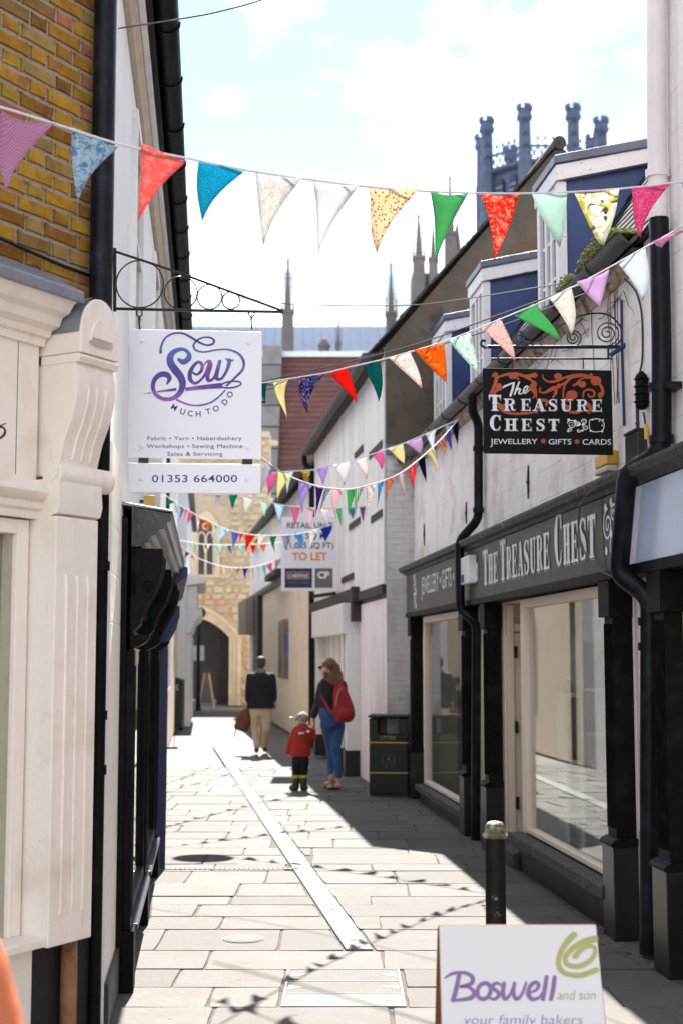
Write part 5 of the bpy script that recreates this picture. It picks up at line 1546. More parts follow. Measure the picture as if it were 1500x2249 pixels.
r_.rib([(980, 190), (920, 260), (900, 340), (900, 400)], [30, 24, 18, 20]); r_.disc(990, 375, 62, 50); r_.disc(960, 420, 50, 30)
r_.rib([(1230, 190), (1100, 200), (1040, 260), (1000, 275)], [30, 14, 30, 14]); r_.disc(1100, 262, 42, 36)
r_.disc(1245, 225, 58, 52); r_.disc(1196, 160, 18)
r_.rib([(1270, 240), (1310, 300), (1315, 360), (1290, 400)], [20, 34, 34, 30]); r_.disc(1295, 375, 30)
r_.rib([(1110, 400), (1120, 340), (1170, 318), (1225, 340), (1225, 385), (1180, 395), (1165, 370)], [14, 20, 22, 22, 20, 18, 22])
r_.rib([(235, 500), (280, 550), (380, 575), (500, 570), (620, 560)], [60, 40, 24, 30, 6]); r_.rib([(215, 470), (260, 520), (270, 470)], [30, 30, 6])
r_.rib([(660, 430), (720, 440), (715, 500)], [30, 40, 8]); r_.rib([(1160, 480), (1190, 520), (1160, 560), (1190, 565)], [50, 40, 20, 10])
r_.disc(1020, 560, 60, 18); r_.disc(640, 510, 26); r_.disc(940, 510, 30); r_.disc(620, 565, 10)
r_.build('scrollwork', red, bd)
GL = {
 'T': [([(.5, .0), (.5, 1)], .32), ([(.02, .93), (.98, .93)], .14), ([(.07, 1), (.05, .66)], [.16, .02]), ([(.93, 1), (.95, .66)], [.16, .02]), ([(.22, .04), (.78, .04)], .09), ([(.28, .5), (.72, .5)], .07)],
 'R': [([(.27, 0), (.27, 1)], .28), ([(.02, .955), (.5, .955)], .09), ([(.02, .045), (.52, .045)], .09), ([(.3, .95), (.6, .95), (.76, .86), (.79, .74), (.74, .6), (.55, .51), (.35, .5)], [.09, .1, .18, .26, .2, .1, .08]), ([(.5, .5), (.66, .38), (.72, .15), (.84, .05), (.98, .12)], [.1, .2, .2, .1, .05]), ([(.06, .5), (.5, .5)], .05)],
 'E': [([(.27, 0), (.27, 1)], .28), ([(.02, .955), (.9, .955)], .09), ([(.02, .045), (.92, .045)], .09), ([(.3, .5), (.68, .5)], .08), ([(.86, 1), (.88, .68)], [.16, .02]), ([(.88, 0), (.92, .34)], [.16, .02]), ([(.68, .66), (.68, .34)], .08)],
 'A': [([(.5, 1), (.16, 0)], .09), ([(.48, 1), (.8, 0)], .27), ([(.25, .33), (.7, .33)], .07), ([(.0, .045), (.36, .045)], .09), ([(.58, .045), (1.02, .045)], .09)],
 'S': [([(.80, .70), (.79, .86), (.6, .96), (.38, .95), (.2, .82), (.22, .67), (.42, .56), (.66, .45), (.8, .3), (.74, .12), (.5, .035), (.28, .07), (.17, .3)], [.05, .12, .09, .1, .2, .26, .3, .3, .26, .18, .09, .1, .05]), ([(.86, 1), (.84, .7)], [.06, .1]), ([(.12, 0), (.14, .32)], [.06, .1])],
 'U': [([(.24, 1), (.24, .35), (.3, .12), (.5, .03), (.7, .1), (.77, .35), (.77, 1)], [.28, .28, .22, .1, .09, .1, .1]), ([(.02, .955), (.46, .955)], .09), ([(.6, .955), (.96, .955)], .09), ([(.06, .55), (.42, .55)], .06)],
 'C': [([(.84, .72), (.78, .9), (.55, .97), (.34, .88), (.2, .65), (.2, .35), (.34, .12), (.55, .03), (.8, .12), (.88, .3)], [.05, .1, .1, .2, .29, .29, .2, .09, .1, .04]), ([(.88, 1), (.86, .68)], [.06, .12]), ([(.0, .5), (.3, .5)], [.02, .14])],
 'H': [([(.26, 0), (.26, 1)], .27), ([(.74, 0), (.74, 1)], .27), ([(.3, .5), (.7, .5)], .09), ([(.02, .955), (.48, .955)], .09), ([(.52, .955), (.98, .955)], .09), ([(.02, .045), (.48, .045)], .09), ([(.52, .045), (.98, .045)], .09)],
}
def western(inkobj, word, boxes, dx=0.0, dy=0.0, grow=0.0):
    """boxes: (x0, ytop, x1, ybase) for each letter, y down"""
    for ch, (x0, yt, x1, yb) in zip(word, boxes):
        w_, h_ = x1 - x0, yb - yt
        for pts, wd in GL[ch]:
            ws = [v * (w_ * .5 + h_ * .5) * .92 + grow for v in (wd if isinstance(wd, list) else [wd] * len(pts))]
            inkobj.rib([(x0 + p[0] * w_ + dx, yb - p[1] * h_ + dy) for p in pts], ws, k=5, smooth=len(pts) > 3, cap=False)
tre = [(105, 375, 235, 545), (262, 415, 392, 545), (445, 418, 555, 545), (570, 418, 708, 548), (735, 420, 840, 548), (868, 422, 1000, 550), (1035, 425, 1160, 552), (1195, 425, 1312, 553)]
che = [(115, 590, 240, 755), (270, 628, 415, 758), (450, 630, 565, 758), (605, 630, 705, 758), (738, 632, 855, 760)]
class Lift(Ink):
    pass
def layer(off):
    return Ink(lambda x, y, l: tmap(x, y, l * .25 + off))
for dxy, gr, col, off, nm in ((9, 6, bsign, .0022, 'letter_shadow_edge'), (8, 0, wht, .0036, 'letter_shadow'), (4.5, 5, bsign, .0052, 'letter_gap'), (0, 0, wht, .0068, 'lettering')):
    L = layer(off)
    western(L, 'TREASURE', tre, dxy, dxy * .8, gr); western(L, 'CHEST', che, dxy, dxy * .8, gr)
    L.build(nm, col, bd)
L = layer(.0068)
L.rib([(258, 300), (275, 285), (330, 262), (378, 245)], [8, 20, 18, 12]); L.rib([(372, 250), (360, 310), (335, 385)], [20, 26, 22])
L.rib([(430, 240), (405, 300), (380, 370)], [16, 20, 16]); L.rib([(388, 345), (425, 310), (440, 320), (425, 360), (450, 365), (475, 345)], [10, 16, 18, 16, 12, 8])
L.rib([(475, 345), (510, 320), (520, 290), (495, 290), (475, 330), (490, 358), (545, 320)], [8, 14, 16, 16, 18, 16, 5])
L.build('lettering', wht, bd)
L = layer(.0068)
for sp in (spiral(985, 690, 48, 8, R(200), 1.8), spiral(1050, 690, 30, 6, R(0), -1.4), spiral(1120, 660, 30, 5, R(180), 1.5), spiral(1135, 720, 30, 5, R(200), -1.4), spiral(970, 750, 22, 4, R(180), 1.2), spiral(1060, 755, 20, 4, R(0), 1.2)):
    L.rib(sp, [9, 5], k=1)
L.rib([(1180, 640), (1260, 630), (1320, 660), (1328, 720), (1300, 760), (1220, 768), (1180, 745)], 8); L.rib([(1180, 640), (1172, 690), (1180, 745)], 8)
for (x, y, r) in ((955, 640, 16), (1020, 655, 18), (1060, 690, 20), (950, 760, 14), (1110, 690, 18), (1205, 640, 12), (1320, 640, 10), (1310, 765, 12), (1185, 760, 10), (1280, 655, 8), (1310, 700, 8), (1100, 755, 14)):
    L.disc(x, y, r, r * .8)
L.build('ornament', wht, bd)
L = layer(.0068)
L.text('J', 122, 908, 146, h=72, bold=.002); L.text('EWELLERY', 162, 898, 622, h=58, bold=.002)
L.text('GIFTS', 742, 902, 982, h=60, bold=.002); L.text('CARDS', 1102, 905, 1405, h=62, bold=.002)
L.build('lettering', wht, bd)
L = layer(.0068)
for x, y in ((686, 866), (1042, 872)):
    for a in range(5):
        L.disc(x + 17 * math.cos(R(72 * a - 90)), y + 17 * math.sin(R(72 * a - 90)), 11)
    L.disc(x, y, 8)
L.build('flower_mark', red, bd)

# ---- lettering on the shop fascia
FC = .0315
def fmap_(off):
    return lambda x, y, l: B1.p(B1.hit(x, y, FC)[0], FC + l * .25 + off, B1.hit(x, y, FC)[1])
# letter boxes along the fascia are laid out in wall units: s grows away from the camera, so text runs from far to near
def fas(off):
    return lambda x, y, l: B1.p(3.93 - x, .031 + l * .25 + off, 2.15 + y)
def run(word_boxes):
    return word_boxes
def place(word, x0, x1, yb, hs):
    n = len(word); tot = sum(1.15 if h_ > .28 else 1.0 for h_ in hs); wv = (x1 - x0) / tot; out = []; x_ = x0
    for c, h_ in zip(word, hs):
        q = wv * (1.15 if h_ > .28 else 1.0)
        out.append((x_ + q * .06, yb + h_, x_ + q * .94, yb)); x_ += q
    return out
fl_ = {}
# positions from the photo (s of first and last letters)
sT0, sT1 = B1.hit(1060, 1250, .03)[0], B1.hit(1092, 1250, .03)[0]
seg = [('THE', 1060, 1094, (.30, .25, .25)), ('TREASURE', 1098, 1208, (.33, .26, .26, .26, .26, .26, .26, .26)), ('CHEST', 1218, 1310, (.37, .27, .27, .27, .27))]
for dxy, gr, col, off, nm in ((.012, 0, wht, .001, 'letter_shadow'), (.007, .007, fasc, .002, 'letter_gap'), (0, 0, wht, .003, 'lettering')):
    L = Ink(fas(off))
    for word, pa, pb_, hs in seg:
        x0_, x1_ = 3.93 - B1.hit(pa, 1240, .03)[0], 3.93 - B1.hit(pb_, 1200, .03)[0]
        bx = place(word, x0_, x1_, .10, hs)
        for ch, (xa_, yt, xb_, yb) in zip(word, bx):
            w_, h_ = xb_ - xa_, yt - yb
            for pts, wd in GL[ch]:
                ws = [v * (w_ * .7 + h_ * .3) + gr for v in (wd if isinstance(wd, list) else [wd] * len(pts))]
                L.rib([(xa_ + p[0] * w_ + dxy, yb + p[1] * h_ - dxy) for p in pts], ws, k=5, smooth=len(pts) > 3, cap=False)
    if nm == 'lettering':
        xf = 3.93 - B1.hit(1048, 1260, .03)[0]
        for a in range(6):
            L.disc(xf + .035 * math.cos(R(60 * a)), .23 + .06 * math.sin(R(60 * a)), .022, .03)
        xo = 3.93 - B1.hit(1342, 1170, .03)[0]
        for sp in (spiral(xo - .06, .27, .10, .01, R(90), 1.8), spiral(xo + .05, .15, .08, .01, R(-90), -1.6), spiral(xo + .06, .33, .06, .01, 0, 1.5)):
            L.rib(sp, .014, k=1)
        for (a_, b_) in ((-.1, .38), (.0, .22), (-.1, .12), (.1, .25), (.02, .40)):
            L.disc(xo + a_, b_, .026)
        # far end
        xe = 3.93 - B1.hit(912, 1290, .03)[0]
        for sp in (spiral(xe, .32, .09, .01, R(90), 1.8), spiral(xe, .14, .09, .01, R(-90), -1.6)):
            L.rib(sp, .02, k=1)
        for (a_, b_) in ((-.07, .4), (.06, .22), (-.08, .2), (.07, .06)):
            L.disc(xe + a_, b_, .035)
        xa_, xb_ = 3.93 - B1.hit(926, 1290, .03)[0], 3.93 - B1.hit(1016, 1270, .03)[0]
        L.text('JEWELLERY • GIFTS • CARDS', xa_, .17, xb_ + .35, h=.20, ydown=False, bold=.004)
    L.build(nm, col, fb)

# ---- to-let board
TBY = 22.0
TBF = Fr(0, TBY, 1, 0, -1)
tb = thing('to_let_board', 'white to-let board in front of the boarded house', 'sign board', TBF.h3(680, 1298))
def bq(x0, y0, x1, y1, o0, o1):
    a, zt_ = TBF.hit(x0, y0, o1); b, zb_ = TBF.hit(x1, y1, o1); return MB().box(TBF, a, b, o0, o1, zb_, zt_)
bd = bq(619, 1135, 740, 1298, -.02, 0).build('board', M('estate_board', (.72, .70, .74), .5, var=.03, bump=.02), tb)
bq(626, 1248, 686, 1291, .001, .004).build('navy_panel', ink('navy_panel_ink', (.012, .02, .05)), bd)
bq(692, 1248, 731, 1291, .001, .004).build('grey_panel', ink('grey_panel_ink', (.13, .11, .11)), bd)
bmap = lambda off: (lambda x, y, l: TBF.p(TBF.hit(x, y, 0)[0], .005 + off + l, TBF.hit(x, y, 0)[1]))
L = Ink(bmap(0)); L.text('RETAIL UNIT', 631, 1160, 731, h=13, bold=.010); L.text('98 SQ M', 646, 1183, 716, h=13, bold=.010); L.text('(1,055 SQ FT)', 629, 1204, 733, h=13, bold=.010); L.build('lettering', ink('green_black_ink', (.012, .05, .05)), bd)
L = Ink(bmap(0)); L.text('TO LET', 642, 1230, 719, h=17, bold=.03)
for (a, b, c, d) in ((631, 1256, 680, 1257.2), (631, 1271, 680, 1272.2), (631, 1256, 632.2, 1272), (679, 1256, 680, 1272)):
    L.poly([(a, b), (c, b), (c, d), (a, d)])
L.build('lettering', ink('orange_ink', (.75, .24, .04)), bd)
L = Ink(bmap(.001)); L.text('CHEFFINS', 634, 1269, 677, h=9, bold=.008); L.text('CP', 698, 1270, 724, h=15, bold=.04); L.build('lettering', ink('board_white', (.7, .7, .72)), bd)
L = Ink(bmap(.001)); L.text('01223 213666', 634, 1282, 678, h=6); L.build('lettering', ink('dim_blue_ink', (.10, .12, .22)), bd)
MB().tube([TBF.h3(688, 1290, -.05), TBF.h3(688, 1310, -.05), B2.p(5.2, .02, TBF.h3(688, 1300)[2])], .03, 6).build('bracket', iron, tb)

# ---- round sign above the black shopfront (only its shadow reaches the paving)
rc = L1.p(8.95, .75, 4.05)
rsn = thing('round_sign', 'round hanging sign on an iron arm behind the white sewing sign', 'hanging sign', rc)
m = MB(); m.loft([[rc + Vector((.25 * math.cos(a), oo, .25 * math.sin(a))) for a in [2 * math.pi * k / 28 for k in range(28)]] for oo in (-.015, .015)]); m.build('disc', M('round_sign_paint', (.3, .28, .2), .5), rsn)
MB().tube([L1.p(8.95, 0, 4.42), L1.p(8.95, 1.05, 4.42)], .015, 6).build('arm', iron, rsn)
MB().tube([rc + Vector((0, 0, .24)), rc + Vector((0, 0, .38))], .008, 6).build('hanger', iron, rsn)

# ================================================================== BUNTING AND WIRES
def fabric(name, c1, c2=None, kind='plain', c3=None, scale=60.0):
    if name in MATS:
        return MATS[name]
    m = bpy.data.materials.new(name); m.use_nodes = True
    nt = m.node_tree; nt.nodes.clear()
    out = _n(nt, 'ShaderNodeOutputMaterial'); d = _n(nt, 'ShaderNodeBsdfDiffuse'); tr = _n(nt, 'ShaderNodeBsdfTranslucent'); mx = _n(nt, 'ShaderNodeMixShader')
    mx.inputs[0].default_value = .58
    tcn = _n(nt, 'ShaderNodeTexCoord'); v = tcn.outputs['Object']
    c2 = c2 or lighter(c1, .8)
    if kind == 'plain':
        c = rgbmix(nt, noise_node(nt, v, 25).outputs['Fac'], lighter(c1, .88), lighter(c1, 1.1))
    elif kind == 'dots':
        vo = _n(nt, 'ShaderNodeTexVoronoi'); vo.inputs['Scale'].default_value = scale; nt.links.new(v, vo.inputs['Vector'])
        c = rgbmix(nt, ramp(nt, vo.outputs['Distance'], .28, .36), c2, c1)
        if c3:
            c = rgbmix(nt, ramp(nt, noise_node(nt, v, scale * .4, 2).outputs['Fac'], .54, .58), c, rgbmix(nt, ramp(nt, vo.outputs['Distance'], .28, .36), c3, c1))
    elif kind == 'floral':
        n1 = noise_node(nt, v, scale, 3, .6); n2 = noise_node(nt, v, scale * .6, 2, .5)
        n1.inputs['Distortion'].default_value = 1.5; n2.inputs['Distortion'].default_value = 2.0
        c = rgbmix(nt, ramp(nt, n1.outputs['Fac'], .52, .56), c1, c2)
        if c3:
            c = rgbmix(nt, ramp(nt, n2.outputs['Fac'], .58, .62), c, c3)
    elif kind == 'check':
        w1 = _n(nt, 'ShaderNodeTexChecker'); w1.inputs['Scale'].default_value = scale; nt.links.new(v, w1.inputs['Vector'])
        w1.inputs['Color1'].default_value = tuple(c1[:3]) + (1,); w1.inputs['Color2'].default_value = tuple(c2[:3]) + (1,)
        c = w1.outputs['Color']
    elif kind == 'stripe':
        w1 = _n(nt, 'ShaderNodeTexWave', bands_direction='X'); w1.inputs['Scale'].default_value = scale; nt.links.new(v, w1.inputs['Vector'])
        c = rgbmix(nt, ramp(nt, w1.outputs['Fac'], .45, .55), c1, c2)
        if c3:
            w2 = _n(nt, 'ShaderNodeTexWave', bands_direction='X'); w2.inputs['Scale'].default_value = scale * .5; nt.links.new(v, w2.inputs['Vector'])
            c = rgbmix(nt, ramp(nt, w2.outputs['Fac'], .85, .9), c, c3)
    bp = _n(nt, 'ShaderNodeBump'); bp.inputs['Strength'].default_value = .25; bp.inputs['Distance'].default_value = .004
    nt.links.new(noise_node(nt, v, 40, 4).outputs['Fac'], bp.inputs['Height'])
    for s_ in (d, tr):
        nt.links.new(c, s_.inputs['Color']); nt.links.new(bp.outputs[0], s_.inputs['Normal'])
    nt.links.new(d.outputs[0], mx.inputs[1]); nt.links.new(tr.outputs[0], mx.inputs[2]); nt.links.new(mx.outputs[0], out.inputs[0])
    MATS[name] = m
    return m
FB = dict(
 pinkg=('check', (.62, .20, .42), (.72, .50, .62), None, 150), bluef=('floral', (.55, .68, .76), (.18, .38, .58), (.66, .74, .78), 44), coral=('floral', (.68, .19, .17), (.72, .30, .27), None, 40),
 cyan=('dots', (.015, .36, .50), (.08, .46, .58), None, 150), wfl=('floral', (.66, .65, .62), (.58, .56, .54), None, 45), white=('plain', (.70, .68, .70)), multi=('dots', (.66, .60, .42), (.60, .05, .05), (.08, .25, .45), 75),
 green=('plain', (.14, .44, .20)), redf=('floral', (.70, .06, .04), (.72, .38, .28), None, 42), mint=('plain', (.52, .66, .60)), wyel=('floral', (.72, .72, .66), (.62, .56, .12), (.20, .13, .15), 16),
 magenta=('floral', (.50, .08, .22), (.60, .24, .38), None, 90), bluec=('check', (.12, .35, .5), (.5, .6, .66), None, 90), cream=('plain', (.72, .66, .40)), navyf=('floral', (.015, .03, .10), (.12, .20, .50), (.60, .25, .10), 50),
 red=('plain', (.66, .035, .025)), teald=('dots', (.012, .12, .12), (.03, .36, .32), None, 130), wpink=('dots', (.72, .66, .63), (.65, .40, .38), None, 70), orange=('floral', (.70, .20, .02), (.75, .34, .06), (.55, .10, .02), 40),
 mintp=('dots', (.60, .72, .66), (.25, .5, .42), (.7, .3, .25), 45), reds=('dots', (.66, .56, .54), (.60, .08, .09), None, 110), lilac=('plain', (.60, .46, .62)), wblue=('plain', (.62, .66, .70)), navy=('plain', (.012, .018, .06)),
 lblue=('plain', (.30, .48, .66)), pink=('plain', (.62, .20, .38)), lav=('plain', (.44, .36, .62)), ylf=('floral', (.55, .42, .08), (.04, .04, .02), (.65, .6, .3), 60), pale=('plain', (.70, .52, .56)), rdot=('dots', (.60, .06, .08), (.68, .5, .48), None, 110),
 ofl=('floral', (.65, .18, .10), (.62, .45, .25), (.2, .35, .25), 55), blu2=('floral', (.08, .34, .58), (.25, .50, .68), None, 50), gst=('stripe', (.12, .42, .42), (.60, .58, .35), None, 22), bmul=('floral', (.03, .26, .52), (.65, .38, .05), (.1, .5, .6), 40),
 purple=('plain', (.10, .03, .22)), lpurp=('plain', (.18, .10, .42)), greyl=('dots', (.50, .48, .55), (.42, .38, .48), None, 150), periw=('plain', (.22, .24, .60)), hot=('floral', (.5, .04, .02), (.7, .2, .02), (.05, .03, .02), 40), mauve=('plain', (.38, .18, .32)),
 teal=('plain', (.01, .26, .20)), grn2=('plain', (.03, .30, .10)), blue=('plain', (.02, .10, .55)), turq=('plain', (.30, .55, .62)), yel=('plain', (.70, .45, .04)), sky2=('plain', (.50, .64, .70)), brick=('plain', (.30, .08, .05)), fwhite=('dots', (.72, .68, .64), (.6, .25, .2), (.2, .3, .25), 55),
)
def fmat(k):
    f = FB[k]
    return fabric('fabric_' + k, f[1], f[2] if len(f) > 2 else None, f[0], f[3] if len(f) > 3 else None, f[4] if len(f) > 4 else 60)
cordm = M('white_tape', (.66, .63, .66), .8, var=.1, scale=40, bump=.1)
fr_rnd = random.Random(2)
FLAT = .78                                                  # flags twist on the tape and hang facing along the lane
def bunting(label, A, Bp, cord, flags, cw=.006):
    """A, Bp: (px, depth) of the two plan ends; cord: pixel polyline; flags: (xl, yl, xr, yr, xt, yt, fabric)"""
    a = at(A[0], 1000, A[1]); b = at(Bp[0], 1000, Bp[1])
    # depth at the line's own height: solve on the vertical plane through both ends
    d = (b - a); fr = Fr(a.x, a.y, d.x, d.y, -1)
    t = thing('bunting', label, 'bunting', fr.h3(cord[0][0], cord[0][1]), 'strings of fabric bunting over the lane')
    cp = cr_spline([(x, y, 0) for x, y in cord], 6)
    MB().tube([fr.h3(v.x, v.y) for v in cp], cw, 5, sy=1.0).build('tape', cordm, t, smooth=True)
    for (xl, yl, xr, yr, xt, yt, k) in flags:
        pl, pr, pt = fr.h3(xl, yl), fr.h3(xr, yr), fr.h3(xt, yt)
        yc = (pl.y + pr.y) / 2
        pl, pr, pt = at(xl, yl, pl.y + (yc - pl.y) * FLAT), at(xr, yr, pr.y + (yc - pr.y) * FLAT), at(xt, yt, pt.y + (yc - pt.y) * FLAT)
        n = Vector((fr.n[0], fr.n[1], 0))
        m = MB(); Rw = 7
        amp = (pr - pl).length * fr_rnd.uniform(.10, .24) * fr_rnd.choice((-1, 1)); ph = fr_rnd.uniform(0, 3)
        idx = []
        bulge = Vector((xt - (xl + xr) / 2, 0, 0)).normalized() if abs(xt - (xl + xr) / 2) > 2 else Vector()
        for i in range(Rw + 1):
            v = i / Rw; row_ = []
            for j in range(Rw - i + 1):
                u = j / (Rw - i) if i < Rw else .5
                base_ = (pl * (1 - u) + pr * u) * (1 - v) + pt * v
                sag = math.sin(math.pi * u) * (1 - v)
                edge = math.sin(math.pi * v) * .085 * (pl - pr).length
                p_ = base_ + n * (amp * math.sin(2.6 * v + ph) * (.4 + v) + amp * .8 * math.sin(3.0 * u + ph * 2) * (1 - v)) + Vector((0, 0, -.006 * sag))
                p_ += bulge * edge * (.5 + u)
                m.v.append(p_); row_.append(len(m.v) - 1)
            idx.append(row_)
        for i in range(Rw):
            r0_, r1_ = idx[i], idx[i + 1]
            for j in range(len(r1_)):
                m.f.append((r0_[j], r0_[j + 1], r1_[j]))
                if j + 1 < len(r1_):
                    m.f.append((r0_[j + 1], r1_[j + 1], r1_[j]))
        o = m.build('flag', fmat(k), t, smooth=True, recalc=False)
        so = o.modifiers.new('thickness', 'SOLIDIFY'); so.thickness = .0012
    return t
bunting('nearest bunting string high across the lane, pink gingham flag at its left end', (-60, 4.9), (1560, 6.8),
  [(-60, 222), (8, 237), (118, 271), (268, 318), (418, 349), (540, 374), (660, 392), (785, 408), (912, 419), (1028, 424), (1140, 425), (1250, 422), (1355, 415), (1468, 403), (1570, 390)],
  [(8, 238, 120, 272, 18, 418, 'pinkg'), (157, 281, 268, 318, 162, 452, 'bluef'), (300, 322, 418, 350, 306, 483, 'coral'), (438, 352, 540, 375, 437, 491, 'cyan'), (562, 379, 660, 393, 587, 535, 'wfl'), (683, 396, 785, 409, 713, 549, 'white'), (815, 411, 912, 420, 838, 553, 'multi'), (935, 421, 1028, 425, 968, 572, 'green'), (1045, 426, 1140, 426, 1093, 568, 'redf'), (1170, 425, 1250, 423, 1213, 550, 'mint'), (1268, 422, 1355, 416, 1323, 546, 'wyel'), (1388, 414, 1468, 404, 1413, 524, 'magenta'), (1492, 399, 1565, 391, 1520, 500, 'bluec')], .005)
bunting('second bunting string climbing right past the gift shop sign, with red and green flags', (560, 10.2), (1560, 6.9),
  [(555, 845), (596, 838), (710, 820), (768, 806), (838, 790), (906, 771), (972, 751), (1033, 728), (1103, 699), (1180, 667), (1258, 630), (1333, 590), (1420, 541), (1500, 497), (1570, 462)],
  [(566, 842, 592, 838, 577, 886, 'teald'), (596, 840, 646, 831, 618, 919, 'cream'), (661, 829, 710, 821, 677, 908, 'navyf'), (722, 818, 768, 806, 773, 883, 'red'), (795, 802, 838, 790, 826, 882, 'teald'), (852, 785, 906, 771, 916, 852, 'wpink'), (916, 769, 972, 752, 975, 840, 'orange'), (985, 744, 1033, 728, 1042, 820, 'mintp'), (1053, 720, 1103, 699, 1124, 793, 'reds'), (1124, 692, 1180, 668, 1219, 747, 'green'), (1205, 655, 1258, 630, 1247, 737, 'wfl'), (1275, 621, 1333, 591, 1312, 672, 'lilac'), (1356, 580, 1420, 542, 1404, 660, 'wblue'), (1440, 532, 1545, 474, 1472, 549, 'pinkg')], .0045)
bunting('third bunting string tied to the shop gutter, with lavender and white flags', (560, 15.0), (1005, 13.4),
  [(560, 1047), (610, 1037), (685, 1032), (723, 1022), (764, 1013), (803, 1002), (840, 990), (883, 975), (920, 960), (960, 942), (1005, 922)],
  [(990, 932, 1004, 924, 1006, 978, 'navy'), (978, 936, 992, 930, 985, 968, 'lblue'), (935, 953, 960, 942, 948, 988, 'wblue'), (890, 972, 920, 960, 928, 1000, 'lilac'), (853, 985, 883, 975, 887, 1020, 'cream'), (815, 999, 840, 990, 840, 1032, 'pink'), (775, 1010, 803, 1002, 802, 1053, 'wpink'), (732, 1021, 764, 1013, 760, 1067, 'white'), (695, 1028, 723, 1022, 707, 1067, 'lav'), (657, 1034, 685, 1032, 670, 1062, 'ylf'), (628, 1036, 643, 1035, 633, 1087, 'mint'), (578, 1043, 610, 1037, 592, 1090, 'pink')], .006)
bunting('sagging bunting string below the third, with purple, striped and red dotted flags', (560, 9.1), (1005, 13.4),
  [(560, 995), (575, 1006), (603, 1027), (640, 1048), (693, 1067), (733, 1073), (777, 1073), (847, 1053), (893, 1030), (960, 973), (1005, 922)],
  [(585, 1014, 604, 1027, 573, 1085, 'greyl'), (612, 1032, 635, 1046, 613, 1100, 'cream'), (662, 1057, 685, 1065, 663, 1128, 'lav'), (690, 1067, 711, 1072, 697, 1133, 'purple'), (712, 1072, 730, 1074, 695, 1130, 'bmul'), (732, 1074, 755, 1074, 733, 1140, 'pale'), (762, 1074, 780, 1073, 769, 1133, 'green'), (781, 1073, 799, 1070, 778, 1138, 'gst'), (802, 1069, 824, 1063, 809, 1136, 'fwhite'), (826, 1062, 846, 1054, 828, 1115, 'blu2'), (848, 1053, 865, 1046, 853, 1100, 'ofl'), (875, 1041, 892, 1031, 882, 1090, 'pale'), (897, 1028, 913, 1016, 908, 1073, 'rdot'), (918, 1011, 932, 1000, 933, 1060, 'navy'), (937, 995, 953, 981, 953, 1037, 'cream'), (962, 972, 973, 959, 975, 1000, 'ofl'), (977, 954, 988, 942, 988, 990, 'lpurp')], .006)
bunting('fifth bunting string behind the sagging one, with pink, white and mauve flags', (470, 15.6), (810, 17.2),
  [(440, 1088), (489, 1087), (523, 1086), (562, 1096), (590, 1103), (625, 1110), (692, 1116), (750, 1116), (806, 1112)],
  [(470, 1088, 489, 1087, 474, 1114, 'greyl'), (505, 1086, 523, 1086, 512, 1120, 'teal'), (537, 1090, 562, 1097, 542, 1134, 'wfl'), (573, 1100, 590, 1104, 583, 1137, 'mint'), (603, 1106, 625, 1110, 615, 1146, 'sky2'), (637, 1112, 660, 1114, 648, 1157, 'pink'), (668, 1115, 692, 1116, 678, 1157, 'pale'), (702, 1116, 724, 1117, 715, 1160, 'white'), (737, 1117, 751, 1116, 747, 1157, 'green'), (762, 1116, 778, 1115, 776, 1140, 'blu2'), (789, 1114, 805, 1112, 795, 1148, 'mauve')], .007)
bunting('sixth bunting string across the to-let board, with orange, red and blue flags', (365, 16.0), (752, 21.5),
  [(362, 1086), (372, 1094), (392, 1108), (440, 1136), (484, 1157), (520, 1169), (560, 1175), (620, 1176), (673, 1169), (727, 1152), (752, 1140)],
  [(372, 1094, 384, 1103, 367, 1113, 'teal'), (377, 1100, 392, 1110, 387, 1136, 'white'), (393, 1110, 407, 1119, 395, 1143, 'periw'), (407, 1118, 413, 1122, 402, 1144, 'orange'), (414, 1122, 430, 1131, 408, 1155, 'pink'), (430, 1131, 441, 1137, 435, 1163, 'white'), (440, 1137, 453, 1143, 442, 1163, 'hot'), (453, 1143, 464, 1148, 457, 1172, 'orange'), (465, 1149, 481, 1155, 465, 1184, 'mint'), (485, 1158, 503, 1164, 484, 1192, 'sky2'), (505, 1165, 529, 1171, 514, 1206, 'periw'), (528, 1170, 537, 1172, 528, 1192, 'red'), (539, 1173, 559, 1175, 545, 1213, 'red'), (568, 1176, 585, 1176, 572, 1214, 'fwhite'), (592, 1177, 613, 1177, 599, 1217, 'grn2'), (620, 1176, 638, 1174, 632, 1209, 'bmul'), (644, 1173, 667, 1170, 658, 1208, 'blu2'), (680, 1167, 695, 1163, 685, 1206, 'wfl'), (705, 1160, 727, 1152, 721, 1190, 'blue')], .008)
bunting('lowest and farthest bunting string of tiny flags before the stone gate', (393, 20.5), (625, 30.0),
  [(388, 1190), (408, 1209), (440, 1228), (480, 1242), (506, 1246), (540, 1247), (580, 1240), (622, 1225)],
  [(395, 1199, 402, 1205, 398, 1214, 'orange'), (409, 1210, 417, 1215, 407, 1227, 'purple'), (420, 1217, 428, 1222, 422, 1231, 'yel'), (431, 1224, 437, 1227, 432, 1238, 'white'), (443, 1230, 450, 1233, 444, 1246, 'grn2'), (466, 1238, 474, 1241, 469, 1256, 'pale'), (490, 1244, 499, 1246, 494, 1268, 'cream'), (507, 1246, 518, 1247, 510, 1275, 'white'), (520, 1247, 526, 1247, 522, 1262, 'brick'), (536, 1247, 545, 1247, 540, 1272, 'blue'), (551, 1246, 558, 1245, 554, 1273, 'cream'), (563, 1243, 571, 1242, 568, 1272, 'white'), (576, 1241, 586, 1238, 583, 1268, 'turq'), (588, 1237, 600, 1233, 596, 1261, 'pink'), (605, 1231, 615, 1228, 611, 1252, 'pale')], .009)
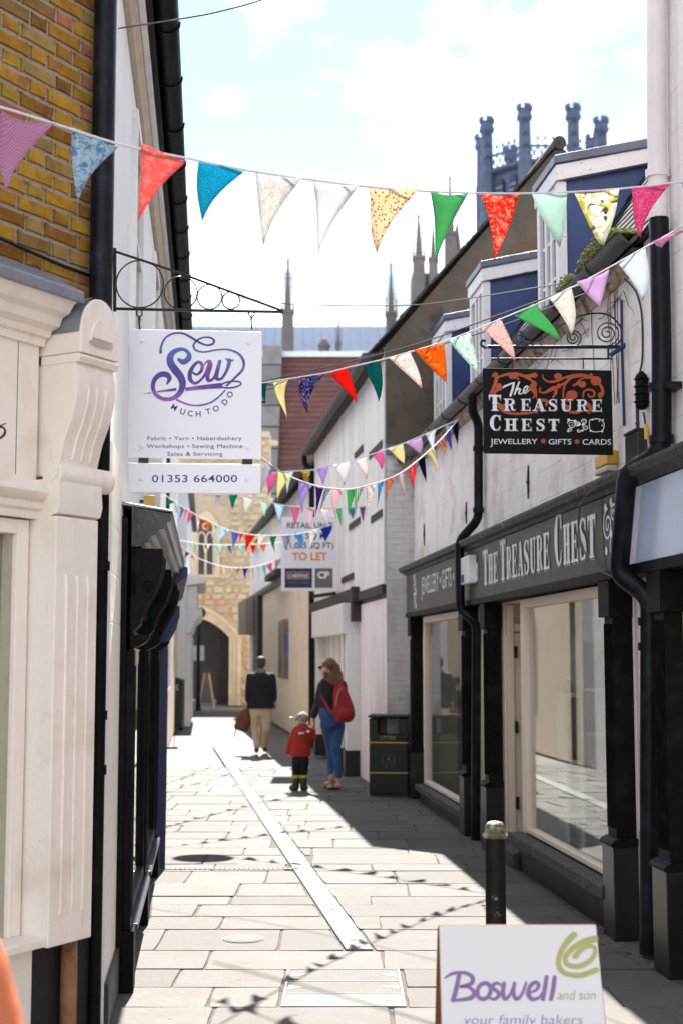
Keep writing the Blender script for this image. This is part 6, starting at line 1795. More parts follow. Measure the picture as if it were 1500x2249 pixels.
bunting('pale bunting string just above the lowest one, with mint and cyan flags', (392, 19.5), (655, 27.0),
  [(388, 1186), (434, 1194), (484, 1197), (538, 1196), (600, 1193), (655, 1184)],
  [(420, 1193, 434, 1194, 427, 1215, 'mint'), (446, 1195, 459, 1196, 454, 1220, 'wyel'), (470, 1197, 484, 1197, 482, 1222, 'mint'), (497, 1197, 512, 1197, 505, 1222, 'cyan'), (525, 1197, 538, 1196, 531, 1221, 'sky2'), (549, 1196, 561, 1196, 558, 1216, 'red'), (576, 1195, 586, 1194, 580, 1213, 'orange'), (625, 1190, 637, 1188, 632, 1210, 'turq')], .008)
wire = M('cable_black', (.03, .03, .035), .5, bump=0)
def cable(name, label, p3, r, mat=wire, cat_='cable'):
    t = MB().tube(cr_spline([tuple(p) for p in p3], 8), r, 5).build(name, mat, None, smooth=True)
    tag(t, label, cat_); return t
cable('overhead_cable', 'twisted wire rising from an eye hook high on the white house at top left', [L1.h3(262, 62, .0), at(400, 41, 7.0), at(480, 26, 7.2), at(580, -2, 7.5), at(700, -50, 8.0)], .004)
cable('overhead_cable', 'thin wire crossing the lane from the left gutter to the right dormers', [L1.p(UL1 - .3, .2, at(388, 622, 14.2).z), at(500, 650, 14.0), at(640, 668, 13.4), at(880, 671, 12.0), at(1030, 655, 11.0), at(1275, 615, 9.4)], .005)
cable('overhead_cable', 'upper of two thin cables running beside the second bunting string', [at(560, 842, 11.2), at(700, 810, 10.6), at(900, 760, 9.8), at(1100, 690, 8.9), at(1330, 606, 8.3)], .005)
cable('overhead_cable', 'lower of two thin cables running beside the second bunting string', [at(560, 862, 11.2), at(700, 828, 10.6), at(900, 776, 9.8), at(1100, 716, 8.9), at(1340, 622, 8.3)], .005)

# ================================================================== FITTINGS ON THE GIFT SHOP WALL
def wallthing(name, label, cat_, px, py, o=-.12):
    return thing(name, label, cat_, B1.h3(px, py, o))
def wb(x0, y0, x1, y1, o0, o1):
    s_ = sorted((B1.hit(x0, (y0 + y1) / 2, o1)[0], B1.hit(x1, (y0 + y1) / 2, o1)[0])); z_ = sorted((B1.hit((x0 + x1) / 2, y0, o1)[1], B1.hit((x0 + x1) / 2, y1, o1)[1]))
    return MB().box(B1, s_[0], s_[1], o0, o1, z_[0], z_[1])
t = wallthing('alarm_box', 'yellow and white burglar alarm box below the black hanging sign', 'alarm box', 1318, 1040)
wb(1304, 995, 1333, 1025, -.12, -.05).build('cover', M('alarm_yellow', (.75, .42, .04), .4, bump=0), t, bevel=.01)
wb(1304, 1026, 1333, 1040, -.12, -.052).build('base', M('alarm_white', (.6, .55, .45), .5, bump=0), t, bevel=.012)
t = wallthing('cable_joint', 'black ribbed cable joint hanging on the white wall right of the black sign', 'cable joint', 1410, 915)
zt_ = B1.hit(1412, 815, -.09)[1]; zb_ = B1.hit(1412, 900, -.09)[1]; us = B1.hit(1412, 860, -.09)[0]
MB().tube([B1.p(us, -.08, zb_), B1.p(us, -.08, zb_ + .02), B1.p(us, -.08, zt_ - .03), B1.p(us, -.08, zt_)], [.02, .038, .036, .012], 12).build('body', blackpaint, t, smooth=True)
for i in range(4):
    z_ = zb_ + (zt_ - zb_) * (.2 + .2 * i)
    MB().tube([B1.p(us, -.08, z_ - .012), B1.p(us, -.08, z_), B1.p(us, -.08, z_ + .012)], [.03, .046, .03], 12).build('rib', blackpaint, t, smooth=True)
MB().tube(cr_spline([tuple(B1.h3(1412, 905, -.09)), tuple(B1.h3(1416, 930, -.1)), tuple(B1.h3(1420, 1000, -.1))], 6), .006, 6).build('lead_wire', wire, t)
MB().tube([B1.h3(1417, 932, -.095), B1.h3(1419, 965, -.095)], .011, 6).build('yellow_sleeve', MATS['alarm_yellow'], t)
MB().tube(cr_spline([tuple(B1.h3(1405, 815, -.1)), tuple(B1.h3(1410, 780, -.11)), tuple(B1.h3(1408, 690, -.11)), tuple(B1.h3(1395, 640, -.1)), tuple(B1.h3(1370, 612, -.08))], 6), .006, 6).build('lead_wire', wire, t)
for (px, y0, y1, lab) in ((1159, 1022, 1095, 'dark iron wall tie on white brick below the black hanging sign'), (1023, 1102, 1150, 'dark iron wall tie just left of the downpipe bend'), (931, 1150, 1198, 'dark iron wall tie near the far end of the white wall')):
    t = wallthing('wall_tie', lab, 'wall tie', px, y1)
    a, b = B1.h3(px, y0, -.112), B1.h3(px, y1, -.112)
    MB().tube([a, a * .5 + b * .5, b], [.006, .012, .006], 6).build('bar', ibk, t)
    MB().ball(a * .5 + b * .5, .018, 8, 5).build('boss', ibk, t)
t = wallthing('wall_bar', 'short blue iron bar on the wall behind the cable joint', 'iron bar', 1400, 975)
MB().tube([B1.h3(1398, 880, -.11), B1.h3(1400, 975, -.11)], .009, 6).build('bar', ibl, t)
MB().ball(B1.h3(1399, 930, -.11), .014, 8, 5).build('boss', ibl, t)
t = wallthing('flue_box', 'dark upright timber box above the shop cornice beside the sign', 'box', 1382, 1040)
wb(1371, 952, 1398, 1032, -.12, -.06).build('body', M('dark_box', (.03, .025, .028), .6), t, bevel=.01)
MB().box(B1, *sorted((B1.hit(1371, 990, -.06)[0], B1.hit(1398, 990, -.06)[0])), -.12, -.055, B1.hit(1385, 952, -.06)[1] + .001, B1.hit(1385, 946, -.06)[1]).build('cap', MATS['dark_box'], t)
t = wallthing('alarm_box', 'small white box fixed on the charcoal fascia beside the downpipe', 'alarm box', 1020, 1285, .03)
wb(1011, 1222, 1029, 1283, .031, .10).build('cover', M('box_white', (.75, .74, .75), .5, bump=0), t, bevel=.008)
wb(1012, 1262, 1018, 1280, .1005, .1015).build('sticker', ink('sticker_navy', (.03, .03, .12)), t)
cable('fascia_cable', 'loose black cable looping down across the charcoal fascia lettering', [B1.h3(1390, 1042, .10), B1.h3(1330, 1060, .12), B1.h3(1285, 1090, .12), B1.h3(1270, 1130, .06), B1.h3(1275, 1190, .06), B1.h3(1300, 1240, .06), B1.h3(1345, 1268, .06)], .005)
cable('fascia_cable', 'second loose cable hanging beside the last fascia letters', [B1.h3(1322, 1075, .12), B1.h3(1321, 1120, .06), B1.h3(1325, 1200, .06), B1.h3(1332, 1265, .06)], .004)
cable('pale_cable', 'pale cable clipped down the white brick beside the black pilaster', [B1.h3(1389, 1262, -.10), B1.h3(1392, 1400, -.10), B1.h3(1397, 1600, -.10), B1.h3(1403, 1800, -.10), B1.h3(1410, 1880, -.10)], .006, M('pale_cable', (.6, .52, .47), .6, bump=0))
# bare twigs of a creeper under the gutter
tw_m = M('dry_twig', (.10, .065, .04), .9, bump=0)
tm_ = MB(); rr = random.Random(4)
for i in range(34):
    s_ = rr.uniform(.4, 4.2); z_ = rr.uniform(ZG - .22, ZG - .02); pts = []
    p_ = Vector((s_, z_))
    a = rr.uniform(-.5, .5) + (0 if rr.random() < .5 else math.pi)
    for k in range(6):
        pts.append(B1.p(p_.x, -.112 + rr.uniform(0, .012), p_.y)); a += rr.uniform(-.5, .5)
        p_ += Vector((math.cos(a) * .07, math.sin(a) * .04 - .008))
    tm_.tube(pts, [.003, .003, .0026, .0022, .0018, .001], 4)
for i in range(6):
    s_ = rr.uniform(.5, 1.4); pts = []; z_ = ZG - .1
    for k in range(9):
        pts.append(B1.p(s_, -.112, z_)); s_ += rr.uniform(-.025, .02); z_ -= .09
    tm_.tube(pts, .0025, 4)
cv = thing('dry_creeper', 'bare twigs of a dead creeper clinging under the gift shop gutter', 'creeper', B1.p(1, -.12, ZG - .2))
o = tm_.build('twigs', tw_m, cv); o['kind'] = 'stuff'

# ================================================================== STREET FURNITURE
# litter bin
g = gnd(853, 1750); D_ = g.y
BF = Fr(g.x, g.y, 1, -.10, -1)
lb = thing('litter_bin', 'dark green square litter bin with gold bands against the white brick wall', 'litter bin', g)
bing = M('bin_green_black', (.009, .012, .010), .45, var=.2, scale=10, bump=.1)
wbn = 84 / F * D_ / 2; hb = (1750 - 1575) / F * D_
gold = M('gold_band', (.55, .33, .05), .35, var=.1, metal=.3, bump=0)
MB().box(BF, -wbn, wbn, -2 * wbn, 0, .03, hb * .70).build('body', bing, lb, bevel=.012)
MB().box(BF, -wbn * .95, wbn * .95, -2 * wbn * .97, -.01, 0, .03).build('base', bing, lb)
MB().box(BF, -wbn, wbn, -2 * wbn, 0, hb * .70, hb * .76).box(BF, -wbn, -wbn * .55, -2 * wbn, 0, hb * .76, hb * .955).box(BF, wbn * .55, wbn, -2 * wbn, 0, hb * .76, hb * .955).box(BF, -wbn * .55, wbn * .55, -2 * wbn, 0, hb * .955, hb * .97).build('hood', bing, lb, bevel=.01)
MB().box(BF, -wbn * .55, wbn * .55, -2 * wbn + .02, -2 * wbn + .03, hb * .76, hb * .955).build('far_opening', M('bin_inside', (.2, .19, .18), .6), lb)
MB().box(BF, -wbn * 1.05, wbn * 1.05, -2 * wbn * 1.03, .03, hb * .97, hb).build('lid', bing, lb, bevel=.01)
for zz in (.285, .655):
    MB().box(BF, -wbn * 1.012, wbn * 1.012, -2 * wbn, .006, hb * zz, hb * zz + .014).build('gold_band', gold, lb)
L = Ink(lambda x, y, l: BF.p(x, .001 + l, y)); L.text('LITTER', -.09, hb * .70, .09, h=.045, ydown=False, bold=.02); L.build('lettering', ink('bin_gold_ink', (.25, .2, .08)), lb)
L = Ink(lambda x, y, l: BF.p(x, .001 + l, y))
L.rib([(-.07, hb * .50), (-.07, hb * .42), (-.04, hb * .37), (0, hb * .35), (.04, hb * .37), (.07, hb * .42), (.07, hb * .50)], .008); L.disc(0, hb * .46, .02); L.rib([(-.07, hb * .50), (-.03, hb * .52), (0, hb * .50), (.03, hb * .52), (.07, hb * .50)], .006); L.rib([(-.04, hb * .44), (0, hb * .40), (.04, hb * .44)], .006)
L.build('crest', ink('bin_crest_ink', (.10, .09, .07)), lb)
# bollard
bp_ = at(1086, 1803, 6.35)
bl = thing('bollard', 'worn black round-topped bollard behind the bakery board', 'bollard', (bp_.x, 6.35, 0))
c = Vector((bp_.x, 6.35, 0)); zt_ = bp_.z
bm_ = M('bollard_paint', (.008, .008, .0075), .4, spec=.15, var=.3, scale=10, bump=.25, bscale=30, chip=(.28, .26, .16), chips=(.60, .64), chipscale=9)
cap_m = M('bollard_cap_worn', (.10, .085, .05), .5, var=.5, scale=22, bump=.5, bscale=50, chip=(.30, .29, .22), chips=(.5, .56), chipscale=24)
MB().lathe(c, [(.060, -.02), (.058, .02), (.045, .05), (.045, zt_ - .075)], 24).build('shaft', bm_, bl, smooth=True)
MB().lathe(c, [(.044, zt_ - .075), (.055, zt_ - .068), (.057, zt_ - .060), (.050, zt_ - .052), (.046, zt_ - .05)], 24).build('collar', cap_m, bl, smooth=True)
MB().lathe(c, [(.0455, zt_ - .049), (.0455, zt_ - .034), (.042, zt_ - .018), (.033, zt_ - .006), (.018, zt_ - .001), (.002, zt_)], 24).build('dome', cap_m, bl, smooth=True)
# bakery A-board
AY = 4.55
ab = thing('bakery_board', 'white folding bakery board with purple Boswell lettering in the foreground', 'pavement sign', (at(1135, 2200, AY).x, AY, 0))
tl, tr = at(962, 2030, AY), at(1309, 2030, AY)
zt_ = tl.z; lean = .30
xl_b, xr_b = tl.x - .004, tr.x + .018
def abp(fx, fz, o):                                        # fx 0..1 across, fz 0 bottom..1 top, o outward
    x_ = (xl_b + (tl.x - xl_b) * fz) * (1 - fx) + (xr_b + (tr.x - xr_b) * fz) * fx
    nrm = Vector((0, -zt_, lean)).normalized()
    return Vector((x_, AY - lean * (1 - fz), zt_ * fz)) + nrm * o
mdf = M('brown_mdf', (.26, .10, .045), .7, var=.15, scale=12, bump=.1)
wsign = M('board_white_face', (.66, .635, .625), .45, var=.03, scale=4, bump=.05, chip=(.45, .4, .36), chips=(.72, .74), chipscale=20)
MB().ext([abp(a, b, -.02) for a, b in ((0, 0), (1, 0), (1, 1), (0, 1))], [abp(a, b, 0) for a, b in ((0, 0), (1, 0), (1, 1), (0, 1))]).build('front_core', mdf, ab, bevel=.004)
fcx = MB().ext([abp(a, b, .0005) for a, b in ((.006, 0), (.994, 0), (.994, .996), (.006, .996))], [abp(a, b, .003) for a, b in ((.006, 0), (.994, 0), (.994, .996), (.006, .996))]).build('front_face', wsign, ab)
MB().ext([Vector((x_, AY + .03 + lean * (1 - f) + dd, zt_ * f * .98)) for x_, f, dd in ((xl_b, 0, 0), (xr_b, 0, 0), (tr.x, 1, 0), (tl.x, 1, 0))], [Vector((x_, AY + .03 + lean * (1 - f) + .018, zt_ * f * .98)) for x_, f in ((xl_b, 0), (xr_b, 0), (tr.x, 1), (tl.x, 1))]).build('rear_panel', mdf, ab)
for f in (.2, .8):
    q = abp(f, .99, -.025)
    MB().box(W0, q.x - .03, q.x + .03, -AY - .045, -AY - .022, zt_ - .05, zt_ - .012).build('hinge', steel, ab)
AC = 1 / 2.5
nrm_ = Vector((0, -zt_, lean)).normalized(); p0_ = abp(.5, .5, .003)
def amap(x, y, l):
    r = ray(900 + x * AC, 1760 + y * AC)
    k = ((p0_ - Vector((0, 0, EYE))).dot(nrm_)) / r.dot(nrm_)
    return Vector((0, 0, EYE)) + r * k + nrm_ * (l + .0004)
bos = M('bakery_purple', (.22, .13, .30), .6, var=.12, scale=14, bump=0)
k_ = Ink(amap)
k_.rib([(190, 970), (235, 945), (300, 942), (340, 965), (335, 1000), (275, 1018), (320, 1020), (352, 1050), (335, 1078), (290, 1088), (235, 1092)], [8, 18, 20, 24, 24, 14, 16, 26, 26, 20, 16])
k_.rib([(268, 955), (255, 1020), (236, 1092)], [24, 26, 26])
k_.rib([(405 + 36 * math.cos(a) + 6 * math.sin(-a), 1042 + 44 * math.sin(a)) for a in [2 * math.pi * q / 16 - 1.2 for q in range(17)]], 23, k=2)
k_.rib([(500, 1010), (478, 998), (455, 1010), (458, 1030), (482, 1048), (484, 1070), (462, 1086), (435, 1080)], [12, 18, 20, 20, 22, 22, 18, 12])
k_.rib([(515, 1000), (508, 1050), (520, 1085), (548, 1060), (572, 1000)], [22, 24, 22, 16, 16]); k_.rib([(572, 1000), (566, 1050), (582, 1085), (612, 1060), (636, 995)], [20, 24, 22, 16, 12])
k_.rib([(655, 1052), (692, 1035), (704, 1008), (684, 994), (655, 1020), (648, 1060), (668, 1086), (705, 1078), (725, 1050)], [10, 16, 20, 20, 22, 26, 22, 16, 10])
k_.rib([(748, 965), (738, 1030), (728, 1086)], [22, 24, 22]); k_.rib([(792, 965), (784, 1030), (772, 1086)], [22, 24, 22])
k_.build('lettering', bos, fcx)
oli = M('bakery_olive', (.38, .36, .13), .6, var=.12, scale=14, bump=0)
k_ = Ink(amap)
k_.rib([(898, 733), (850, 785), (815, 860), (822, 920), (868, 950), (940, 954), (1022, 925)], [36, 32, 28, 30, 28, 30, 30])
k_.rib([(1015, 755), (950, 772), (885, 812), (850, 860), (865, 898), (925, 905), (985, 875), (1015, 830), (1000, 795), (950, 805), (905, 850)], [36, 34, 30, 28, 26, 28, 28, 24, 24, 28, 34])
k_.text('and son', 808, 1088, 1018, h=56, shear=.22, bold=-.004)
k_.build('lettering', oli, fcx)
k_ = Ink(amap)
k_.text('your family bakers', 292, 1226, 945, h=58, shear=.12, bold=-.012)
k_.build('lettering', bos, fcx)
# far chalk A-board, bins, lamp post
def aframe(px0, px1, ytop, ybot, lab):
    gl = gnd((px0 + px1) / 2, ybot); t = thing('chalk_board', lab, 'pavement sign', gl)
    D2 = gl.y; h_ = (ybot - ytop) / F * D2; w_ = (px1 - px0) / F * D2
    wood = M('pale_wood', (.50, .30, .18), .7, bump=.1)
    for sx in (-1, 1):
        for k in (0, .28):
            MB().tube([gl + Vector((sx * w_ * .48, k, 0)), gl + Vector((sx * .06, k * .5 + .0, h_))], .035, 4).build('leg', wood, t)
    MB().ext([gl + Vector((-w_ * .40, .03, h_ * .15)), gl + Vector((-w_ * .08, .05, h_ * .92)), gl + Vector((w_ * .08, .05, h_ * .92)), gl + Vector((w_ * .40, .03, h_ * .15))], [gl + Vector((-w_ * .40, .06, h_ * .15)), gl + Vector((-w_ * .08, .08, h_ * .92)), gl + Vector((w_ * .08, .08, h_ * .92)), gl + Vector((w_ * .40, .06, h_ * .15))]).build('panel', M('chalk_grey', (.25, .25, .27), .8), t)
aframe(438, 470, 1480, 1555, 'pale wooden folding board standing before the dark archway')
def smallbin(px0, px1, ytop, ybot, lab, num):
    gl = gnd((px0 + px1) / 2, ybot); D2 = gl.y; h_ = (ybot - ytop) / F * D2; w_ = (px1 - px0) / F * D2 / 2
    t = thing('house_bin', lab, 'bin', gl)
    fr2 = Fr(gl.x, gl.y, 1, -.09, -1)
    gm_ = M('bin_dark_green', (.028, .042, .032), .5, var=.2, bump=.08)
    MB().box(fr2, -w_, w_, -2 * w_, 0, .08, h_ * .9).build('body', gm_, t, bevel=.02)
    MB().uz(fr2, [(-w_ * 1.05, h_ * .905), (w_ * 1.05, h_ * .905), (w_ * 1.05, h_ * .95), (0, h_), (-w_ * 1.05, h_ * .95)], -2 * w_, .02).build('lid', gm_, t, bevel=.01)
    for s_ in (-1, 1):
        MB().tube([fr2.p(s_ * w_ * .7 - .04, -2 * w_ + .05, .09), fr2.p(s_ * w_ * .7 + .04, -2 * w_ + .05, .09)], .09, 10).build('wheel', MATS['black_riser'], t)
    if num:
        L = Ink(lambda x, y, l: fr2.p(x, .001 + l, y)); L.text(num, -w_ * .35, h_ * .76, w_ * .4, h=.13, ydown=False, bold=.02); L.build('number', ink('bin_white', (.6, .6, .6)), t)
smallbin(371, 400, 1490, 1606, 'green wheelie bin with a white number against the cream house', '25')
smallbin(361, 375, 1535, 1612, 'dark low bin left of the numbered one', None)
gl = gnd(436, 1562)
lp = thing('lamp_post', 'thin black post with a round lamp beside the archway', 'lamp post', gl)
ht = (1562 - 1352) / F * gl.y
MB().tube([gl, gl + Vector((0, 0, .5)), gl + Vector((0, 0, ht))], [.09, .06, .05], 8).build('post', iron, lp, smooth=True)
MB().ball(gl + Vector((.06, 0, ht + .05)), (.14, .14, .17), 10, 6).build('lamp', iron, lp, smooth=True)
MB().tube([gl + Vector((.0, 0, ht * .93)), gl + Vector((.12, -.05, ht * .93))], .04, 6).build('bracket', iron, lp)
for xx_ in (-.18, .05):
    MB().box(W0, gl.x + xx_, gl.x + xx_ + .12, -gl.y + .06, -gl.y + .08, 1.5, 1.95).build('notice', wpaint, lp)
# low white planter by the white shop
gl = gnd(415, 1572)
# metal boot scraper beside the blue shop
gl = gnd(374, 1645)
t = thing('boot_scraper', 'small black iron boot scraper on the paving by the blue shop', 'boot scraper', gl)
MB().box(W0, gl.x - .12, gl.x + .14, -gl.y - .05, -gl.y + .05, 0, .04).build('tray', iron, t)
MB().tube([gl + Vector((.08, 0, .04)), gl + Vector((.08, 0, .24))], .008, 5).build('upright', iron, t)
# fallen leaves at the foot of the right-hand pipes
lm = MB(); rr = random.Random(8)
for i in range(46):
    s_ = rr.uniform(-.4, .9); o_ = abs(rr.gauss(0, .06)) + .01
    p_ = B1.p(s_, o_, .006 + rr.random() * .015); a = rr.uniform(0, 6.28); l_ = rr.uniform(.01, .03)
    d1 = Vector((math.cos(a), math.sin(a), rr.uniform(-.3, .5))) * l_; d2 = Vector((-math.sin(a), math.cos(a), 0)) * l_ * .45
    lm.add([p_ - d1, p_ - d2 + Vector((0, 0, .004)), p_ + d1, p_ + d2 + Vector((0, 0, .004))], [(0, 1, 2), (0, 2, 3)])
o = lm.build('fallen_leaves', M('dead_leaf', (.16, .09, .03), .9, var=.5, scale=20, bump=0), None); tag(o, 'dry leaves swept against the foot of the right-hand shop pipes', 'leaves', kind='stuff')

# small yellow sign on the white wall above the black cornice
u_, z_ = L1.hit(330, 1100, .12)
ysf = at(328, 1100, 9.2)
t = thing('yellow_sign', 'small plain yellow plate above the black cornice under the sewing sign', 'sign', ysf)
tl_, br_ = at(316, 1088, 9.2), at(341, 1114, 9.2)
MB().box(W0, tl_.x, br_.x, -9.215, -9.2, br_.z, tl_.z).build('plate', M('sign_yellow', (.62, .40, .10), .5, bump=0), t, bevel=.004)
MB().box(W0, tl_.x - .35, tl_.x, -9.213, -9.203, (tl_.z + br_.z) / 2 - .01, (tl_.z + br_.z) / 2 + .01).build('arm', iron, t)

# ================================================================== PEOPLE
skin_m = M('skin', (.52, .30, .21), .55, var=.06, scale=20, bump=0)
def limb(m, pts, rs, n=10):
    m.tube(pts, rs, n)
    for p_, r_ in zip(pts, rs):
        m.ball(p_, r_ * .98, 10, 6)
def rings(m, P, lst, n=16, ky=.62):
    """elliptic sections (px, py, half-width px, dy)"""
    out = []
    for q in lst:
        px, py, rx = q[:3]; dy = q[3] if len(q) > 3 else 0; k = q[4] if len(q) > 4 else ky
        c = P(px, py, dy); r = rx * P.s
        out.append([c + Vector((r * math.cos(2 * math.pi * i / n), r * k * math.sin(2 * math.pi * i / n), 0)) for i in range(n)])
    m.loft(out)
class Pose:
    def __init__(s, D): s.D = D; s.s = D / F
    def __call__(s, px, py, dy=0.0): return at(px, py, s.D + dy)
def hand(m, wrist, palm, s=1.0, curl=Vector((0, 0, -1)), side=1):
    d = (palm - wrist).normalized(); a = d.cross(Vector((0, 1, 0)))
    a = a.normalized() if a.length > .1 else Vector((1, 0, 0))
    b = a.cross(d).normalized()
    m.tube([wrist, wrist + d * .03 * s, palm], [.024 * s, .030 * s, .030 * s], 10); m.ball(palm, .031 * s, 10, 6)
    for i, (off, ln) in enumerate(((-.026, .060), (-.009, .072), (.009, .068), (.025, .052))):
        p0 = palm + b * off * s
        p1 = p0 + d * ln * .55 * s; p2 = p1 + (d * .55 + a * .55 * side) * ln * .5 * s
        limb(m, [p0, p1, p2], [.0105 * s, .010 * s, .0085 * s], 8)
    t0 = wrist + d * .035 * s - b * .026 * s
    limb(m, [t0, t0 - b * .028 * s + d * .022 * s, t0 - b * .030 * s + d * .052 * s], [.012 * s, .0115 * s, .0095 * s], 8)
def head(m, c, s, fx, fy):
    """egg-shaped head, face towards (fx, fy)"""
    f = Vector((fx, fy, 0)).normalized(); r = Vector((-f.y, f.x, 0))
    m.ball(c + Vector((0, 0, .015 * s)), (.078 * s, .09 * s, .105 * s), 16, 10)
    m.ball(c + f * .02 * s + Vector((0, 0, -.055 * s)), (.058 * s, .06 * s, .062 * s), 14, 8)     # jaw
    m.tube([c + f * .088 * s + Vector((0, 0, .012 * s)), c + f * .108 * s + Vector((0, 0, -.022 * s))], [.010 * s, .016 * s], 8)   # nose
    m.ball(c + f * .105 * s + Vector((0, 0, -.024 * s)), .014 * s, 8, 5)
    m.ball(c + f * .080 * s + Vector((0, 0, -.062 * s)), (.024 * s, .024 * s, .012 * s), 8, 5)       # lips
    for k in (-1, 1):
        m.ball(c + r * k * .082 * s + Vector((0, 0, -.005 * s)), (.014 * s, .022 * s, .032 * s), 8, 6)   # ears
def eyes(par, c, s, fx, fy):
    f = Vector((fx, fy, 0)).normalized(); r = Vector((-f.y, f.x, 0)); m = MB()
    for k in (-1, 1):
        m.ball(c + f * .086 * s + r * k * .032 * s + Vector((0, 0, .012 * s)), .012 * s, 8, 6)
    m.build('eyes', M('eye_dark', (.03, .025, .02), .2, bump=0), par, smooth=True)
def shoe(m, heel, toe, s=1.0):
    a, b = Vector(heel), Vector(toe)
    m.tube([a, a * .6 + b * .4, b], [.040 * s, .044 * s, .034 * s], 10); m.ball(a, .040 * s); m.ball(b, .036 * s)

# ---- walker in a navy jacket
gm0 = gnd(574, 1652); P = Pose(gm0.y)
pr = thing('person', 'person in dark navy jacket and beige trousers walking away with a brown bag', 'person', gm0, 'people in the lane')
m = MB()
hc = P(574, 1457)
head(m, hc, 1.0, -.25, 1)
m.tube([P(574, 1462), P(574, 1480)], .055, 10)
rings(m, P, [(574, 1478, 12), (574, 1484, 22), (574, 1500, 25), (574, 1530, 21), (574, 1556, 23), (574, 1566, 20)])
for pts in ([P(551, 1486), P(546, 1521, -.04), P(544, 1543, .03)], [P(597, 1486), P(602, 1519, -.02), P(604, 1541, .05)]):
    limb(m, pts, [.055, .040, .030])
hand(m, P(544, 1543, .03), P(542, 1552, .04), 1.0, side=1); hand(m, P(604, 1541, .05), P(605, 1551, .07), 1.0, side=-1)
for pts in ([P(564, 1562), P(563, 1602, .06), P(565, 1642, -.12)], [P(585, 1562), P(584, 1602, -.02), P(582, 1642, .14)]):
    limb(m, pts, [.085, .058, .038])
for a, b in ((P(565, 1648, -.14), P(563, 1650, .08)), (P(582, 1647, .12), P(584, 1647, .34))):
    m.tube([a, b], [.034, .03], 8)
remeshed(m, 'body', skin_m, pr, .010, 4)
m = MB()
rings(m, P, [(574, 1474, 12), (574, 1480, 21), (574, 1486, 27), (574, 1500, 28), (573, 1528, 25), (573, 1546, 29), (573, 1556, 32)], ky=.66)
for pts in ([P(551, 1486), P(546, 1521, -.04), P(545, 1537, .0)], [P(597, 1486), P(602, 1519, -.02), P(603, 1535, .02)]):
    limb(m, pts, [.075, .060, .052])
remeshed(m, 'jacket', M('navy_jacket', (.008, .008, .016), .8, var=.2, scale=20, bump=.8, bscale=11), pr, .013, 4)
m = MB()
rings(m, P, [(574, 1546, 25), (574, 1560, 26), (574, 1572, 24)])
limb(m, [P(563, 1565), P(562, 1602, .06), P(565, 1640, -.11)], [.105, .078, .056]); limb(m, [P(586, 1565), P(585, 1602, -.02), P(582, 1639, .13)], [.105, .078, .056])
remeshed(m, 'trousers', M('beige_trousers', (.52, .41, .29), .8, var=.08, scale=15, bump=.8, bscale=12), pr, .013, 4)
m = MB(); m.ball(hc + Vector((0, -.012, .035)), (.088, .098, .095), 16, 10); m.ball(hc + Vector((0, -.045, -.01)), (.078, .06, .085), 12, 8)
remeshed(m, 'hair', M('grey_dark_hair', (.05, .042, .038), .6, var=.4, scale=60, bump=.5, bscale=120), pr, .011, 3)
m = MB(); rings(m, P, [(574, 1470, 11), (574, 1478, 13)], ky=.9); m.build('collar', M('grey_collar', (.18, .16, .17), .8), pr, smooth=True)
for i, (a, b) in enumerate(((P(565, 1648, -.14), P(563, 1652, .09)), (P(582, 1647, .11), P(584, 1648, .34)))):
    m = MB(); a.z = max(a.z, .045); b.z = max(b.z - .0, .038); shoe(m, a, b, 1.05); remeshed(m, 'shoe', M('brown_shoe', (.06, .035, .02), .4), pr, .012, 3)
bgt = thing('handbag', 'brown leather handbag swinging from the walker\'s left hand', 'handbag', P(536, 1604))
m = MB()
ctr = P(537, 1581, .05)
ax = (P(545, 1560) - P(530, 1602)).normalized(); sd_ = Vector((ax.z, 0, -ax.x))
m.loft([[ctr + ax * f * .20 + sd_ * wv * math.cos(2 * math.pi * i / 14) + Vector((0, .06 * math.sin(2 * math.pi * i / 14) * (1 if abs(f) < .9 else .5), 0)) for i in range(14)] for f, wv in ((-1, .10), (-.8, .13), (0, .125), (.7, .10), (1, .06))])
bl_ = m.build('body', M('brown_leather', (.13, .038, .018), .45, var=.2, scale=14, bump=.2), bgt, smooth=True)
MB().tube(cr_spline([tuple(P(541, 1566, .05)), tuple(P(540, 1557, .05)), tuple(P(544, 1553, .05)), tuple(P(549, 1560, .05))], 6), .010, 6).build('handle', MATS['brown_leather'], bgt, smooth=True)
MB().tube(cr_spline([tuple(P(524, 1592, .05)), tuple(P(518, 1605, .05)), tuple(P(516, 1618, .05))], 6), .010, 5).build('strap', M('dark_strap', (.02, .015, .012), .6), bgt, smooth=True)

# ---- woman with the red backpack
gw = gnd(736, 1733); P = Pose(gw.y)
pw = thing('person', 'long-haired person in black top and blue jeans holding a child\'s hand', 'person', gw, 'people in the lane')
m = MB(); hc = P(721, 1468)
head(m, hc, 1.05, -1, .35)
m.tube([P(723, 1474), P(726, 1498)], .052, 10)
rings(m, P, [(728, 1492, 12), (729, 1498, 24), (728, 1512, 26), (724, 1536, 20), (722, 1556, 20), (728, 1578, 25), (732, 1592, 24)])
la = [P(709, 1505, .02), P(699, 1545, .05), P(687, 1578, .0)]
limb(m, la, [.052, .040, .030])
hand(m, la[2], P(687, 1590, 0), 1.0, side=-1)
limb(m, [P(751, 1505, .08), P(757, 1545, .16), P(752, 1575, .26)], [.052, .04, .03]); hand(m, P(752, 1575, .26), P(750, 1584, .29), 1.0)
limb(m, [P(719, 1588), P(727, 1646, .10), P(728, 1712, -.02)], [.09, .06, .035]); limb(m, [P(741, 1588, .05), P(737, 1648, -.02), P(744, 1716, -.10)], [.09, .06, .035])
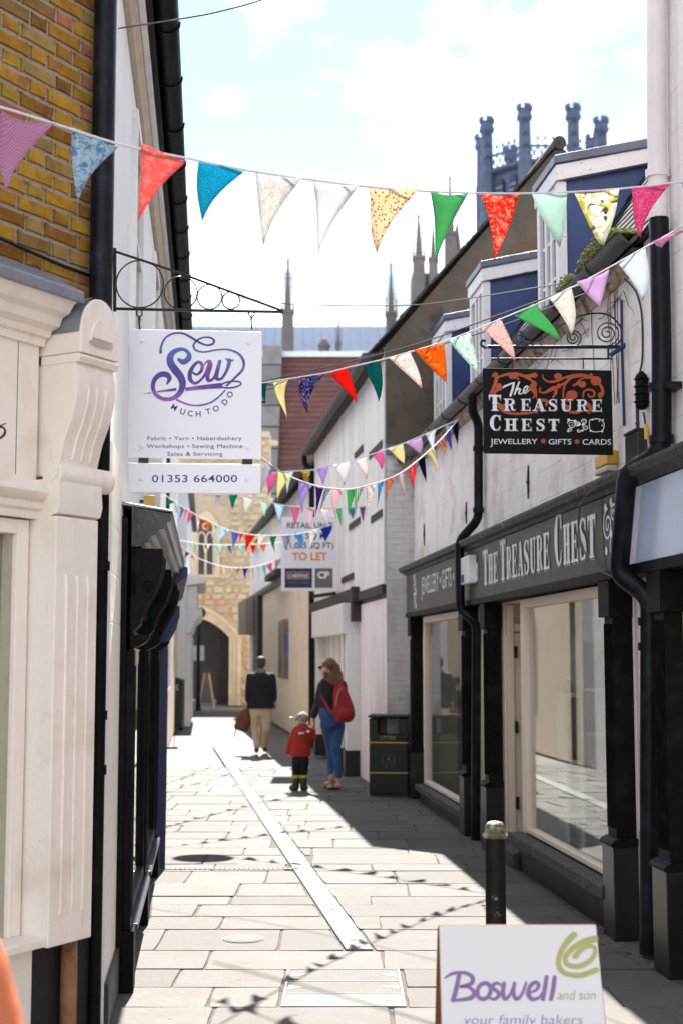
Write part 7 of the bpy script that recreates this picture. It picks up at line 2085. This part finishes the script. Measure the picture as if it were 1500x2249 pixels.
for a, b in ((P(729, 1720, .0), P(716, 1722, .06)), (P(745, 1726, -.12), P(722, 1729, -.12))):
    a.z = max(a.z, .045); b.z = max(b.z, .035); limb(m, [a, b], [.034, .028])
remeshed(m, 'body', skin_m, pw, .009, 4); eyes(pw, hc, 1.05, -1, .35)
m = MB()
rings(m, P, [(728, 1492, 17), (729, 1497, 26), (728, 1512, 28), (724, 1536, 22), (722, 1553, 22), (722, 1560, 21)], ky=.68)
limb(m, [la[0], la[1], P(689, 1572, .0)], [.068, .056, .046]); limb(m, [P(751, 1505, .08), P(757, 1545, .16), P(752, 1570, .25)], [.068, .056, .046])
remeshed(m, 'top', M('black_top', (.008, .008, .010), .75, var=.3, scale=20, bump=.8, bscale=14), pw, .012, 4)
m = MB()
rings(m, P, [(720, 1553, 20), (724, 1568, 24), (730, 1584, 25.5), (731, 1596, 24)], ky=.72)
limb(m, [P(719, 1590), P(727, 1646, .10), P(727, 1700, .0)], [.094, .064, .042]); limb(m, [P(742, 1590, .05), P(737, 1648, -.02), P(744, 1704, -.10)], [.096, .066, .044])
remeshed(m, 'jeans', M('blue_denim', (.03, .085, .21), .85, var=.3, scale=9, bump=.9, bscale=13), pw, .012, 4)
m = MB()
for q, r in ((hc + Vector((.015, -.01, .045)), (.098, .105, .092)), (P(734, 1474), (.085, .09, .12)), (P(739, 1488), (.085, .085, .12)), (P(742, 1500, -.05), (.078, .06, .11)), (P(716, 1480, -.03), (.035, .05, .10)), (P(731, 1494, -.06), (.075, .05, .11))):
    m.ball(q, r, 14, 8)
remeshed(m, 'hair', M('brown_hair', (.14, .065, .028), .45, var=.45, scale=50, bump=.7, bscale=110), pw, .011, 2)
f = Vector((-1, .35, 0)).normalized(); r_ = Vector((-f.y, f.x, 0))
m = MB()
for k in (-1, 1):
    m.ball(hc + f * .098 + r_ * k * .034 + Vector((0, 0, .015)), (.024, .024, .022), 8, 6)
m.tube([hc + f * .09 - r_ * .06 + Vector((0, 0, .018)), hc - f * .02 - r_ * .085 + Vector((0, 0, .018))], .005, 5); m.tube([hc + f * .09 + r_ * .06 + Vector((0, 0, .018)), hc - f * .02 + r_ * .085 + Vector((0, 0, .018))], .005, 5)
m.build('sunglasses', M('sunglasses_black', (.01, .01, .01), .15, bump=0), pw, smooth=True)
for a, b in ((P(730, 1722, .02), P(714, 1724, .06)), (P(746, 1727, -.10), P(721, 1731, -.12))):
    d_ = b - a; a.z = b.z = .018; m = MB(); m.tube([a, (a + b) / 2, b], [.042, .046, .036], 12, sy=.36)
    so = m.build('sandal', M('dark_sandal', (.02, .012, .010), .5), pw, smooth=True)
    q = a * .45 + b * .55
    MB().tube(cr_spline([tuple(q + Vector((0, -.045, .0))), tuple(q + Vector((0, -.02, .06))), tuple(q + Vector((0, .02, .06))), tuple(q + Vector((0, .045, 0)))], 5), .010, 5).build('strap', MATS['dark_sandal'], so, smooth=True)
bp2 = thing('backpack', 'red backpack on the back of the long-haired person', 'backpack', P(755, 1588, -.12))
m = MB(); redc = M('red_canvas', (.30, .014, .022), .75, var=.2, scale=10, bump=.35, bscale=40)
rings(m, P, [(744, 1503, 7, -.14), (747, 1512, 14, -.15), (751, 1532, 19, -.16), (755, 1555, 23, -.17), (757, 1572, 23, -.17), (755, 1583, 19, -.16), (753, 1587, 12, -.15)], ky=.62)
bo = remeshed(m, 'body', redc, bp2, .011, 4)
m = MB(); rings(m, P, [(759, 1556, 17, -.225), (761, 1566, 19, -.235), (760, 1578, 16, -.225)], ky=.5); remeshed(m, 'pocket', redc, bo, .011, 3)
MB().tube(cr_spline([tuple(P(749, 1512, -.255)), tuple(P(741, 1528, -.27)), tuple(P(738, 1550, -.27))], 5), .007, 5).build('zip', M('zip_grey', (.35, .25, .22), .4), bo)
MB().tube(cr_spline([tuple(P(744, 1508, -.16)), tuple(P(728, 1500, -.17)), tuple(P(712, 1491, -.10)), tuple(P(706, 1500, -.02)), tuple(P(706, 1525, -.04)), tuple(P(722, 1556, -.14)), tuple(P(736, 1572, -.18))], 6), .018, 6, sy=.5).build('strap', redc, bo, smooth=True)
MB().tube(cr_spline([tuple(P(744, 1508, -.16)), tuple(P(752, 1498, -.12)), tuple(P(758, 1505, .0)), tuple(P(760, 1540, .02)), tuple(P(762, 1572, -.12))], 6), .018, 6, sy=.5).build('strap', redc, bo, smooth=True)

# ---- child in a red coat
gc = gnd(656, 1736); P = Pose(gc.y)
pc = thing('person', 'small child in red coat, peaked cap and wellington boots', 'person', gc, 'people in the lane')
m = MB(); hc = P(664, 1581)
head(m, hc, .80, -1, .25)
m.tube([P(665, 1584), P(666, 1598)], .034, 10)
rings(m, P, [(666, 1596, 10), (666, 1602, 17), (664, 1625, 18), (662, 1652, 17), (660, 1664, 15)], ky=.7)
limb(m, [P(651, 1604), P(640, 1628, .02), P(634, 1650, .04)], [.036, .030, .022]); hand(m, P(634, 1650, .04), P(634, 1657, .04), .6)
limb(m, [P(682, 1605), P(691, 1620, .0), P(688, 1601, -.01)], [.036, .030, .022]); hand(m, P(688, 1601, -.01), P(688, 1594, -.01), .6)
limb(m, [P(653, 1662), P(651, 1688, .01), P(649, 1722)], [.052, .044, .03]); limb(m, [P(668, 1662), P(668, 1688, .01), P(666, 1722)], [.052, .044, .03])
remeshed(m, 'body', skin_m, pc, .008, 3); eyes(pc, hc, .8, -1, .25)
m = MB()
rings(m, P, [(667, 1592, 13), (667, 1598, 19), (666, 1606, 22), (663, 1630, 22), (661, 1652, 22), (660, 1661, 22)], ky=.75)
limb(m, [P(650, 1604), P(639, 1630, .02), P(634, 1652, .04)], [.050, .044, .038]); limb(m, [P(683, 1605), P(690, 1619, .0), P(688, 1606, -.01)], [.050, .044, .036])
coat = remeshed(m, 'coat', M('red_coat', (.34, .020, .012), .75, var=.15, scale=14, bump=.8, bscale=16), pc, .010, 4)
wp_ = M('white_patch', (.65, .62, .58), .8, bump=0)
for (x, y, r) in ((660, 1611, .022), (667, 1610, .017), (677, 1607, .022)):
    q = P(x, y, -.095 - .015); MB().ball(q, (r, .014, r * .8), 10, 6).build('patch', wp_, coat, smooth=True)
m = MB(); rings(m, P, [(660, 1655, 18), (660, 1668, 17)], ky=.7); limb(m, [P(652, 1668), P(651, 1690, .01), P(650, 1706)], [.062, .055, .046]); limb(m, [P(669, 1668), P(668, 1690, .01), P(667, 1706)], [.062, .055, .046])
remeshed(m, 'trousers', M('black_trousers', (.008, .008, .011), .85), pc, .010, 3)
bt = M('green_boot', (.025, .055, .025), .35, var=.15, bump=.05); yb_ = M('yellow_trim', (.50, .40, .03), .4, bump=0)
for (x, tx_) in ((650, 641), (667, 672)):
    m = MB(); a = P(x, 1706); b = P(x, 1730); b.z = max(b.z, .03); to = P(tx_, 1733, .03); to.z = .032
    limb(m, [a, b], [.050, .046]); limb(m, [b, to], [.044, .036])
    bo_ = remeshed(m, 'boot', bt, pc, .010, 3)
    MB().tube([a + Vector((0, 0, -.012)), a + Vector((0, 0, .022))], .054, 14).build('trim', yb_, bo_, smooth=True)
m = MB(); rings(m, P, [(666, 1590, 12), (667, 1600, 14)], ky=.85); m.build('scarf', M('grey_scarf', (.10, .10, .13), .9, var=.4, scale=40), pc, smooth=True)
m = MB(); m.ball(hc + Vector((.006, 0, .028)), (.080, .086, .070), 16, 10); m.ball(hc + Vector((.01, 0, .075)), (.04, .05, .03), 10, 6)
cp_ = remeshed(m, 'cap', M('grey_striped_cap', (.28, .24, .21), .85, var=.5, scale=18, bump=.2), pc, .009, 3)
m = MB(); q = hc + Vector((-.075, .02, .03)); m.ball(q + Vector((-.03, 0, 0)), (.055, .055, .010), 12, 6); m.build('peak', M('cap_peak', (.62, .58, .52), .8), cp_, smooth=True)

# ---- bystander in orange at the very edge of the frame, close to the camera
P = None
ox, oy = -.745, 2.05
po = thing('person', 'blurred shoulder of a person in orange at the bottom left edge', 'person', (ox, oy, 0), 'people in the lane')
def V3(x, y, z): return Vector((ox + x, oy + y, z))
m = MB(); hc = V3(-.05, .02, 1.50)
head(m, hc, 1.0, .2, 1); m.tube([hc, V3(-.03, 0, 1.33)], .055, 10)
def ring3(m, lst, n=16):
    m.loft([[V3(x + rx * math.cos(2 * math.pi * i / n), y_ + ry * math.sin(2 * math.pi * i / n), z) for i in range(n)] for x, y_, z, rx, ry in lst])
ring3(m, [(-.02, 0, 1.34, .08, .07), (-.01, 0, 1.28, .17, .10), (0, 0, 1.12, .17, .11), (0, 0, .95, .14, .10), (0, 0, .82, .17, .12)])
limb(m, [V3(.19, 0, 1.22), V3(.27, -.02, .96), V3(.22, .14, .76)], [.055, .043, .032]); hand(m, V3(.22, .14, .76), V3(.21, .17, .69))
limb(m, [V3(-.21, 0, 1.22), V3(-.25, -.02, .96), V3(-.24, .05, .74)], [.055, .043, .032]); hand(m, V3(-.24, .05, .74), V3(-.24, .07, .66))
for k in (-1, 1):
    limb(m, [V3(k * .09, 0, .82), V3(k * .09, .02, .45), V3(k * .09, -.02, .08)], [.085, .06, .04]); limb(m, [V3(k * .09, -.02, .05), V3(k * .10, .14, .035)], [.04, .032])
remeshed(m, 'body', skin_m, po, .012, 4); eyes(po, hc, 1.0, .2, 1)
m = MB()
ring3(m, [(-.02, 0, 1.335, .10, .09), (-.01, 0, 1.28, .19, .12), (0, 0, 1.12, .195, .13), (0, 0, .95, .165, .12), (0, 0, .78, .19, .135)])
limb(m, [V3(.20, 0, 1.215), V3(.285, -.02, .96), V3(.24, .12, .80)], [.078, .072, .05]); limb(m, [V3(-.21, 0, 1.215), V3(-.26, -.02, .96), V3(-.25, .03, .80)], [.078, .066, .05])
remeshed(m, 'orange_top', M('orange_cloth', (.48, .125, .045), .8, var=.08, scale=8, bump=.1), po, .014, 5)
m = MB(); ring3(m, [(0, 0, .86, .175, .125), (0, 0, .76, .18, .13)])
for k in (-1, 1):
    limb(m, [V3(k * .09, 0, .78), V3(k * .09, .02, .45), V3(k * .09, -.02, .12)], [.10, .078, .06])
remeshed(m, 'trousers', M('dark_trousers', (.03, .03, .04), .85), po, .016, 4)
m = MB(); m.ball(hc + Vector((-.005, -.02, .04)), (.092, .10, .095), 14, 8); remeshed(m, 'hair', MATS['brown_hair'], po, .013, 2)
for k in (-1, 1):
    m = MB(); shoe(m, V3(k * .09, -.03, .045), V3(k * .10, .15, .04), 1.05); remeshed(m, 'shoe', MATS['brown_shoe'], po, .013, 3)
